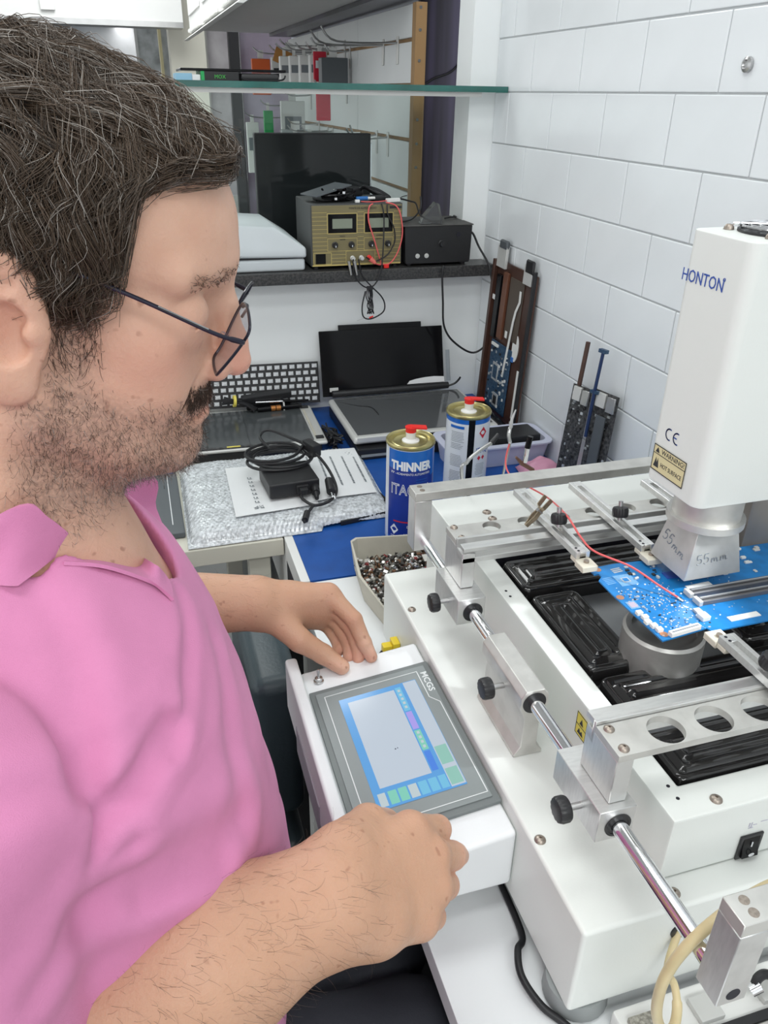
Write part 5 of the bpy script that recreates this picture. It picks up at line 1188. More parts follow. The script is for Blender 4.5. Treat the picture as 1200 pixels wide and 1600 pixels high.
for k, (a, b) in enumerate(((572, 577), (575, 580), (579, 574), (582, 579))):
    dl([(576+k*1.5, 448), (a, 462), (b, 478), (a+2, 490), (b+3, 480), (577+k, 452)], [1.831-.001*k]*6, r=.0013)
MB().box(-.007, -.005, -.004, .007, .004, .004, 0, Matrix.Translation(kn_+Vector((.001, 0, -.003)))).build('tie', M_blackrub, L2, bevel=.001)
dl([(580, 494), (570, 497), (558, 501)], [1.832]*3, 'bare_end', .0006, M_steel); dl([(577, 497), (583, 494)], [1.832]*2, 'red_sleeve', .002, M_red)
for i, p in enumerate(((545, 408), (554, 408))):
    a = pyy(p, 1.838); b = pyy((p[0]+4, p[1]+22), 1.836); MB().cyl(a, b, .0042, .0025, 10).build('clip_jaw', M_steel, L2)
# black box
bk = thing('black_control_box', 'low black metal box with one knob at ledge end', 'box', (.70, 1.90, ZL))
bxm = MB(); F0 = [(.617, ZL+.006), (.779, ZL+.006), (.782, ZL+.012), (.784, 1.204), (.612, 1.206), (.615, ZL+.012)]
bxm.add([(x, 1.852, z) for x, z in F0]+[(x, 1.995, z) for x, z in F0], [tuple(range(6)), tuple(range(11, 5, -1))]+[(i, 6+i, 6+(i+1) % 6, (i+1) % 6) for i in range(6)])
bxm.build('case', mat('black_enamel_case', (.016, .016, .017), .4, bump=.1, bscale=300), bk, bevel=.0015)
MB().box(.606, 1.850, 1.2045, .786, 1.996, 1.2075).build('lid', mat('dusty_lid', (.10, .098, .094), .75, vary=.3, vscale=30), bk, bevel=.001, seg=1)
MB().lathe([(.008, 0), (.008, .002), (.0065, .003), (.006, .012), (0, .012)], (.705, 1.8515, 1.164), (0, -1, 0), 20).build('dial_knob', M_blackpl, bk)
for x in (.645, .668): MB().lathe([(.0055, 0), (.0055, .002), (.003, .002), (.003, .004), (.001, .004), (0, .002)], (x, 1.8515, 1.137), (0, -1, 0), 16).build('jack', M_silver, bk)
MB().cyl((.748, 1.8516, 1.184), (.748, 1.8508, 1.184), .0055, n=16).build('lamp_hole', M_darkin, bk)
MB().cyl((.63, 1.87, ZL), (.63, 1.87, ZL+.0062), .006, n=12).build('foot', M_blackrub, bk); MB().cyl((.77, 1.87, ZL), (.77, 1.87, ZL+.0062), .006, n=12).build('foot', M_blackrub, bk); MB().cyl((.63, 1.98, ZL), (.63, 1.98, ZL+.0062), .006, n=12).build('foot', M_blackrub, bk); MB().cyl((.77, 1.98, ZL), (.77, 1.98, ZL+.0062), .006, n=12).build('foot', M_blackrub, bk)
pcbl = thing('mains_cable', 'black cord looping from the black box down the white wall', 'cable', (.76, 1.83, .95))
MB().tube(catmull([pyy((693, 415), 1.838), pyy((691, 430), 1.834), pyy((692, 470), 1.832), pyy((694, 510), 1.832), pyy((710, 535), 1.832), pyy((740, 551), 1.832), pyy((765, 530), 1.815), pyy((771, 490), 1.808), pyy((770, 450), 1.812), pyy((766, 425), 1.828), pyy((762, 410), 1.842), pyy((748, 385), 1.862), pyy((739, 365), 1.872), (.787, 1.892, 1.185)], 8), .0026, 8).build('cord', M_cableK, pcbl)
# clear wedge and leads on the black box
wd_ = thing('clear_clip', 'smoky clear plastic wedge lying on the black box', 'clip', (.68, 1.90, 1.2085))
Wg = [(0, 0), (.052, 0), (.054, .004), (.044, .045), (.036, .048), (.004, .012)]
MB().prism(Wg, 0, .03, 0, frame((.655, 1.885, 1.2085), (1, -.1, 0), (0, 0, 1))).build('wedge', mat('smoky_clear', (.35, .36, .36), .12, trans=.85, ior=1.3), wd_, bevel=.001)
MB().box(.03, -.0005, -.008, .056, .006, -.001, 0, frame((.655, 1.885, 1.2085), (1, -.1, 0), (0, 0, 1))).build('black_base', M_blackpl, wd_, bevel=.001)
ld = thing('black_leads', 'thin black leads lying behind the clear wedge', 'lead', (.63, 1.89, 1.209))
for pts in ([(.612, 1.90, 1.262), (.64, 1.90, 1.255), (.652, 1.895, 1.25), (.66, 1.88, 1.225), (.69, 1.865, 1.211), (.70, 1.86, 1.2105)], [(.675, 1.93, 1.262), (.672, 1.92, 1.235), (.645, 1.90, 1.215), (.615, 1.89, 1.2105)], [(.74, 1.93, 1.2105), (.76, 1.92, 1.215), (.775, 1.94, 1.212), (.78, 1.97, 1.2105)]):
    MB().tube(catmull(pts, 8), .0020, 6).build('lead', M_cableK, ld)
# on top of the supply
ad = thing('flat_adapter', 'flat grey card and black adapter heap on the power supply', 'adapter', (.45, 1.92, 1.2575))
MB().box(-.05, -.035, 0, .05, .035, .003, 0, tr(.437, 1.915, 1.281) @ rot('Z', 20) @ rot('Y', -12)).build('grey_card', M_greylid, ad, bevel=.0008)
MB().box(-.04, -.028, 0, .042, .03, .018, 0, tr(.455, 1.925, 1.2575) @ rot('Z', 15)).build('black_block', M_blackpl, ad, bevel=.004)
for i in range(7):
    pts = [(.458+rnd.uniform(-.042, .042), 1.905+rnd.uniform(-.03, .02), 1.261+rnd.uniform(0, .026)) for _ in range(5)]; MB().tube(catmull(pts, 6), .0024, 6).build('cable', M_blackgl, ad)
for (x, z) in ((.447, 1.264), (.466, 1.277)): MB().box(x, 1.873, z, x+.006, 1.879, z+.005).build('silver_end', M_chrome, ad)
cl = thing('coiled_black_cable', 'coiled black cable lying on the right of the power supply', 'cable', (.565, 1.94, 1.2575))
for i in range(8):
    a = i*.9; MB().tube(catmull([(.515+.003*i, 1.955+.004*math.sin(a), 1.270+.003*math.cos(a)+.001*i), (.535, 1.94+.006*math.sin(a), 1.284-.003*math.sin(a)), (.565, 1.93+.008*math.cos(a), 1.280-.002*i), (.592-.002*i, 1.92, 1.265), (.585, 1.915+.004*math.sin(a), 1.262), (.548, 1.925+.004*math.cos(a), 1.264)], 6), .0028, 6).build('coil_turn', M_cableK, cl)
MB().box(.54, 1.895, 1.258, .575, 1.912, 1.270).build('cable_plug', M_blackrub, cl, bevel=.003); MB().box(-.018, -.02, 0, .018, .02, .022, 0, tr(.513, 1.96, 1.262) @ rot('Z', 30)).build('cable_block', M_cableK, cl, bevel=.006)
bp_ = thing('blue_plug', 'blue and white plug lying on the power supply', 'plug', (.51, 1.88, 1.258))
MB().cyl((.500, 1.880, 1.2655), (.528, 1.885, 1.2655), .0045, n=12).build('blue_barrel', mat('plug_blue', (.03, .15, .42), .4), bp_); MB().cyl((.528, 1.885, 1.2655), (.547, 1.888, 1.2655), .003, n=10).build('white_barrel', M_white, bp_); MB().box(.496, 1.872, 1.2575, .507, 1.879, 1.264).build('white_nut', M_white, bp_, bevel=.001)
wt = thing('white_connector', 'small white connector with wires at the supply right corner', 'connector', (.59, 1.88, 1.258))
MB().box(-.017, -.006, 0, .017, .006, .008, 0, tr(.588, 1.876, 1.2575) @ rot('Z', 14)).build('shell', M_white, wt, bevel=.001); MB().tube(catmull([(.60, 1.878, 1.262), (.615, 1.885, 1.268), (.63, 1.90, 1.268)], 5), .0011, 5).build('wire', M_cableK, wt)
MB().tube(catmull([(.572, 1.872, 1.261), (.55, 1.868, 1.2595), (.525, 1.872, 1.2590), (.51, 1.874, 1.260)], 5), .0012, 5).build('red_wire', M_redwire, wt)
# grey case, lid ajar
gc = thing('grey_plastic_case', 'pale grey plastic case with lid slightly ajar on ledge', 'case', (.24, 1.98, ZL))
MB().box(.02, 1.858, ZL, .371, 2.13, 1.140).build('case_base', M_case, gc, bevel=.006, seg=3)
MB().box(.03, 1.862, 1.1402, .365, 2.12, 1.146).build('case_contents', M_blackpl, gc)
vs = [(.02, 1.852, 1.150), (.374, 1.852, 1.142), (.374, 2.13, 1.142), (.02, 2.13, 1.150), (.02, 1.852, 1.178), (.374, 1.852, 1.164), (.374, 2.13, 1.164), (.02, 2.13, 1.178), (.045, 1.875, 1.226), (.305, 1.875, 1.208), (.305, 2.11, 1.208), (.045, 2.11, 1.226)]
MB().add(vs, [(3,2,1,0), (0,1,5,4), (1,2,6,5), (2,3,7,6), (3,0,4,7), (4,5,9,8), (5,6,10,9), (6,7,11,10), (7,4,8,11), (8,9,10,11)]).build('case_lid', M_case, gc, bevel=.006, seg=3)
# monitor on the ledge, behind
mo = thing('dark_monitor', 'dark glossy monitor standing behind the power supply', 'monitor', (.455, 2.15, ZL))
MB().box(.308, 2.135, 1.135, .607, 2.16, 1.3915).build('screen_shell', M_blackpl, mo, bevel=.003)
MB().box(.311, 2.1338, 1.138, .604, 2.1350, 1.389).build('screen_glass', mat('monitor_glass', (.016, .019, .020), .06, spec=.4), mo)
MB().box(.385, 2.135, ZL, .54, 2.20, ZL+.008).build('stand_foot', M_blackpl, mo, bevel=.002); MB().box(.435, 2.150, ZL+.008, .475, 2.170, 1.20).build('stand_neck', M_blackpl, mo)
# laptop behind the head, and flat stuff on the glass shelf
lb_ = thing('silver_laptop_stack', 'silver laptop parts lying left of the dark monitor', 'laptop', (.22, 2.1, ZL))
MB().box(.06, 2.14, ZL, .29, 2.31-.085, ZL+.02).build('lower_case', M_silver, lb_, bevel=.003); MB().box(.08, 2.15, ZL+.0202, .28, 2.22, ZL+.05).build('upper_case', M_white, lb_, bevel=.003); MB().box(.07, 2.16, ZL+.0502, .285, 2.22, ZL+.062).build('dark_deck', M_greylid, lb_, bevel=.002)
ts = thing('black_tablet', 'thin black tablet lying on a green box on glass shelf', 'tablet', (.22, 1.95, 1.4985))
MB().box(.128, 1.872, 1.5165, .345, 2.01, 1.5215).build('tablet_slab', M_blackgl, ts, bevel=.001, seg=1)
gb = thing('green_card_box', 'black card box with green end lying on glass shelf', 'box', (.22, 1.92, 1.4986))
MB().box(.175, 1.868, 1.4988, .245, 1.98, 1.5162).build('box_body', M_blackpl, gb, smooth=0); MB().box(.168, 1.8675, 1.4988, .1749, 1.98, 1.5162).build('green_end', M_green, gb, smooth=0)
text('MOX', .010, frame((.195, 1.8675, 1.5035), (1, 0, 0), (0, 0, 1)), M_greenink, 'printed_text', gb)
gb2 = thing('blue_paper_stack', 'small pale blue and white papers lying on the glass shelf', 'paper', (.14, 1.9, 1.4986))
MB().box(.118, 1.87, 1.4988, .15, 1.96, 1.512).build('blue_pad', mat('pale_blue_paper', (.28, .50, .66), .7), gb2, smooth=0); MB().box(.1505, 1.872, 1.4988, .167, 1.96, 1.510).build('white_pad', M_paper, gb2, smooth=0)
gb3 = thing('black_cable_pad', 'flat black adapter with cable lying under the tablet end', 'adapter', (.3, 1.92, 1.4986))
MB().box(.250, 1.872, 1.4988, .330, 1.97, 1.514).build('adapter_body', M_blackpl, gb3, bevel=.005, seg=2); MB().tube(catmull([(.250, 1.868, 1.506), (.262, 1.866, 1.501), (.30, 1.866, 1.5005), (.335, 1.867, 1.503), (.343, 1.869, 1.511)], 6), .0018, 6).build('adapter_cable', M_cableK, gb3)

# ================================================================== LOWER RIGHT, UNDER THE BENCH
lt = thing('open_laptop', 'grey laptop palm rest and white frame at the bench front', 'laptop', (.48, .18, ZT))
MB().box(.318, .02, ZT, .66, .3245, .772).build('lower_shell', M_white, lt, bevel=.003)
MB().box(.330, .02, .7722, .65, .277, .777).build('palm_rest', mat('palm_grey', (.46, .44, .42), .45, vary=.06), lt, bevel=.002)
MB().box(.345, .2785, .7722, .64, .286, .776).build('hinge_strip', M_blackpl, lt)
for x in (.325, .385, .45, .54): MB().box(x, .290, .7722, x+.024, .312, .779).build('hinge_cover', M_silver if x != .325 else mat('speckled_plate', (.22, .21, .18), .5, vary=.6, vscale=300, col2=(.5, .48, .42)), lt, bevel=.001)
MB().box(.40, .20, .7771, .60, .2012, .7774).box(.40, .17, .7771, .60, .1712, .7774).build('touchpad_line', M_inkg, lt, smooth=0)
MB().box(.36, .255, .7771, .60, .257, .7775).build('edge_line', M_blackpl, lt, smooth=0)
ub = thing('usb_cable', 'short black and violet cable end lying on open laptop', 'cable', (.46, .27, .78))
a = pz((1186, 1535), .79); MB().tube(catmull([pz((1178, 1545), .786), pz((1183, 1530), .792), pz((1195, 1522), .795), pz((1210, 1528), .790), pz((1220, 1545), .785)], 6), .0042, 8).build('cable', M_cableK, ub); MB().cyl(pz((1172, 1548), .784), pz((1187, 1540), .788), .006, n=12).build('metal_plug', M_chrome, ub)
tu = thing('latex_tube', 'yellowish latex tube looping out of the machine front', 'tube', (.36, .29, .80))
tp = [(.377, .334, .847), pyy((1043, 1512), .318), pyy((1054, 1540), .300), pyy((1058, 1575), .288), pyy((1052, 1605), .280), pyy((1036, 1610), .274), pyy((1026, 1585), .270), pyy((1032, 1545), .268), pyy((1050, 1508), .267), pyy((1078, 1474), .266), pyy((1108, 1446), .266), pyy((1145, 1418), .268), pyy((1200, 1385), .272), pyy((1260, 1365), .275)]
MB().tube(catmull(tp, 8), [.0033 if i < 22 else .0042 for i in range(len(catmull(tp, 8)))], 12).build('tube', M_tan, tu)
bc = thing('black_cable', 'thick black cable arching over bench beside the machine base', 'cable', (.25, .40, ZT))
MB().tube(catmull([(.283, .50, .7545), pz((814, 1455), .756), pz((809, 1485), .764), pz((815, 1525), .764), pz((845, 1570), .758), pz((880, 1598), .7545), pz((930, 1640), .7545)], 8), .0035, 10).build('cable', M_cableK, bc)
# shelf under the bench and a chair
us = thing('under_bench_cabinet', 'dark cabinet standing in shadow under the white bench', 'cabinet', (.55, .5, 0))
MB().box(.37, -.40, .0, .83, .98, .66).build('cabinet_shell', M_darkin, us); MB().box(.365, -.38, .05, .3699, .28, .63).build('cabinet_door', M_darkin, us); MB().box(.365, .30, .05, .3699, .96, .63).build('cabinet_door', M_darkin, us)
ch = thing('office_chair', 'slate leatherette office chair behind the man', 'chair', (.02, 1.02, 0))
MB().box(-.28, .80, .40, .14, 1.18, .47).build('seat', M_leather, ch, bevel=.025, seg=3)
MB().box(.075, .84, .50, .145, 1.14, .765).build('backrest', M_leather, ch, bevel=.022, seg=3)
MB().box(.10, .95, .30, .12, 1.03, .52).build('back_bracket', M_blackpl, ch)
MB().cyl((-.07, .99, .10), (-.07, .99, .40), .025, n=16).build('gas_post', M_blackpl, ch)
for k in range(5):
    a = 2*math.pi*k/5+.3; MB().cyl((-.07, .99, .09), (-.07+.27*math.cos(a), .99+.27*math.sin(a), .062), .022, .014, 10).build('base_leg', M_blackpl, ch); MB().cyl((-.07+.27*math.cos(a)-.012, .99+.27*math.sin(a), .027), (-.07+.27*math.cos(a)+.012, .99+.27*math.sin(a), .027), .027, n=14).build('castor', M_blackrub, ch)
sto = thing('work_stool', 'round black stool under the man in the pink shirt', 'stool', (-.11, .47, 0))
MB().lathe([(.17, .505), (.175, .52), (.172, .545), (.15, .555), (0, .556)], (-.13, .475, 0), n=36).build('seat', M_leather, sto)
MB().cyl((-.13, .475, .30), (-.13, .475, .506), .022, n=14).build('post', M_steel, sto)
for k in range(4):
    a = math.pi/4+k*math.pi/2; MB().tube([(-.13, .475, .33), (-.13+.16*math.cos(a), .475+.16*math.sin(a), .28), (-.13+.2*math.cos(a), .475+.2*math.sin(a), .0)], .013, 8).build('leg', M_steel, sto)
# ================================================================== THE MAN
import openvdb as vdb
f32 = np.float32
def A_(v): return np.array(v, dtype=f32)
def ln3(P): return np.sqrt((P*P).sum(1))
def s_sphere(P, c, r): return ln3(P-A_(c))-r
def s_ell(P, c, r, R=None):
    Q = P-A_(c)
    if R is not None: Q = Q @ R
    r = A_(r); k0 = ln3(Q/r); k1 = ln3(Q/(r*r)); return k0*(k0-1)/np.maximum(k1, 1e-6)
def s_cone(P, a, b, ra, rb):
    a, b = A_(a), A_(b); ba = b-a; L2 = float(ba @ ba); t = np.clip(((P-a) @ ba)/L2, 0, 1)
    return ln3(P-a-t[:, None]*ba)-(ra+(rb-ra)*t)
def s_chain(P, pts, rs, k=0.004):
    d = None
    for i in range(len(pts)-1):
        e = s_cone(P, pts[i], pts[i+1], rs[i], rs[i+1]); d = e if d is None else smin(d, e, k)
    return d
def smin(a, b, k):
    h = np.clip(0.5+0.5*(b-a)/k, 0, 1); return b+(a-b)*h-k*h*(1-h)
def smax(a, b, k): return -smin(-a, -b, k)
def ssub(a, b, k): return smax(a, -b, k)
def vol_mesh(name, fn, lo, hi, vox, material, parent=None, adapt=0.0, cmul=1.22, smooth=True, attr=None):
    """mesh a distance function over sparse blocks of a volume"""
    B = 24; bs = B*vox; bg = vox*4
    lo = np.floor(np.array(lo)/bs).astype(int); hi = np.ceil(np.array(hi)/bs).astype(int)
    g = vdb.FloatGrid(float(bg)); ax = np.arange(B)
    I = np.array([(i, j, k) for i in range(lo[0], hi[0]) for j in range(lo[1], hi[1]) for k in range(lo[2], hi[2])])
    cen = ((I+0.5)*bs).astype(f32); dc = fn(cen); lim = bs*0.87*cmul
    off = np.stack(np.meshgrid(ax, ax, ax, indexing='ij'), -1).reshape(-1, 3)
    for (ijk, d) in zip(I, dc):
        o = ijk*B
        if d > lim: continue
        if d < -lim: g.fill(tuple(int(v) for v in o), tuple(int(v) for v in o+B-1), float(-bg), False); continue
        P = ((o+off)*vox).astype(f32); v = np.clip(fn(P), -bg, bg).reshape(B, B, B).astype(f32)
        g.copyFromArray(v, ijk=tuple(int(x) for x in o))
    pts, quads = g.convertToQuads(0.0)
    pts = pts.astype(float)*vox; quads = quads[:, ::-1]
    c = pts.mean(0); me = bpy.data.meshes.new(name)
    me.vertices.add(len(pts)); me.vertices.foreach_set('co', (pts-c).astype(f32).ravel())
    me.loops.add(len(quads)*4); me.loops.foreach_set('vertex_index', quads.astype(np.int32).ravel())
    me.polygons.add(len(quads)); me.polygons.foreach_set('loop_start', np.arange(0, len(quads)*4, 4, dtype=np.int32))
    me.update(calc_edges=True); me.validate()
    me.polygons.foreach_set('use_smooth', np.ones(len(me.polygons), bool))
    for m_ in (material if isinstance(material, (list, tuple)) else [material]): me.materials.append(m_)
    if attr:
        for nm, fa in attr.items():
            a = me.attributes.new(nm, 'FLOAT', 'POINT'); a.data.foreach_set('value', fa(pts.astype(f32)).astype(f32))
    return link(name, me, tuple(c), parent)
def grad(fn, P, e=0.0008):
    g = np.stack([fn(P+A_(d))-fn(P-A_(d)) for d in ((e, 0, 0), (0, e, 0), (0, 0, e))], 1); return g/np.maximum(np.sqrt((g*g).sum(1))[:, None], 1e-9)
def rayv(p):
    r = ray_(p); return np.array(r.normalized(), dtype=f32)
def tp_(p, t): return np.array(CAM, dtype=f32)+rayv(p)*f32(t)
def trace(fn, p, t0=0.25, off=0.0):
    d = rayv(p); t = t0; c = np.array(CAM, dtype=f32)
    for _ in range(120):
        h = float(fn((c+d*f32(t))[None])[0])-off
        if h < 2e-4: break
        t += h*0.7
        if t > 2: return None
    return c+d*f32(t)
# ---------------------------------------------------------------- head (local cm: x forward, y left, z up, ears at 0)
EAR = np.array([-.0505, .490, 1.3825], dtype=f32); PIT = math.radians(14.5); YAW = math.radians(-9.0)
cp_, sp_ = math.cos(PIT), math.sin(PIT)
Rh = np.array([[cp_, 0, sp_], [0, 1, 0], [-sp_, 0, cp_]], dtype=f32)          # local -> world (pitched down)
cy_, sy_ = math.cos(YAW), math.sin(YAW)
Rh = np.array([[cy_, -sy_, 0], [sy_, cy_, 0], [0, 0, 1]], dtype=f32) @ Rh
def to_loc(P): return ((P-EAR) @ Rh)*100
def to_world(Q): return (np.asarray(Q, dtype=f32)*f32(.01)) @ Rh.T+EAR
def sd_cranium(Q):
    d = s_ell(Q, (-1.2, 0, 4.0), (9.4, 7.3, 7.5)); d = smin(d, s_ell(Q, (3.4, 0, 4.6), (6.45, 6.3, 5.6)), 1.6); return d
def sd_head(Q):
    ya = np.abs(Q[:, 1]); S_ = Q.copy(); S_[:, 1] = ya
    d = sd_cranium(S_)
    d = smin(d, s_cone(S_, (8.75, .6, 3.55), (7.0, 4.4, 3.1), 1.25, 1.15), 1.0)                         # brow
    d = smin(d, s_ell(S_, (4.3, 0, -2.4), (5.2, 5.7, 6.3)), 1.8)                                        # mid face
    d = smin(d, s_sphere(S_, (5.9, 4.1, -1.0), 1.85), 1.8)                                              # cheek bone
    d = smin(d, s_ell(S_, (5.7, 3.3, -3.9), (2.5, 2.1, 2.7)), 1.4)                                       # cheek
    d = smin(d, s_ell(S_, (3.0, 0, -5.2), (4.8, 5.9, 4.6)), 1.6)
    d = smin(d, s_ell(S_, (6.9, 0, -5.1), (2.95, 3.1, 2.7)), 1.0)                                       # muzzle
    d = smin(d, s_chain(S_, [(7.7, .6, -8.0), (5.2, 3.7, -7.4), (1.0, 5.6, -5.3), (.4, 5.7, -1.0)], [1.6, 1.75, 1.6, 1.2], .8), 1.4)   # jaw
    d = smin(d, s_sphere(S_, (8.0, 0, -7.95), 1.75), 1.1)                                                # chin
    d = smin(d, s_ell(S_, (4.2, 0, -8.3), (4.8, 4.4, 2.3)), 1.3)                                         # under the chin
    d = ssub(d, s_ell(S_, (9.6, 3.3, 1.0), (1.5, 1.7, 1.15)), 1.1)                                       # eye socket
    d = smin(d, s_sphere(S_, (7.72, 3.25, .95), 1.32), .35)                                              # lid over the eye
    d = smin(d, s_cone(S_, (8.55, 3.0, -.35), (7.3, 4.6, -.2), .35, .3), .8)                             # bag under the eye
    d = ssub(d, s_cone(S_, (8.95, 2.3, .58), (8.35, 4.6, .35), .10, .06), .18)                           # lash crease
    d = smin(d, s_chain(S_, [(9.15, 0, 2.6), (9.75, 0, 1.1), (10.55, 0, -.9), (10.93, 0, -2.05)], [.75, .72, .85, 1.0], .5), .8)   # nose
    d = smin(d, s_sphere(S_, (9.95, 1.28, -2.45), .78), .7)
    d = ssub(d, s_ell(S_, (10.35, .62, -3.32), (.62, .30, .35)), .25)                                    # nostril
    d = ssub(d, s_chain(S_, [(9.55, 2.05, -2.3), (8.75, 2.75, -3.6), (8.0, 3.35, -5.2), (7.3, 3.5, -6.6)], [.12, .16, .12, .05], .2), .45)    # smile fold
    d = smin(d, s_chain(S_, [(9.42, 0, -4.85), (9.25, .9, -4.95), (8.2, 2.4, -5.75)], [.5, .45, .2], .3), .35)   # lips
    d = smin(d, s_chain(S_, [(9.45, 0, -5.80), (9.15, 1.0, -5.95), (8.15, 2.3, -6.1)], [.58, .5, .2], .3), .3)
    d = ssub(d, s_chain(S_, [(10.1, 0, -5.30), (9.75, .9, -5.40), (8.75, 2.3, -5.90), (8.1, 2.9, -6.25)], [.16, .18, .20, .10], .2), .2)
    # ear
    th = math.radians(-14); E = (S_-A_((-.30, 7.75, -.40)))/1.12; c, s = math.cos(th), math.sin(th)
    ex = E[:, 0]*c-E[:, 2]*s; ez = E[:, 0]*s+E[:, 2]*c; ey = E[:, 1]+.28*ex
    Ee = np.stack([ex, ey, ez], 1)
    e = s_ell(Ee, (0, .15, .3), (1.85, .62, 3.0))
    rim = None; pr = [(1.25, -.05, 1.3), (.9, .25, 2.6), (-.3, .45, 3.05), (-1.5, .55, 2.3), (-1.85, .55, .8), (-1.55, .45, -.9), (-.9, .3, -2.0)]
    rim = s_chain(Ee, pr, [.28, .34, .38, .40, .40, .36, .3], .15)
    e = smin(e, rim, .3); e = smin(e, s_ell(Ee, (.0, .10, -2.55), (.95, .5, 1.05)), .5)
    e = ssub(e, s_ell(Ee, (.20, .85, -.35), (1.0, 1.05, 1.45)), .2); e = ssub(e, s_chain(Ee, [(.6, .75, 1.7), (-.5, .9, 2.2), (-1.15, .95, 1.2), (-1.1, .9, -.4)], [.30, .36, .34, .26], .2), .18)
    e = smin(e, s_sphere(Ee, (1.15, .25, -.5), .48), .4)
    d = smin(d, e, .5)
    return d
# ---------------------------------------------------------------- arms and hands (world metres)
def P3(*a): return [np.array(q, dtype=f32) for q in a]
RW = tp_((505, 1408), .590); RM = tp_((310, 1508), .585); RE = tp_((-60, 1705), .615); RS = np.array([-.138, .300, 1.160], dtype=f32)
LW = np.array(pz((392, 942), .930), dtype=f32); LE = np.array([-.135, .845, .935], dtype=f32); LS = np.array([-.135, .655, 1.155], dtype=f32)
R_hand = dict(
    palm=[(tp_((560, 1352), .612), .022), (tp_((575, 1400), .610), .023), (tp_((585, 1445), .608), .022)],
    mcp=[tp_((640, 1298), .640), tp_((672, 1336), .648), tp_((676, 1388), .646), tp_((655, 1438), .638)],
    pip=[tp_((683, 1296), .676), tp_((706, 1337), .684), tp_((695, 1383), .680), tp_((676, 1432), .668)],
    dip=[tp_((672, 1318), .706), tp_((712, 1336), .716), tp_((680, 1392), .708), tp_((662, 1432), .694)],
    tip=[tp_((648, 1322), .735), tp_((718, 1337), .735), tp_((662, 1385), .724), tp_((645, 1425), .708)],
    thumb=[tp_((540, 1330), .60), tp_((575, 1290), .635), tp_((600, 1290), .675), tp_((620, 1300), .720)], sc=1.14, wrist=RW)
def zp(p, z): return np.array(pz(p, z), dtype=f32)
L_hand = dict(
    palm=[(zp((448, 938), .925), .022), (zp((440, 960), .912), .022)],
    mcp=[zp((513, 928), .928), zp((522, 944), .912), zp((520, 958), .895), zp((508, 968), .880)],
    pip=[zp((553, 968), .905), zp((552, 985), .885), zp((543, 996), .870), zp((528, 1000), .858)],
    dip=[zp((569, 1004), .880), zp((560, 1012), .866), zp((548, 1015), .858), zp((530, 1014), .853)],
    tip=[zp((580, 1026), .862), zp((560, 1028), .8570), zp((545, 1026), .855), zp((524, 1022), .852)],
    thumb=[zp((428, 962), .915), zp((468, 1000), .892), zp((505, 1022), .872), zp((534, 1042), .860)], sc=1.08, wrist=LW)
# keep fingers clear of each other on the left hand by spacing them along the depth of the room
for k in range(4):
    for key, g_ in (('mcp', .019), ('pip', .020), ('dip', .020), ('tip', .020)):
        pass
def sd_hand(P, h):
    s = h['sc']; d = None
    R_mcp = [.0115*s, .0118*s, .0112*s, .0100*s]
    for i in range(4):                                  # palm: metacarpal cones from the wrist
        w = h['wrist']; m = h['mcp'][i]; b = w+(m-w)*.18+(m-h['mcp'][1])*.25
        e = s_cone(P, b, m, .0195*s, .0128*s); d = e if d is None else smin(d, e, .014)
    for c, r in h['palm']: d = smin(d, s_sphere(P, c, r*s*.85), .014)
    fing = None
    for i in range(4):
        e = s_chain(P, [h['mcp'][i], h['pip'][i], h['dip'][i], h['tip'][i]], [R_mcp[i], .0098*s-(.0012*s if i == 3 else 0), .0086*s-(.001*s if i == 3 else 0), .0072*s-(.0008*s if i == 3 else 0)], .0025)
        fing = e if fing is None else np.minimum(fing, e) if True else fing
    d = smin(d, fing, .0055)
    t = h['thumb']; e = s_chain(P, t, [.019*s, .0135*s, .0112*s, .0090*s], .004)
    d = smin(d, e, .007)
    return d
def sd_arm(P, S_, E, M_, W, h, re, rm, rw):
    d = s_chain(P, [S_, E], [.052, .047], .01)
    ch = [E, M_, W] if M_ is not None else [E, W]; rr = [re, rm, rw] if M_ is not None else [re, rw]
    d = smin(d, s_chain(P, ch, rr, .03), .02)
    return smin(d, sd_hand(P, h), .016)
TZ = np.array([.55, .62, .75, .92, 1.05, 1.13, 1.185, 1.225, 1.255, 1.30], dtype=f32)
TXC = np.array([-.13, -.13, -.118, -.108, -.112, -.118, -.122, -.118, -.112, -.11], dtype=f32)
TA = np.array([.12, .150, .165, .168, .153, .140, .122, .095, .070, .055], dtype=f32)
TB = np.array([.16, .185, .185, .185, .182, .180, .160, .108, .070, .05], dtype=f32)
def sd_torso(P, grow=0.0):
    z = np.clip(P[:, 2], TZ[0], TZ[-1]); xc = np.interp(z, TZ, TXC); a = np.interp(z, TZ, TA)+grow; b = np.interp(z, TZ, TB)+grow
    u = np.abs((P[:, 0]-xc)/a); v = np.abs((P[:, 1]-.478)/b)
    k = np.power(np.power(u, 2.25)+np.power(v, 2.25), 1/2.25)
    d = (k-1)*np.minimum(a, b)
    return np.maximum(d, np.maximum(P[:, 2]-1.29, .56-P[:, 2])).astype(f32)
def sd_neck(P):
    return smin(s_cone(P, (-.112, .475, 1.375), (-.098, .477, 1.215), .057, .068), s_cone(P, (-.10, .477, 1.235), (-.085, .478, 1.15), .065, .09), .03)
def near_part(P, fn, c, r, m=.05):
    """evaluate a part only where its bounding ball is close"""
    q = ln3(P-A_(c))-r
    if q.min() > m: return q
    return fn(P)
HC = to_world([[.5, 0, 0]])[0]
def sd_core(P):
    d = s_chain(P, [(-.11, .477, 1.20), (-.13, .477, 1.02), (-.13, .477, .75)], [.075, .095, .10], .02)
    return smin(d, s_chain(P, [RS, (-.12, .477, 1.175), LS], [.05, .07, .05], .02), .03)
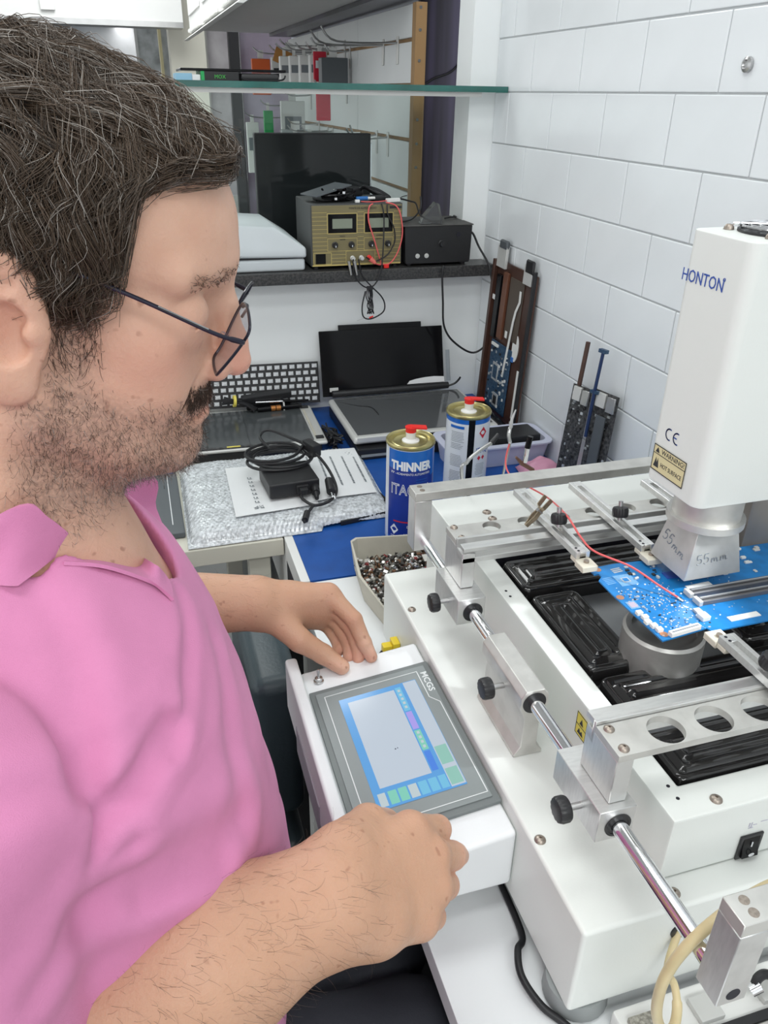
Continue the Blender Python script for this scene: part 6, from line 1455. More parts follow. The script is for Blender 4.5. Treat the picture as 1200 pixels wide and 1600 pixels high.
def sd_body(P):
    d = near_part(P, lambda p: (sd_head(to_loc(p))*f32(.01)).astype(f32), HC, .15)
    d = smin(d, near_part(P, sd_neck, (-.10, .477, 1.26), .18), .025)
    d = smin(d, near_part(P, sd_core, (-.125, .477, 1.0), .40), .02)
    d = smin(d, near_part(P, lambda p: s_chain(p, [RS, RE], [.052, .047], .01), (RS+RE)/2, .20), .012)
    d = smin(d, near_part(P, lambda p: s_chain(p, [RE, RM, RW], [.050, .050, .0385], .03), (RE+RW)/2, .20), .02)
    d = smin(d, near_part(P, lambda p: sd_hand(p, R_hand), R_hand['mcp'][1], .14), .018)
    d = smin(d, near_part(P, lambda p: s_chain(p, [LS, LE], [.052, .047], .01), (LS+LE)/2, .22), .012)
    d = smin(d, near_part(P, lambda p: s_chain(p, [LE, LW], [.050, .0335], .03), (LE+LW)/2, .20), .02)
    d = smin(d, near_part(P, lambda p: sd_hand(p, L_hand), L_hand['mcp'][1], .14), .016)
    return d
def fa_beard(P):
    Q = to_loc(P); x, y, z = Q[:, 0], np.abs(Q[:, 1]), Q[:, 2]
    sg = lambda v, a, b: np.clip((v-a)/(b-a), 0, 1)
    line = -2.2-1.9*np.clip((x-1.5)/4.5, 0, 1)                     # cheek line drops towards the mouth
    jaw = sg(line-z, -.6, 1.2)*sg(x, -.2, 1.6)*sg(z, -13.0, -10.4)
    side = sg(x, 1.0, 1.9)*sg(4.6-x, 0, 1.4)*sg(-z+2.5, 0, 1)*sg(z, -8, -3)*sg(y, 4.5, 5.6)
    mou = sg(x, 7.6, 8.6)*np.exp(-((z+4.1)/.75)**2)*sg(3.2-y, 0, .8)
    gap = 1-np.exp(-(((x-9.2)/1.6)**2+((z+5.4)/.85)**2+(y/2.3)**2)) 
    chk = 1-.55*np.exp(-(((x-7.0)/1.6)**2+((z+6.3)/1.2)**2+((y-4)/1.6)**2))
    earz = 1-np.clip((y-6.7)/.5, 0, 1)*np.clip((z+4.6)/.6, 0, 1)
    return np.clip(np.maximum(np.maximum(jaw, side*.75)*gap*chk, mou*1.0)*earz, 0, 1)
def fa_red(P):
    Q = to_loc(P); x, y, z = Q[:, 0], np.abs(Q[:, 1]), Q[:, 2]
    r = .8*np.exp(-(((x-11)/1.6)**2+(y/2)**2+((z+2)/1.6)**2))+.5*np.exp(-(((x-6.5)/3)**2+((y-5)/2)**2+((z+1.5)/2)**2))+.55*np.exp(-(((x+1.3)/2.2)**2+((y-7.8)/1.0)**2+(z/3)**2))
    r += .7*np.exp(-(((x-9.6)/1.0)**2+(y/2.2)**2+((z+5.4)/.5)**2))
    for h in (R_hand, L_hand):
        for k in ('pip', 'tip', 'mcp'):
            for c in h[k]: r = r+.45*np.exp(-(((P-c)**2).sum(1))/(.011**2))
    return np.clip(r, 0, 1)
def fa_tan_dim(P):  # tanned forearms, also darkened against the strong overhead light
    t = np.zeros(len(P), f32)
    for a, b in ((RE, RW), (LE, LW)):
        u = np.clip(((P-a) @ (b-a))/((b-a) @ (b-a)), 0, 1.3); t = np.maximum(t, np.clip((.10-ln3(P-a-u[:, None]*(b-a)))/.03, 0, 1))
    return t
def skin_mat():
    m = bpy.data.materials.new('skin'); m.use_nodes = True; nt = m.node_tree; b = nt.nodes['Principled BSDF']; N = nt.nodes.new; Lk = nt.links.new
    b.inputs['Roughness'].default_value = .48; b.inputs['Subsurface Weight'].default_value = .18; b.inputs['Subsurface Radius'].default_value = (.010, .004, .002); b.inputs['Subsurface Scale'].default_value = .5
    b.inputs['Specular IOR Level'].default_value = .38
    tc = N('ShaderNodeTexCoord'); n1 = N('ShaderNodeTexNoise'); n1.inputs['Scale'].default_value = 55; n1.inputs['Detail'].default_value = 5; Lk(tc.outputs['Object'], n1.inputs['Vector'])
    mx1 = N('ShaderNodeMix'); mx1.data_type = 'RGBA'; mx1.inputs['A'].default_value = (.60, .335, .235, 1); mx1.inputs['B'].default_value = (.69, .435, .325, 1); Lk(n1.outputs['Fac'], mx1.inputs['Factor'])
    at = N('ShaderNodeAttribute'); at.attribute_name = 'red'; mx2 = N('ShaderNodeMix'); mx2.data_type = 'RGBA'; mx2.inputs['B'].default_value = (.60, .235, .175, 1); ta = N('ShaderNodeAttribute'); ta.attribute_name = 'tan'; mt = N('ShaderNodeMath'); mt.operation = 'MULTIPLY'; mt.inputs[1].default_value = .6; Lk(ta.outputs['Fac'], mt.inputs[0]); mxt = N('ShaderNodeMix'); mxt.data_type = 'RGBA'; mxt.inputs['B'].default_value = (.46, .255, .15, 1); Lk(mx1.outputs['Result'], mxt.inputs['A']); Lk(mt.outputs[0], mxt.inputs['Factor']); Lk(mxt.outputs['Result'], mx2.inputs['A'])  # tan also dims the arms where overhead light is too strong
    ml = N('ShaderNodeMath'); ml.operation = 'MULTIPLY'; ml.inputs[1].default_value = .75; Lk(at.outputs['Fac'], ml.inputs[0]); Lk(ml.outputs[0], mx2.inputs['Factor'])
    n2 = N('ShaderNodeTexNoise'); n2.inputs['Scale'].default_value = 130; n2.inputs['Detail'].default_value = 1; Lk(tc.outputs['Object'], n2.inputs['Vector'])
    r2 = N('ShaderNodeMapRange'); r2.inputs['From Min'].default_value = .70; r2.inputs['From Max'].default_value = .78; r2.inputs['To Max'].default_value = .55; Lk(n2.outputs['Fac'], r2.inputs['Value'])
    mx3 = N('ShaderNodeMix'); mx3.data_type = 'RGBA'; mx3.inputs['B'].default_value = (.30, .13, .08, 1); Lk(mx2.outputs['Result'], mx3.inputs['A']); Lk(r2.outputs['Result'], mx3.inputs['Factor'])
    ab = N('ShaderNodeAttribute'); ab.attribute_name = 'beard'; n3 = N('ShaderNodeTexNoise'); n3.inputs['Scale'].default_value = 420; n3.inputs['Detail'].default_value = 2; Lk(tc.outputs['Object'], n3.inputs['Vector'])
    r3 = N('ShaderNodeMapRange'); r3.inputs['From Min'].default_value = .35; r3.inputs['From Max'].default_value = .62; r3.inputs['To Min'].default_value = .30; r3.inputs['To Max'].default_value = .60; Lk(n3.outputs['Fac'], r3.inputs['Value'])
    m4 = N('ShaderNodeMath'); m4.operation = 'MULTIPLY'; Lk(ab.outputs['Fac'], m4.inputs[0]); Lk(r3.outputs['Result'], m4.inputs[1])
    mx4 = N('ShaderNodeMix'); mx4.data_type = 'RGBA'; mx4.inputs['B'].default_value = (.17, .105, .085, 1); Lk(mx3.outputs['Result'], mx4.inputs['A']); Lk(m4.outputs[0], mx4.inputs['Factor'])
    Lk(mx4.outputs['Result'], b.inputs['Base Color'])
    n5 = N('ShaderNodeTexNoise'); n5.inputs['Scale'].default_value = 900; n5.inputs['Detail'].default_value = 3; Lk(tc.outputs['Object'], n5.inputs['Vector'])
    n6 = N('ShaderNodeTexVoronoi'); n6.inputs['Scale'].default_value = 330; Lk(tc.outputs['Object'], n6.inputs['Vector'])
    ad = N('ShaderNodeMath'); ad.operation = 'ADD'; Lk(n5.outputs['Fac'], ad.inputs[0]); Lk(n6.outputs['Distance'], ad.inputs[1])
    bp = N('ShaderNodeBump'); bp.inputs['Strength'].default_value = .28; bp.inputs['Distance'].default_value = .0008; Lk(ad.outputs[0], bp.inputs['Height']); Lk(bp.outputs['Normal'], b.inputs['Normal'])
    return m
M_skin = skin_mat()
man = thing('person', 'man in a pink polo shirt and glasses using the touch screen', 'person', (-.12, .475, 0))
body = vol_mesh('body', sd_body, (-.36, .15, .62), (.30, .95, 1.53), .0014, M_skin, man, attr={'beard': fa_beard, 'red': fa_red, 'tan': fa_tan_dim})

# ---------------------------------------------------------------- shirt
def shirt_mat():
    m = mat('pink_pique', (.655, .235, .43), .82, bump=.25, bscale=1400, vary=.06, vscale=30)
    m.node_tree.nodes['Principled BSDF'].inputs['Sheen Weight'].default_value = .06
    return m
M_shirt = shirt_mat()
SE_r = RS+(RE-RS)*.93; SE_l = LS+(LE-LS)*.75
def sd_shirt0(P):
    d = sd_torso(P, .004)
    d = smax(d, .70-P[:, 2], .01)
    ax = (SE_r-RS)/np.linalg.norm(SE_r-RS); e = s_chain(P, [RS+A_((.0, .02, .0)), SE_r], [.076, .073], .01); cut = (P-SE_r) @ ax; e = smax(e, cut, .004)
    inn = s_cone(P, RS, SE_r+ax*.03, .05, .067); hol = np.maximum(inn, (SE_r-ax*.02-P) @ ax); e = np.maximum(e, -hol)
    d = smin(d, e, .009)
    ax2 = (SE_l-LS)/np.linalg.norm(SE_l-LS); e2 = s_chain(P, [LS, SE_l], [.074, .066], .01); e2 = smax(e2, (P-SE_l) @ ax2, .004)
    d = smin(d, e2, .022)
    d = ssub(d, s_cone(P, (-.10, .477, 1.30), (-.062, .474, 1.196), .076, .060), .006)      # neck opening
    return d
folds = []
def fold(px, r, depth):
    pts = [trace(sd_shirt0, p) for p in px]; pts = [p for p in pts if p is not None]
    folds.append((pts, r, depth))
fold([(5, 845), (50, 900), (90, 965), (118, 1060), (130, 1150), (132, 1230)], .011, .006)
fold([(258, 1140), (225, 1205), (180, 1255), (140, 1290)], .009, .006)
fold([(375, 1275), (340, 1310), (270, 1345), (190, 1385), (130, 1425)], .014, .007)
fold([(345, 1350), (290, 1372), (230, 1400)], .010, .004)
fold([(200, 1310), (165, 1330), (130, 1342)], .008, .004)
fold([(282, 930), (293, 1000), (290, 1080), (272, 1170)], .007, .003)
fold([(318, 905), (335, 1000), (360, 1120), (365, 1220)], .012, .003)
fold([(15, 960), (45, 1040), (80, 1120), (105, 1190)], .012, .004)
fold([(60, 1545), (90, 1480), (108, 1420)], .01, .003)
fold([(0, 1250), (60, 1235), (110, 1245)], .010, .003)
def sd_shirt(P):
    d = sd_shirt0(P); base = d
    for pts, r, dep in folds:
        dm = None; c_ = sum(pts)/len(pts); rr = max(float(np.linalg.norm(q-c_)) for q in pts)+4*r
        if float((ln3(P-c_)-rr).min()) > 0: continue
        for a, b in zip(pts[:-1], pts[1:]):
            e = s_cone(P, a, b, 0, 0); dm = e if dm is None else np.minimum(dm, e)
        d = d+dep*np.exp(-(dm/r)**2)-dep*.45*np.exp(-((dm-1.9*r)/(r*1.1))**2)
    # loose cloth: broad soft undulation
    d = d+.0016*np.sin(P[:, 2]*52+P[:, 1]*37+2*np.sin(P[:, 0]*30))*np.sin(P[:, 1]*41-P[:, 2]*23+1.3)
    return d.astype(f32)
shirt = vol_mesh('polo_shirt', sd_shirt, (-.36, .15, .66), (.12, .92, 1.32), .0024, M_shirt, man); shirt['label'] = 'pink short sleeved polo shirt'
# collar: two leaves joined behind the neck
def leaf(top, bot, name, th=.0022):
    t = catmull(top, 6); b = catmull(bot, 6); n = len(t); m_ = 7; vs = []; fs = []
    for i in range(n):
        for j in range(m_+1):
            s = j/m_; p = t[i].lerp(b[i], s); vs.append(p)
    N_ = [Vector((0, 0, 0)) for _ in vs]
    quad = []
    for i in range(n-1):
        for j in range(m_):
            q_ = (i*(m_+1)+j, (i+1)*(m_+1)+j, (i+1)*(m_+1)+j+1, i*(m_+1)+j+1); quad.append(q_)
            nn = (vs[q_[1]]-vs[q_[0]]).cross(vs[q_[3]]-vs[q_[0]])
            for k in q_: N_[k] += nn
    N_ = [v.normalized() if v.length > 0 else v for v in N_]
    k = len(vs); al = [tuple(v+nn*th/2) for v, nn in zip(vs, N_)]+[tuple(v-nn*th/2) for v, nn in zip(vs, N_)]
    fs = quad+[tuple(x+k for x in reversed(q_)) for q_ in quad]
    lp_ = [i*(m_+1) for i in range(n)]+[(n-1)*(m_+1)+j for j in range(1, m_+1)]+[i*(m_+1)+m_ for i in range(n-2, -1, -1)]+[j for j in range(m_-1, 0, -1)]
    L = len(lp_); fs += [(lp_[i], lp_[(i+1) % L], lp_[(i+1) % L]+k, lp_[i]+k) for i in range(L)]
    return MB().add(al, fs).build(name, M_shirt, man, smooth=60)
def on(p, off): return Vector(trace(sd_shirt0, p, off=off))
near_top = [V(-.175, .475, 1.292), V(-.160, .425, 1.285), V(-.125, .400, 1.270), pyy((30, 790), .400), pyy((75, 808), .408), pyy((117, 843), .428)]
near_bot = [V(-.205, .475, 1.258), V(-.195, .405, 1.245), V(-.165, .370, 1.222), on((-60, 905), .005), on((0, 914), .005), on((27, 916), .005)]
leaf(near_top, near_bot, 'collar_leaf')
far_top = [V(-.175, .475, 1.292), V(-.160, .525, 1.290), V(-.110, .548, 1.286), pyy((146, 728), .548), pyy((185, 790), .528), pyy((232, 860), .508), pyy((264, 908), .497)]
far_bot = [V(-.205, .475, 1.258), V(-.200, .55, 1.248), V(-.13, .580, 1.250), pyy((222, 735), .556), pyy((243, 795), .550), pyy((270, 868), .528), pyy((280, 928), .503)]
leaf(far_top, far_bot, 'collar_leaf')
# placket band
leaf([on(p, .0035) for p in ((112, 838), (155, 846), (200, 860), (236, 878), (256, 898), (266, 915))], [on(p, .0035) for p in ((100, 880), (155, 884), (200, 896), (236, 910), (258, 926), (270, 938))], 'placket_band')

# trousers, shoes (below the frame)
M_trous = mat('dark_trousers', (.02, .022, .03), .8, bump=.2, bscale=500)
def sd_trous(P):
    d = smax(sd_torso(P, .003), P[:, 2]-.715, .004)
    for y in (.40, .555):
        d = smin(d, s_chain(P, [(-.12, y, .68), (.165, y, .635), (.155, y, .12)], [.085, .066, .05], .03), .03)
    return smax(d, .09-P[:, 2], .004)
vol_mesh('trousers', sd_trous, (-.33, .26, .06), (.26, .70, .75), .006, M_trous, man)
for y in (.40, .555):
    vol_mesh('shoe', lambda P, y=y: smax(smin(s_ell(P, (.175, y, .06), (.06, .045, .07)), s_ell(P, (.245, y, .035), (.095, .048, .045)), .03), .001-P[:, 2], .004), (.08, y-.08, -.01), (.36, y+.08, .15), .005, M_blackrub, man)

# finger nails
M_nail = mat('nail', (.72, .47, .40), .28)
def nail(tip, prev, up, w, l, name='finger_nail'):
    tip, prev = Vector(tip.tolist()), Vector(prev.tolist()); d = (tip-prev).normalized(); u = Vector(up); u = (u-d*u.dot(d)).normalized(); sd = d.cross(u)
    mb = MB(); vs = []; fs = []; n, m = 14, 6
    for i in range(n+1):
        a = math.pi*i/n
        for j in range(m+1):
            b = math.pi*j/m-math.pi/2
            vs.append(tip+d*(.0005+l*math.cos(a))+sd*(w*math.sin(a)*math.sin(b) if False else w*math.sin(b)*math.sin(a))+u*(.0066*L_hand['sc']+.0016*math.cos(b)*math.sin(a)-.0022))
    for i in range(n):
        for j in range(m): fs.append((i*(m+1)+j, i*(m+1)+j+1, (i+1)*(m+1)+j+1, (i+1)*(m+1)+j))
    return mb.add(vs, fs).build(name, M_nail, man, smooth=80)
nail(L_hand['thumb'][3], L_hand['thumb'][2], (.15, -.55, .8), .0062, .0075)
# ================================================================== HAIR, BEARD, GLASSES
hr = np.random.RandomState(21)
def strands(name, paths, r0, r1, material, parent, tone, label=None):
    """paths: (N,K,3) world points -> one mesh of thin three sided tubes"""
    N, K, _ = paths.shape; T = np.gradient(paths, axis=1); T /= np.maximum(np.linalg.norm(T, axis=2, keepdims=True), 1e-9)
    ref = np.tile(A_((.31, .87, .38)), (N, K, 1)); a = np.cross(T, ref); a /= np.maximum(np.linalg.norm(a, axis=2, keepdims=True), 1e-9); b = np.cross(T, a)
    rad = np.linspace(r0, r1, K)[None, :, None]
    ring = [paths+rad*(a*math.cos(q)+b*math.sin(q)) for q in (0, 2.0944, 4.18879)]
    Vv = np.stack(ring, 2).reshape(-1, 3)
    base = (np.arange(N)[:, None]*K+np.arange(K-1)[None, :])*3
    F = []
    for j in range(3): F.append(np.stack([base+j, base+(j+1) % 3, base+3+(j+1) % 3, base+3+j], -1).reshape(-1, 4))
    F = np.concatenate(F).astype(np.int32); c = Vv.mean(0)
    me = bpy.data.meshes.new(name); me.vertices.add(len(Vv)); me.vertices.foreach_set('co', (Vv-c).astype(f32).ravel())
    me.loops.add(len(F)*4); me.loops.foreach_set('vertex_index', F.ravel()); me.polygons.add(len(F)); me.polygons.foreach_set('loop_start', np.arange(0, len(F)*4, 4, dtype=np.int32))
    me.update(calc_edges=True); me.polygons.foreach_set('use_smooth', np.ones(len(F), bool)); me.materials.append(material)
    at = me.attributes.new('tone', 'FLOAT', 'POINT'); at.data.foreach_set('value', np.repeat(tone.astype(f32), K*3))
    o = link(name, me, tuple(c), parent); o['kind'] = 'stuff'
    if label: o['label'] = label
    return o
def hair_mat(name, dark, mid, grey):
    m = bpy.data.materials.new(name); m.use_nodes = True; nt = m.node_tree; b = nt.nodes['Principled BSDF']; b.inputs['Roughness'].default_value = .38; b.inputs['Specular IOR Level'].default_value = .45
    at = nt.nodes.new('ShaderNodeAttribute'); at.attribute_name = 'tone'; cr = nt.nodes.new('ShaderNodeValToRGB'); e = cr.color_ramp.elements
    e[0].position = 0; e[0].color = (*dark, 1); e[1].position = 1; e[1].color = (*grey, 1); x = e.new(.72); x.color = (*mid, 1)
    nt.links.new(at.outputs['Fac'], cr.inputs[0]); nt.links.new(cr.outputs[0], b.inputs['Base Color']); return m
M_hair = hair_mat('brown_hair', (.026, .018, .013), (.10, .064, .040), (.36, .33, .30))
M_beard = hair_mat('beard_hair', (.030, .018, .013), (.10, .060, .042), (.42, .38, .35))
def gradl(fn, P, e=.05): return grad(fn, P, e)
def scalp_mask(Q):
    x, y, z = Q[:, 0], np.abs(Q[:, 1]), Q[:, 2]
    xf = np.interp(z, [-6, 1.0, 1.6, 3.0, 7.2, 8.4, 9.2, 13], [-2.6, -2.4, 3.0, 4.6, 4.8, 6.2, 8.2, 8.6])
    m = xf-x
    low = np.interp(x, [-12, -3.4, -2.4, -.6, 1.0, 2.4, 5], [-6.5, -5.5, 1.2, 3.5, 3.1, 2.7, 2.9]); m = np.minimum(m, z-low)
    return m
def cloud(n):
    d = hr.randn(n*3, 3); d /= np.linalg.norm(d, axis=1)[:, None]; Q = (A_((-.5, 0, 3.0))+d*9.5).astype(f32)
    for _ in range(8):
        g = gradl(sd_cranium, Q); Q = Q-g*sd_cranium(Q)[:, None]
    return Q.astype(f32)
def flow(Q):
    x, y, z = Q[:, 0], Q[:, 1], Q[:, 2]; top = np.clip((z-6.0)/4.0, 0, 1)[:, None]; back = np.clip((-x-2)/5, 0, 1)[:, None]
    sgn = np.where(y < 1.5, -1.0, 1.0)
    ft = np.stack([np.full_like(x, .80), sgn*.42, np.full_like(x, -.10)], 1); fs_ = np.stack([np.full_like(x, -.22), np.zeros_like(x), np.full_like(x, -.95)], 1); fb = np.stack([np.full_like(x, -.7), np.zeros_like(x), np.full_like(x, -.6)], 1)
    v = ft*top+fs_*(1-top); return v*(1-back*.7)+fb*back*.7
def grow(roots, L, lift, amp, freq, phase, K=11):
    P = roots.copy().astype(f32); out = [P.copy()]; n = len(P); step = (L/(K-1))[:, None]
    for k in range(1, K):
        s = k/(K-1); g = gradl(sd_cranium, P); v = flow(P); v = v-g*(v*g).sum(1)[:, None]; v /= np.maximum(np.linalg.norm(v, axis=1), 1e-6)[:, None]
        side = np.cross(v, g); w = (amp*np.cos(freq*s*6.283+phase))[:, None]
        P = P+(v+side*w)*step; P = P.astype(f32); tgt = lift*math.sin(min(1.0, s*1.5)*1.571)*(1-.55*max(0, s-.55)/.45)
        d = sd_cranium(P); g = gradl(sd_cranium, P); P = (P+g*((tgt-d)*.85)[:, None]).astype(f32); out.append(P.copy())
    return np.stack(out, 1)
def make_hair(n_guides, n):
    G = cloud(n_guides); G = G[scalp_mask(G) > 0]
    topg = np.clip((G[:, 2]-6)/4, 0, 1)
    front = np.clip((G[:, 0]-2.5)/4, 0, 1)*topg; Lg = 3.0+1.6*topg+hr.rand(len(G))*1.6-1.7*front; lg = .60+.22*topg+hr.rand(len(G))*.55
    fz = (G[:, 0] > 5.0) & (G[:, 2] > 8); lg[fz] += .15
    PG = grow(G, Lg, lg, .55+hr.rand(len(G))*.75, .7+hr.rand(len(G))*.8, hr.rand(len(G))*6.28)
    Rr = cloud(n); Rr = Rr[scalp_mask(Rr) > -.1]
    # nearest guide
    idx = np.empty(len(Rr), int)
    for i in range(0, len(Rr), 2000): idx[i:i+2000] = ((Rr[i:i+2000, None]-G[None])**2).sum(2).argmin(1)
    K = PG.shape[1]; s = np.linspace(0, 1, K)[None, :, None]
    own = Rr[:, None]+(PG[idx]-PG[idx][:, :1]); jit = hr.randn(len(Rr), 1, 3)*.30
    tgt = PG[idx]+jit*(1-.3*s)+hr.randn(len(Rr), 1, 3)*.16*s
    w = np.clip(s*1.2, 0, .72); path = own*(1-w)+tgt*w
    path = path+(hr.randn(len(Rr), 1, 3)*.25)*(s**2)
    fly = hr.rand(len(Rr)) < .10; path[fly] += (hr.randn(fly.sum(), 1, 3)*.70)*s**2
    # the forehead stays clear: hair that would fall over it bunches up into the front tuft
    jl = (hr.rand(len(Rr), 1)**.7-.5)*1.8; jx = hr.randn(len(Rr), 1)*.45
    sidez = np.clip((7.8-path[..., 2])/1.2, 0, 1); path[..., 0] -= .85*sidez*np.maximum(0, path[..., 0]-(4.4+jx))
    lim = np.interp(path[..., 0], [5.0, 5.8, 6.6, 8.2, 9.4], [6.6, 7.6, 8.1, 8.5, 9.0])+jl
    v = np.maximum(0, lim-path[..., 2])*(path[..., 0] > 5.0); path[..., 2] += v*.9; xo = np.maximum(0, path[..., 0]-9.0); path[..., 0] -= xo*.75
    return path, idx, Rr
hp, hidx, hroot = make_hair(620, 17000)
tone = np.clip(.15+.45*hr.rand(len(hp))+.12*(hidx % 5)/5, 0, .75); gr_ = hr.rand(len(hp)) < (.10+.22*np.clip((hroot[:, 2]-9)/3, 0, 1)); tone[gr_] = .8+.2*hr.rand(gr_.sum())  # scattered grey strands; the extra grey at the crown imitates sheen from the light
W_hp = to_world(hp.reshape(-1, 3)).reshape(hp.shape)
hair = strands('hair', W_hp, .00026, .00012, M_hair, man, tone, 'wavy dark brown hair with grey strands')
# soft under-layer so that the scalp does not show through
def sd_cap(P):
    Q = to_loc(P); n = .18*np.sin(Q[:, 0]*2.1+1.3*np.sin(Q[:, 2]*1.7))*np.sin(Q[:, 2]*1.9+Q[:, 1]*1.4)
    d = sd_cranium(Q)-.42-n; return (smax(d, -(scalp_mask(Q)-.35), .3)*.01).astype(f32)
cap_m = mat('hair_underlayer', (.020, .014, .010), .7, bump=.5, bscale=260)
vol_mesh('hair_underlayer', sd_cap, to_world([[-1, 0, 4]])[0]-.135, to_world([[-1, 0, 4]])[0]+.135, .0022, cap_m, hair)
# beard from the face surface
bvn = len(body.data.vertices); bc_ = np.empty(bvn*3, f32); body.data.vertices.foreach_get('co', bc_); BV = bc_.reshape(-1, 3)+np.array(body.location, dtype=f32)
ba_ = np.empty(bvn, f32); body.data.attributes['beard'].data.foreach_get('value', ba_)
def short_hair(sel, n, Lmin, Lmax, dirfn, curl, K=6):
    i = hr.choice(sel, n); R0 = (BV[i]+hr.randn(n, 3)*.0007).astype(f32); g = grad(sd_body, R0); R0 = R0-g*sd_body(R0)[:, None]
    L = Lmin+(Lmax-Lmin)*hr.rand(n, 1); d0 = dirfn(R0, g); P = R0.copy(); out = [P.copy()]; cv = hr.randn(n, 3)*curl
    for k in range(1, K):
        s = k/(K-1); d = d0+cv*s*1.6; d /= np.linalg.norm(d, axis=1)[:, None]; P = P+d*L/(K-1); out.append(P.copy())
    return np.stack(out, 1).astype(f32)
selb = np.where(ba_ > .12)[0]; pb_ = ba_[selb]; selb = selb[hr.rand(len(selb)) < pb_**1.3]
dn = lambda R0, g: g*.38+A_(to_world([[.1, 0, -1]])[0]-to_world([[0, 0, 0]])[0])*100*.8
bp2 = short_hair(selb, 6500, .0025, .0080, dn, .95)
tb_ = np.clip(.1+.55*hr.rand(len(bp2)), 0, .7); q = to_loc(bp2[:, 0]); gb_ = hr.rand(len(bp2)) < (.10+.45*np.clip((-q[:, 2]-7.2)/2, 0, 1)*np.clip((q[:, 0]-2)/3, 0, 1)); tb_[gb_] = .8+.2*hr.rand(gb_.sum())
beard = strands('beard', bp2, .00010, .00005, M_beard, man, tb_, 'short dark beard with grey patches')
# moustache, denser
ql = to_loc(BV); selm = np.where((np.abs(ql[:, 2]+4.15) < .62) & (ql[:, 0] > 7.7) & (np.abs(ql[:, 1]) < 3.0) & (ql[:, 0] < 10.6))[0]
mo_dir = lambda R0, g: g*.35+(np.stack([-.15*np.ones(len(R0)), .55*np.sign(to_loc(R0)[:, 1]), -.8*np.ones(len(R0))], 1).astype(f32) @ Rh.T)
mp_ = short_hair(selm, 900, .004, .008, mo_dir, .25); strands('moustache', mp_, .00014, .00007, M_beard, man, np.clip(.55*hr.rand(len(mp_)), 0, .7))
sele = np.where((np.abs(ql[:, 2]-(3.35-.10*np.abs(ql[:, 1]))) < .42) & (np.abs(ql[:, 1]) > 1.0) & (np.abs(ql[:, 1]) < 5.0) & (ql[:, 0] > 6.0))[0]
eb_dir = lambda R0, g: g*.30+(np.stack([-.25*np.ones(len(R0)), .8*np.sign(to_loc(R0)[:, 1]), .25*np.ones(len(R0))], 1).astype(f32) @ Rh.T)
ep_ = short_hair(sele, 260, .004, .008, eb_dir, .2); strands('eyebrows', ep_, .00016, .00007, M_beard, man, np.clip(.5*hr.rand(len(ep_)), 0, .7))
sels = np.where((ql[:, 0] > 1.0) & (ql[:, 0] < 4.0) & (ql[:, 2] > -2.5) & (ql[:, 2] < 2.6) & (np.abs(ql[:, 1]) > 5) & (np.abs(ql[:, 1]) < 7.0) & (ql[:, 0] > 1.5))[0]
sp_2 = short_hair(sels, 420, .005, .013, lambda R0, g: g*.22+(np.stack([.15*np.ones(len(R0)), 0*np.ones(len(R0)), -1*np.ones(len(R0))], 1).astype(f32) @ Rh.T), .45); strands('sideburn', sp_2, .00015, .00007, M_beard, man, np.clip(.1+.6*hr.rand(len(sp_2)), 0, 1))
# arm hair
def armsel(a, b, r): 
    t = ((BV-a) @ (b-a))/((b-a) @ (b-a)); dd = np.linalg.norm(BV-a-np.clip(t, 0, 1)[:, None]*(b-a), axis=1); return np.where((t > .25) & (t < 1.15) & (dd < r) & (BV[:, 2] > (a+(b-a)*np.clip(t, 0, 1)[:, None])[:, 2]-.015))[0]
for a, b, n in ((RE, RW, 800), (LE, LW, 260)):
    ax = (b-a)/np.linalg.norm(b-a); ah = short_hair(armsel(a, b, .062), n, .007, .016, lambda R0, g: g*.30+ax*.6+A_((0, -.35, -.2)), .4)
    strands('arm_hair', ah, .00007, .00004, M_beard, man, np.clip(.45+.35*hr.rand(len(ah)), 0, 1))
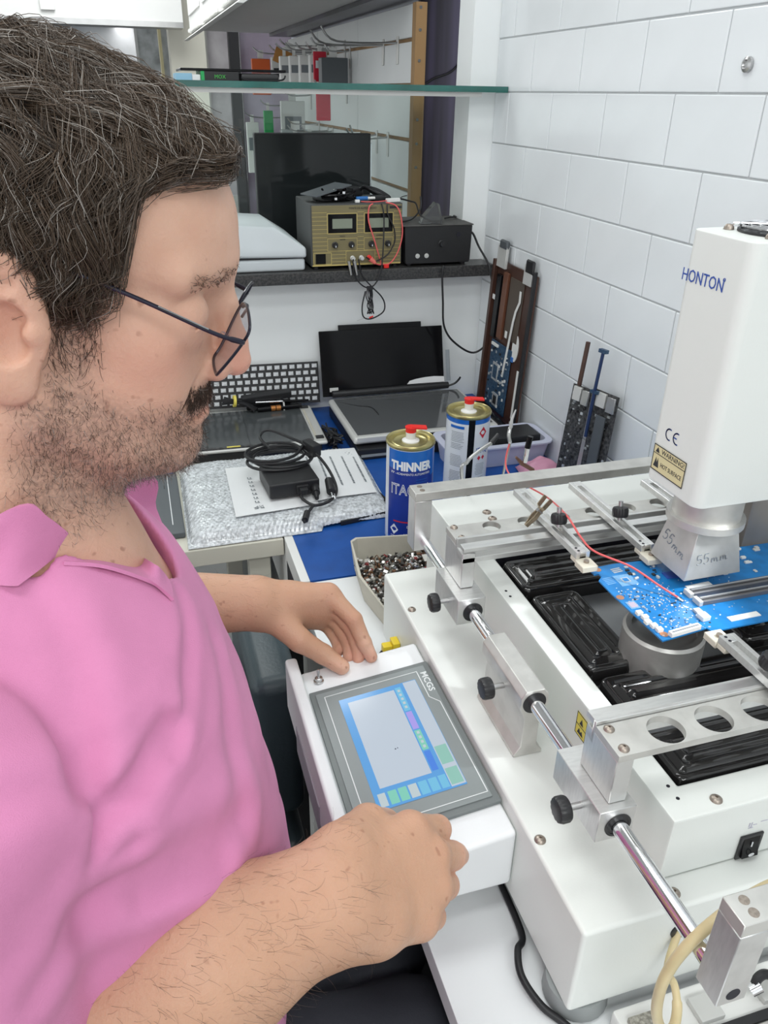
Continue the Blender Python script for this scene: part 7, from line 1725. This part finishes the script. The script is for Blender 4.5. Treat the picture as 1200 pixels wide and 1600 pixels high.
# eyes (mostly hidden by the lids)
# ---------------------------------------------------------------- glasses
gl_ = thing('eyeglasses', 'thin dark metal eyeglasses worn by the man', 'eyeglasses', tuple(to_world([[10, 0, 0]])[0]))
M_gframe = mat('navy_metal_frame', (.018, .018, .032), .3, metal=.4)
def lw(x, y, z): return Vector(to_world([[x, y, z]])[0].tolist())
for s in (-1, 1):
    C0 = [(10.75, 1.15, 1.65), (11.25, 5.55, 1.60), (11.0, 5.85, .6), (10.15, 5.45, -1.25), (9.95, 4.3, -1.75), (9.70, 1.9, -1.70), (10.0, 1.25, -1.0)]
    rim = catmull([lw(x, s*y, z) for x, y, z in C0], 8, closed=True); k = len(rim); cen = sum(rim, Vector())/k
    MB().tube(rim, .00085, 8, closed=True).build('rim', M_gframe, gl_)
    nrm = (rim[0]-cen).cross(rim[k//4]-cen).normalized()*.0006
    vs = [tuple(cen+nrm)]+[tuple(p+nrm) for p in rim]+[tuple(cen-nrm)]+[tuple(p-nrm) for p in rim]
    fs = [(0, 1+i, 1+(i+1) % k) for i in range(k)]+[(k+1, k+2+(i+1) % k, k+2+i) for i in range(k)]+[(1+i, k+2+i, k+2+(i+1) % k, 1+(i+1) % k) for i in range(k)]
    MB().add(vs, fs).build('lens', M_lens, gl_)
    tm = catmull([lw(11.0, s*5.85, .75), lw(10.85, s*6.3, .88), lw(9.4, s*6.75, 1.15), lw(5.5, s*7.05, 2.1), lw(2.0, s*7.35, 2.75), lw(-.6, s*7.75, 2.9), lw(-2.6, s*7.75, 1.9)], 7)
    MB().tube(tm, [.0012 if i > 10 else .0016 for i in range(len(tm))], 8).build('temple_arm', M_gframe, gl_)
    MB().tube([lw(9.2, s*6.86, 1.28), lw(6.6, s*7.08, 1.92)], .0007, 6).build('silver_inlay', M_chrome, gl_)
    MB().tube(catmull([lw(10.3, s*1.2, -.4), lw(9.9, s*1.35, -.2), lw(9.75, s*1.35, -.6)], 4), .0006, 6).build('nose_pad', M_bag, gl_)
MB().tube(catmull([lw(10.85, -1.2, .9), lw(11.05, -.5, 1.25), lw(11.05, .5, 1.25), lw(10.85, 1.2, .9)], 5), .0009, 8).build('bridge', M_gframe, gl_)
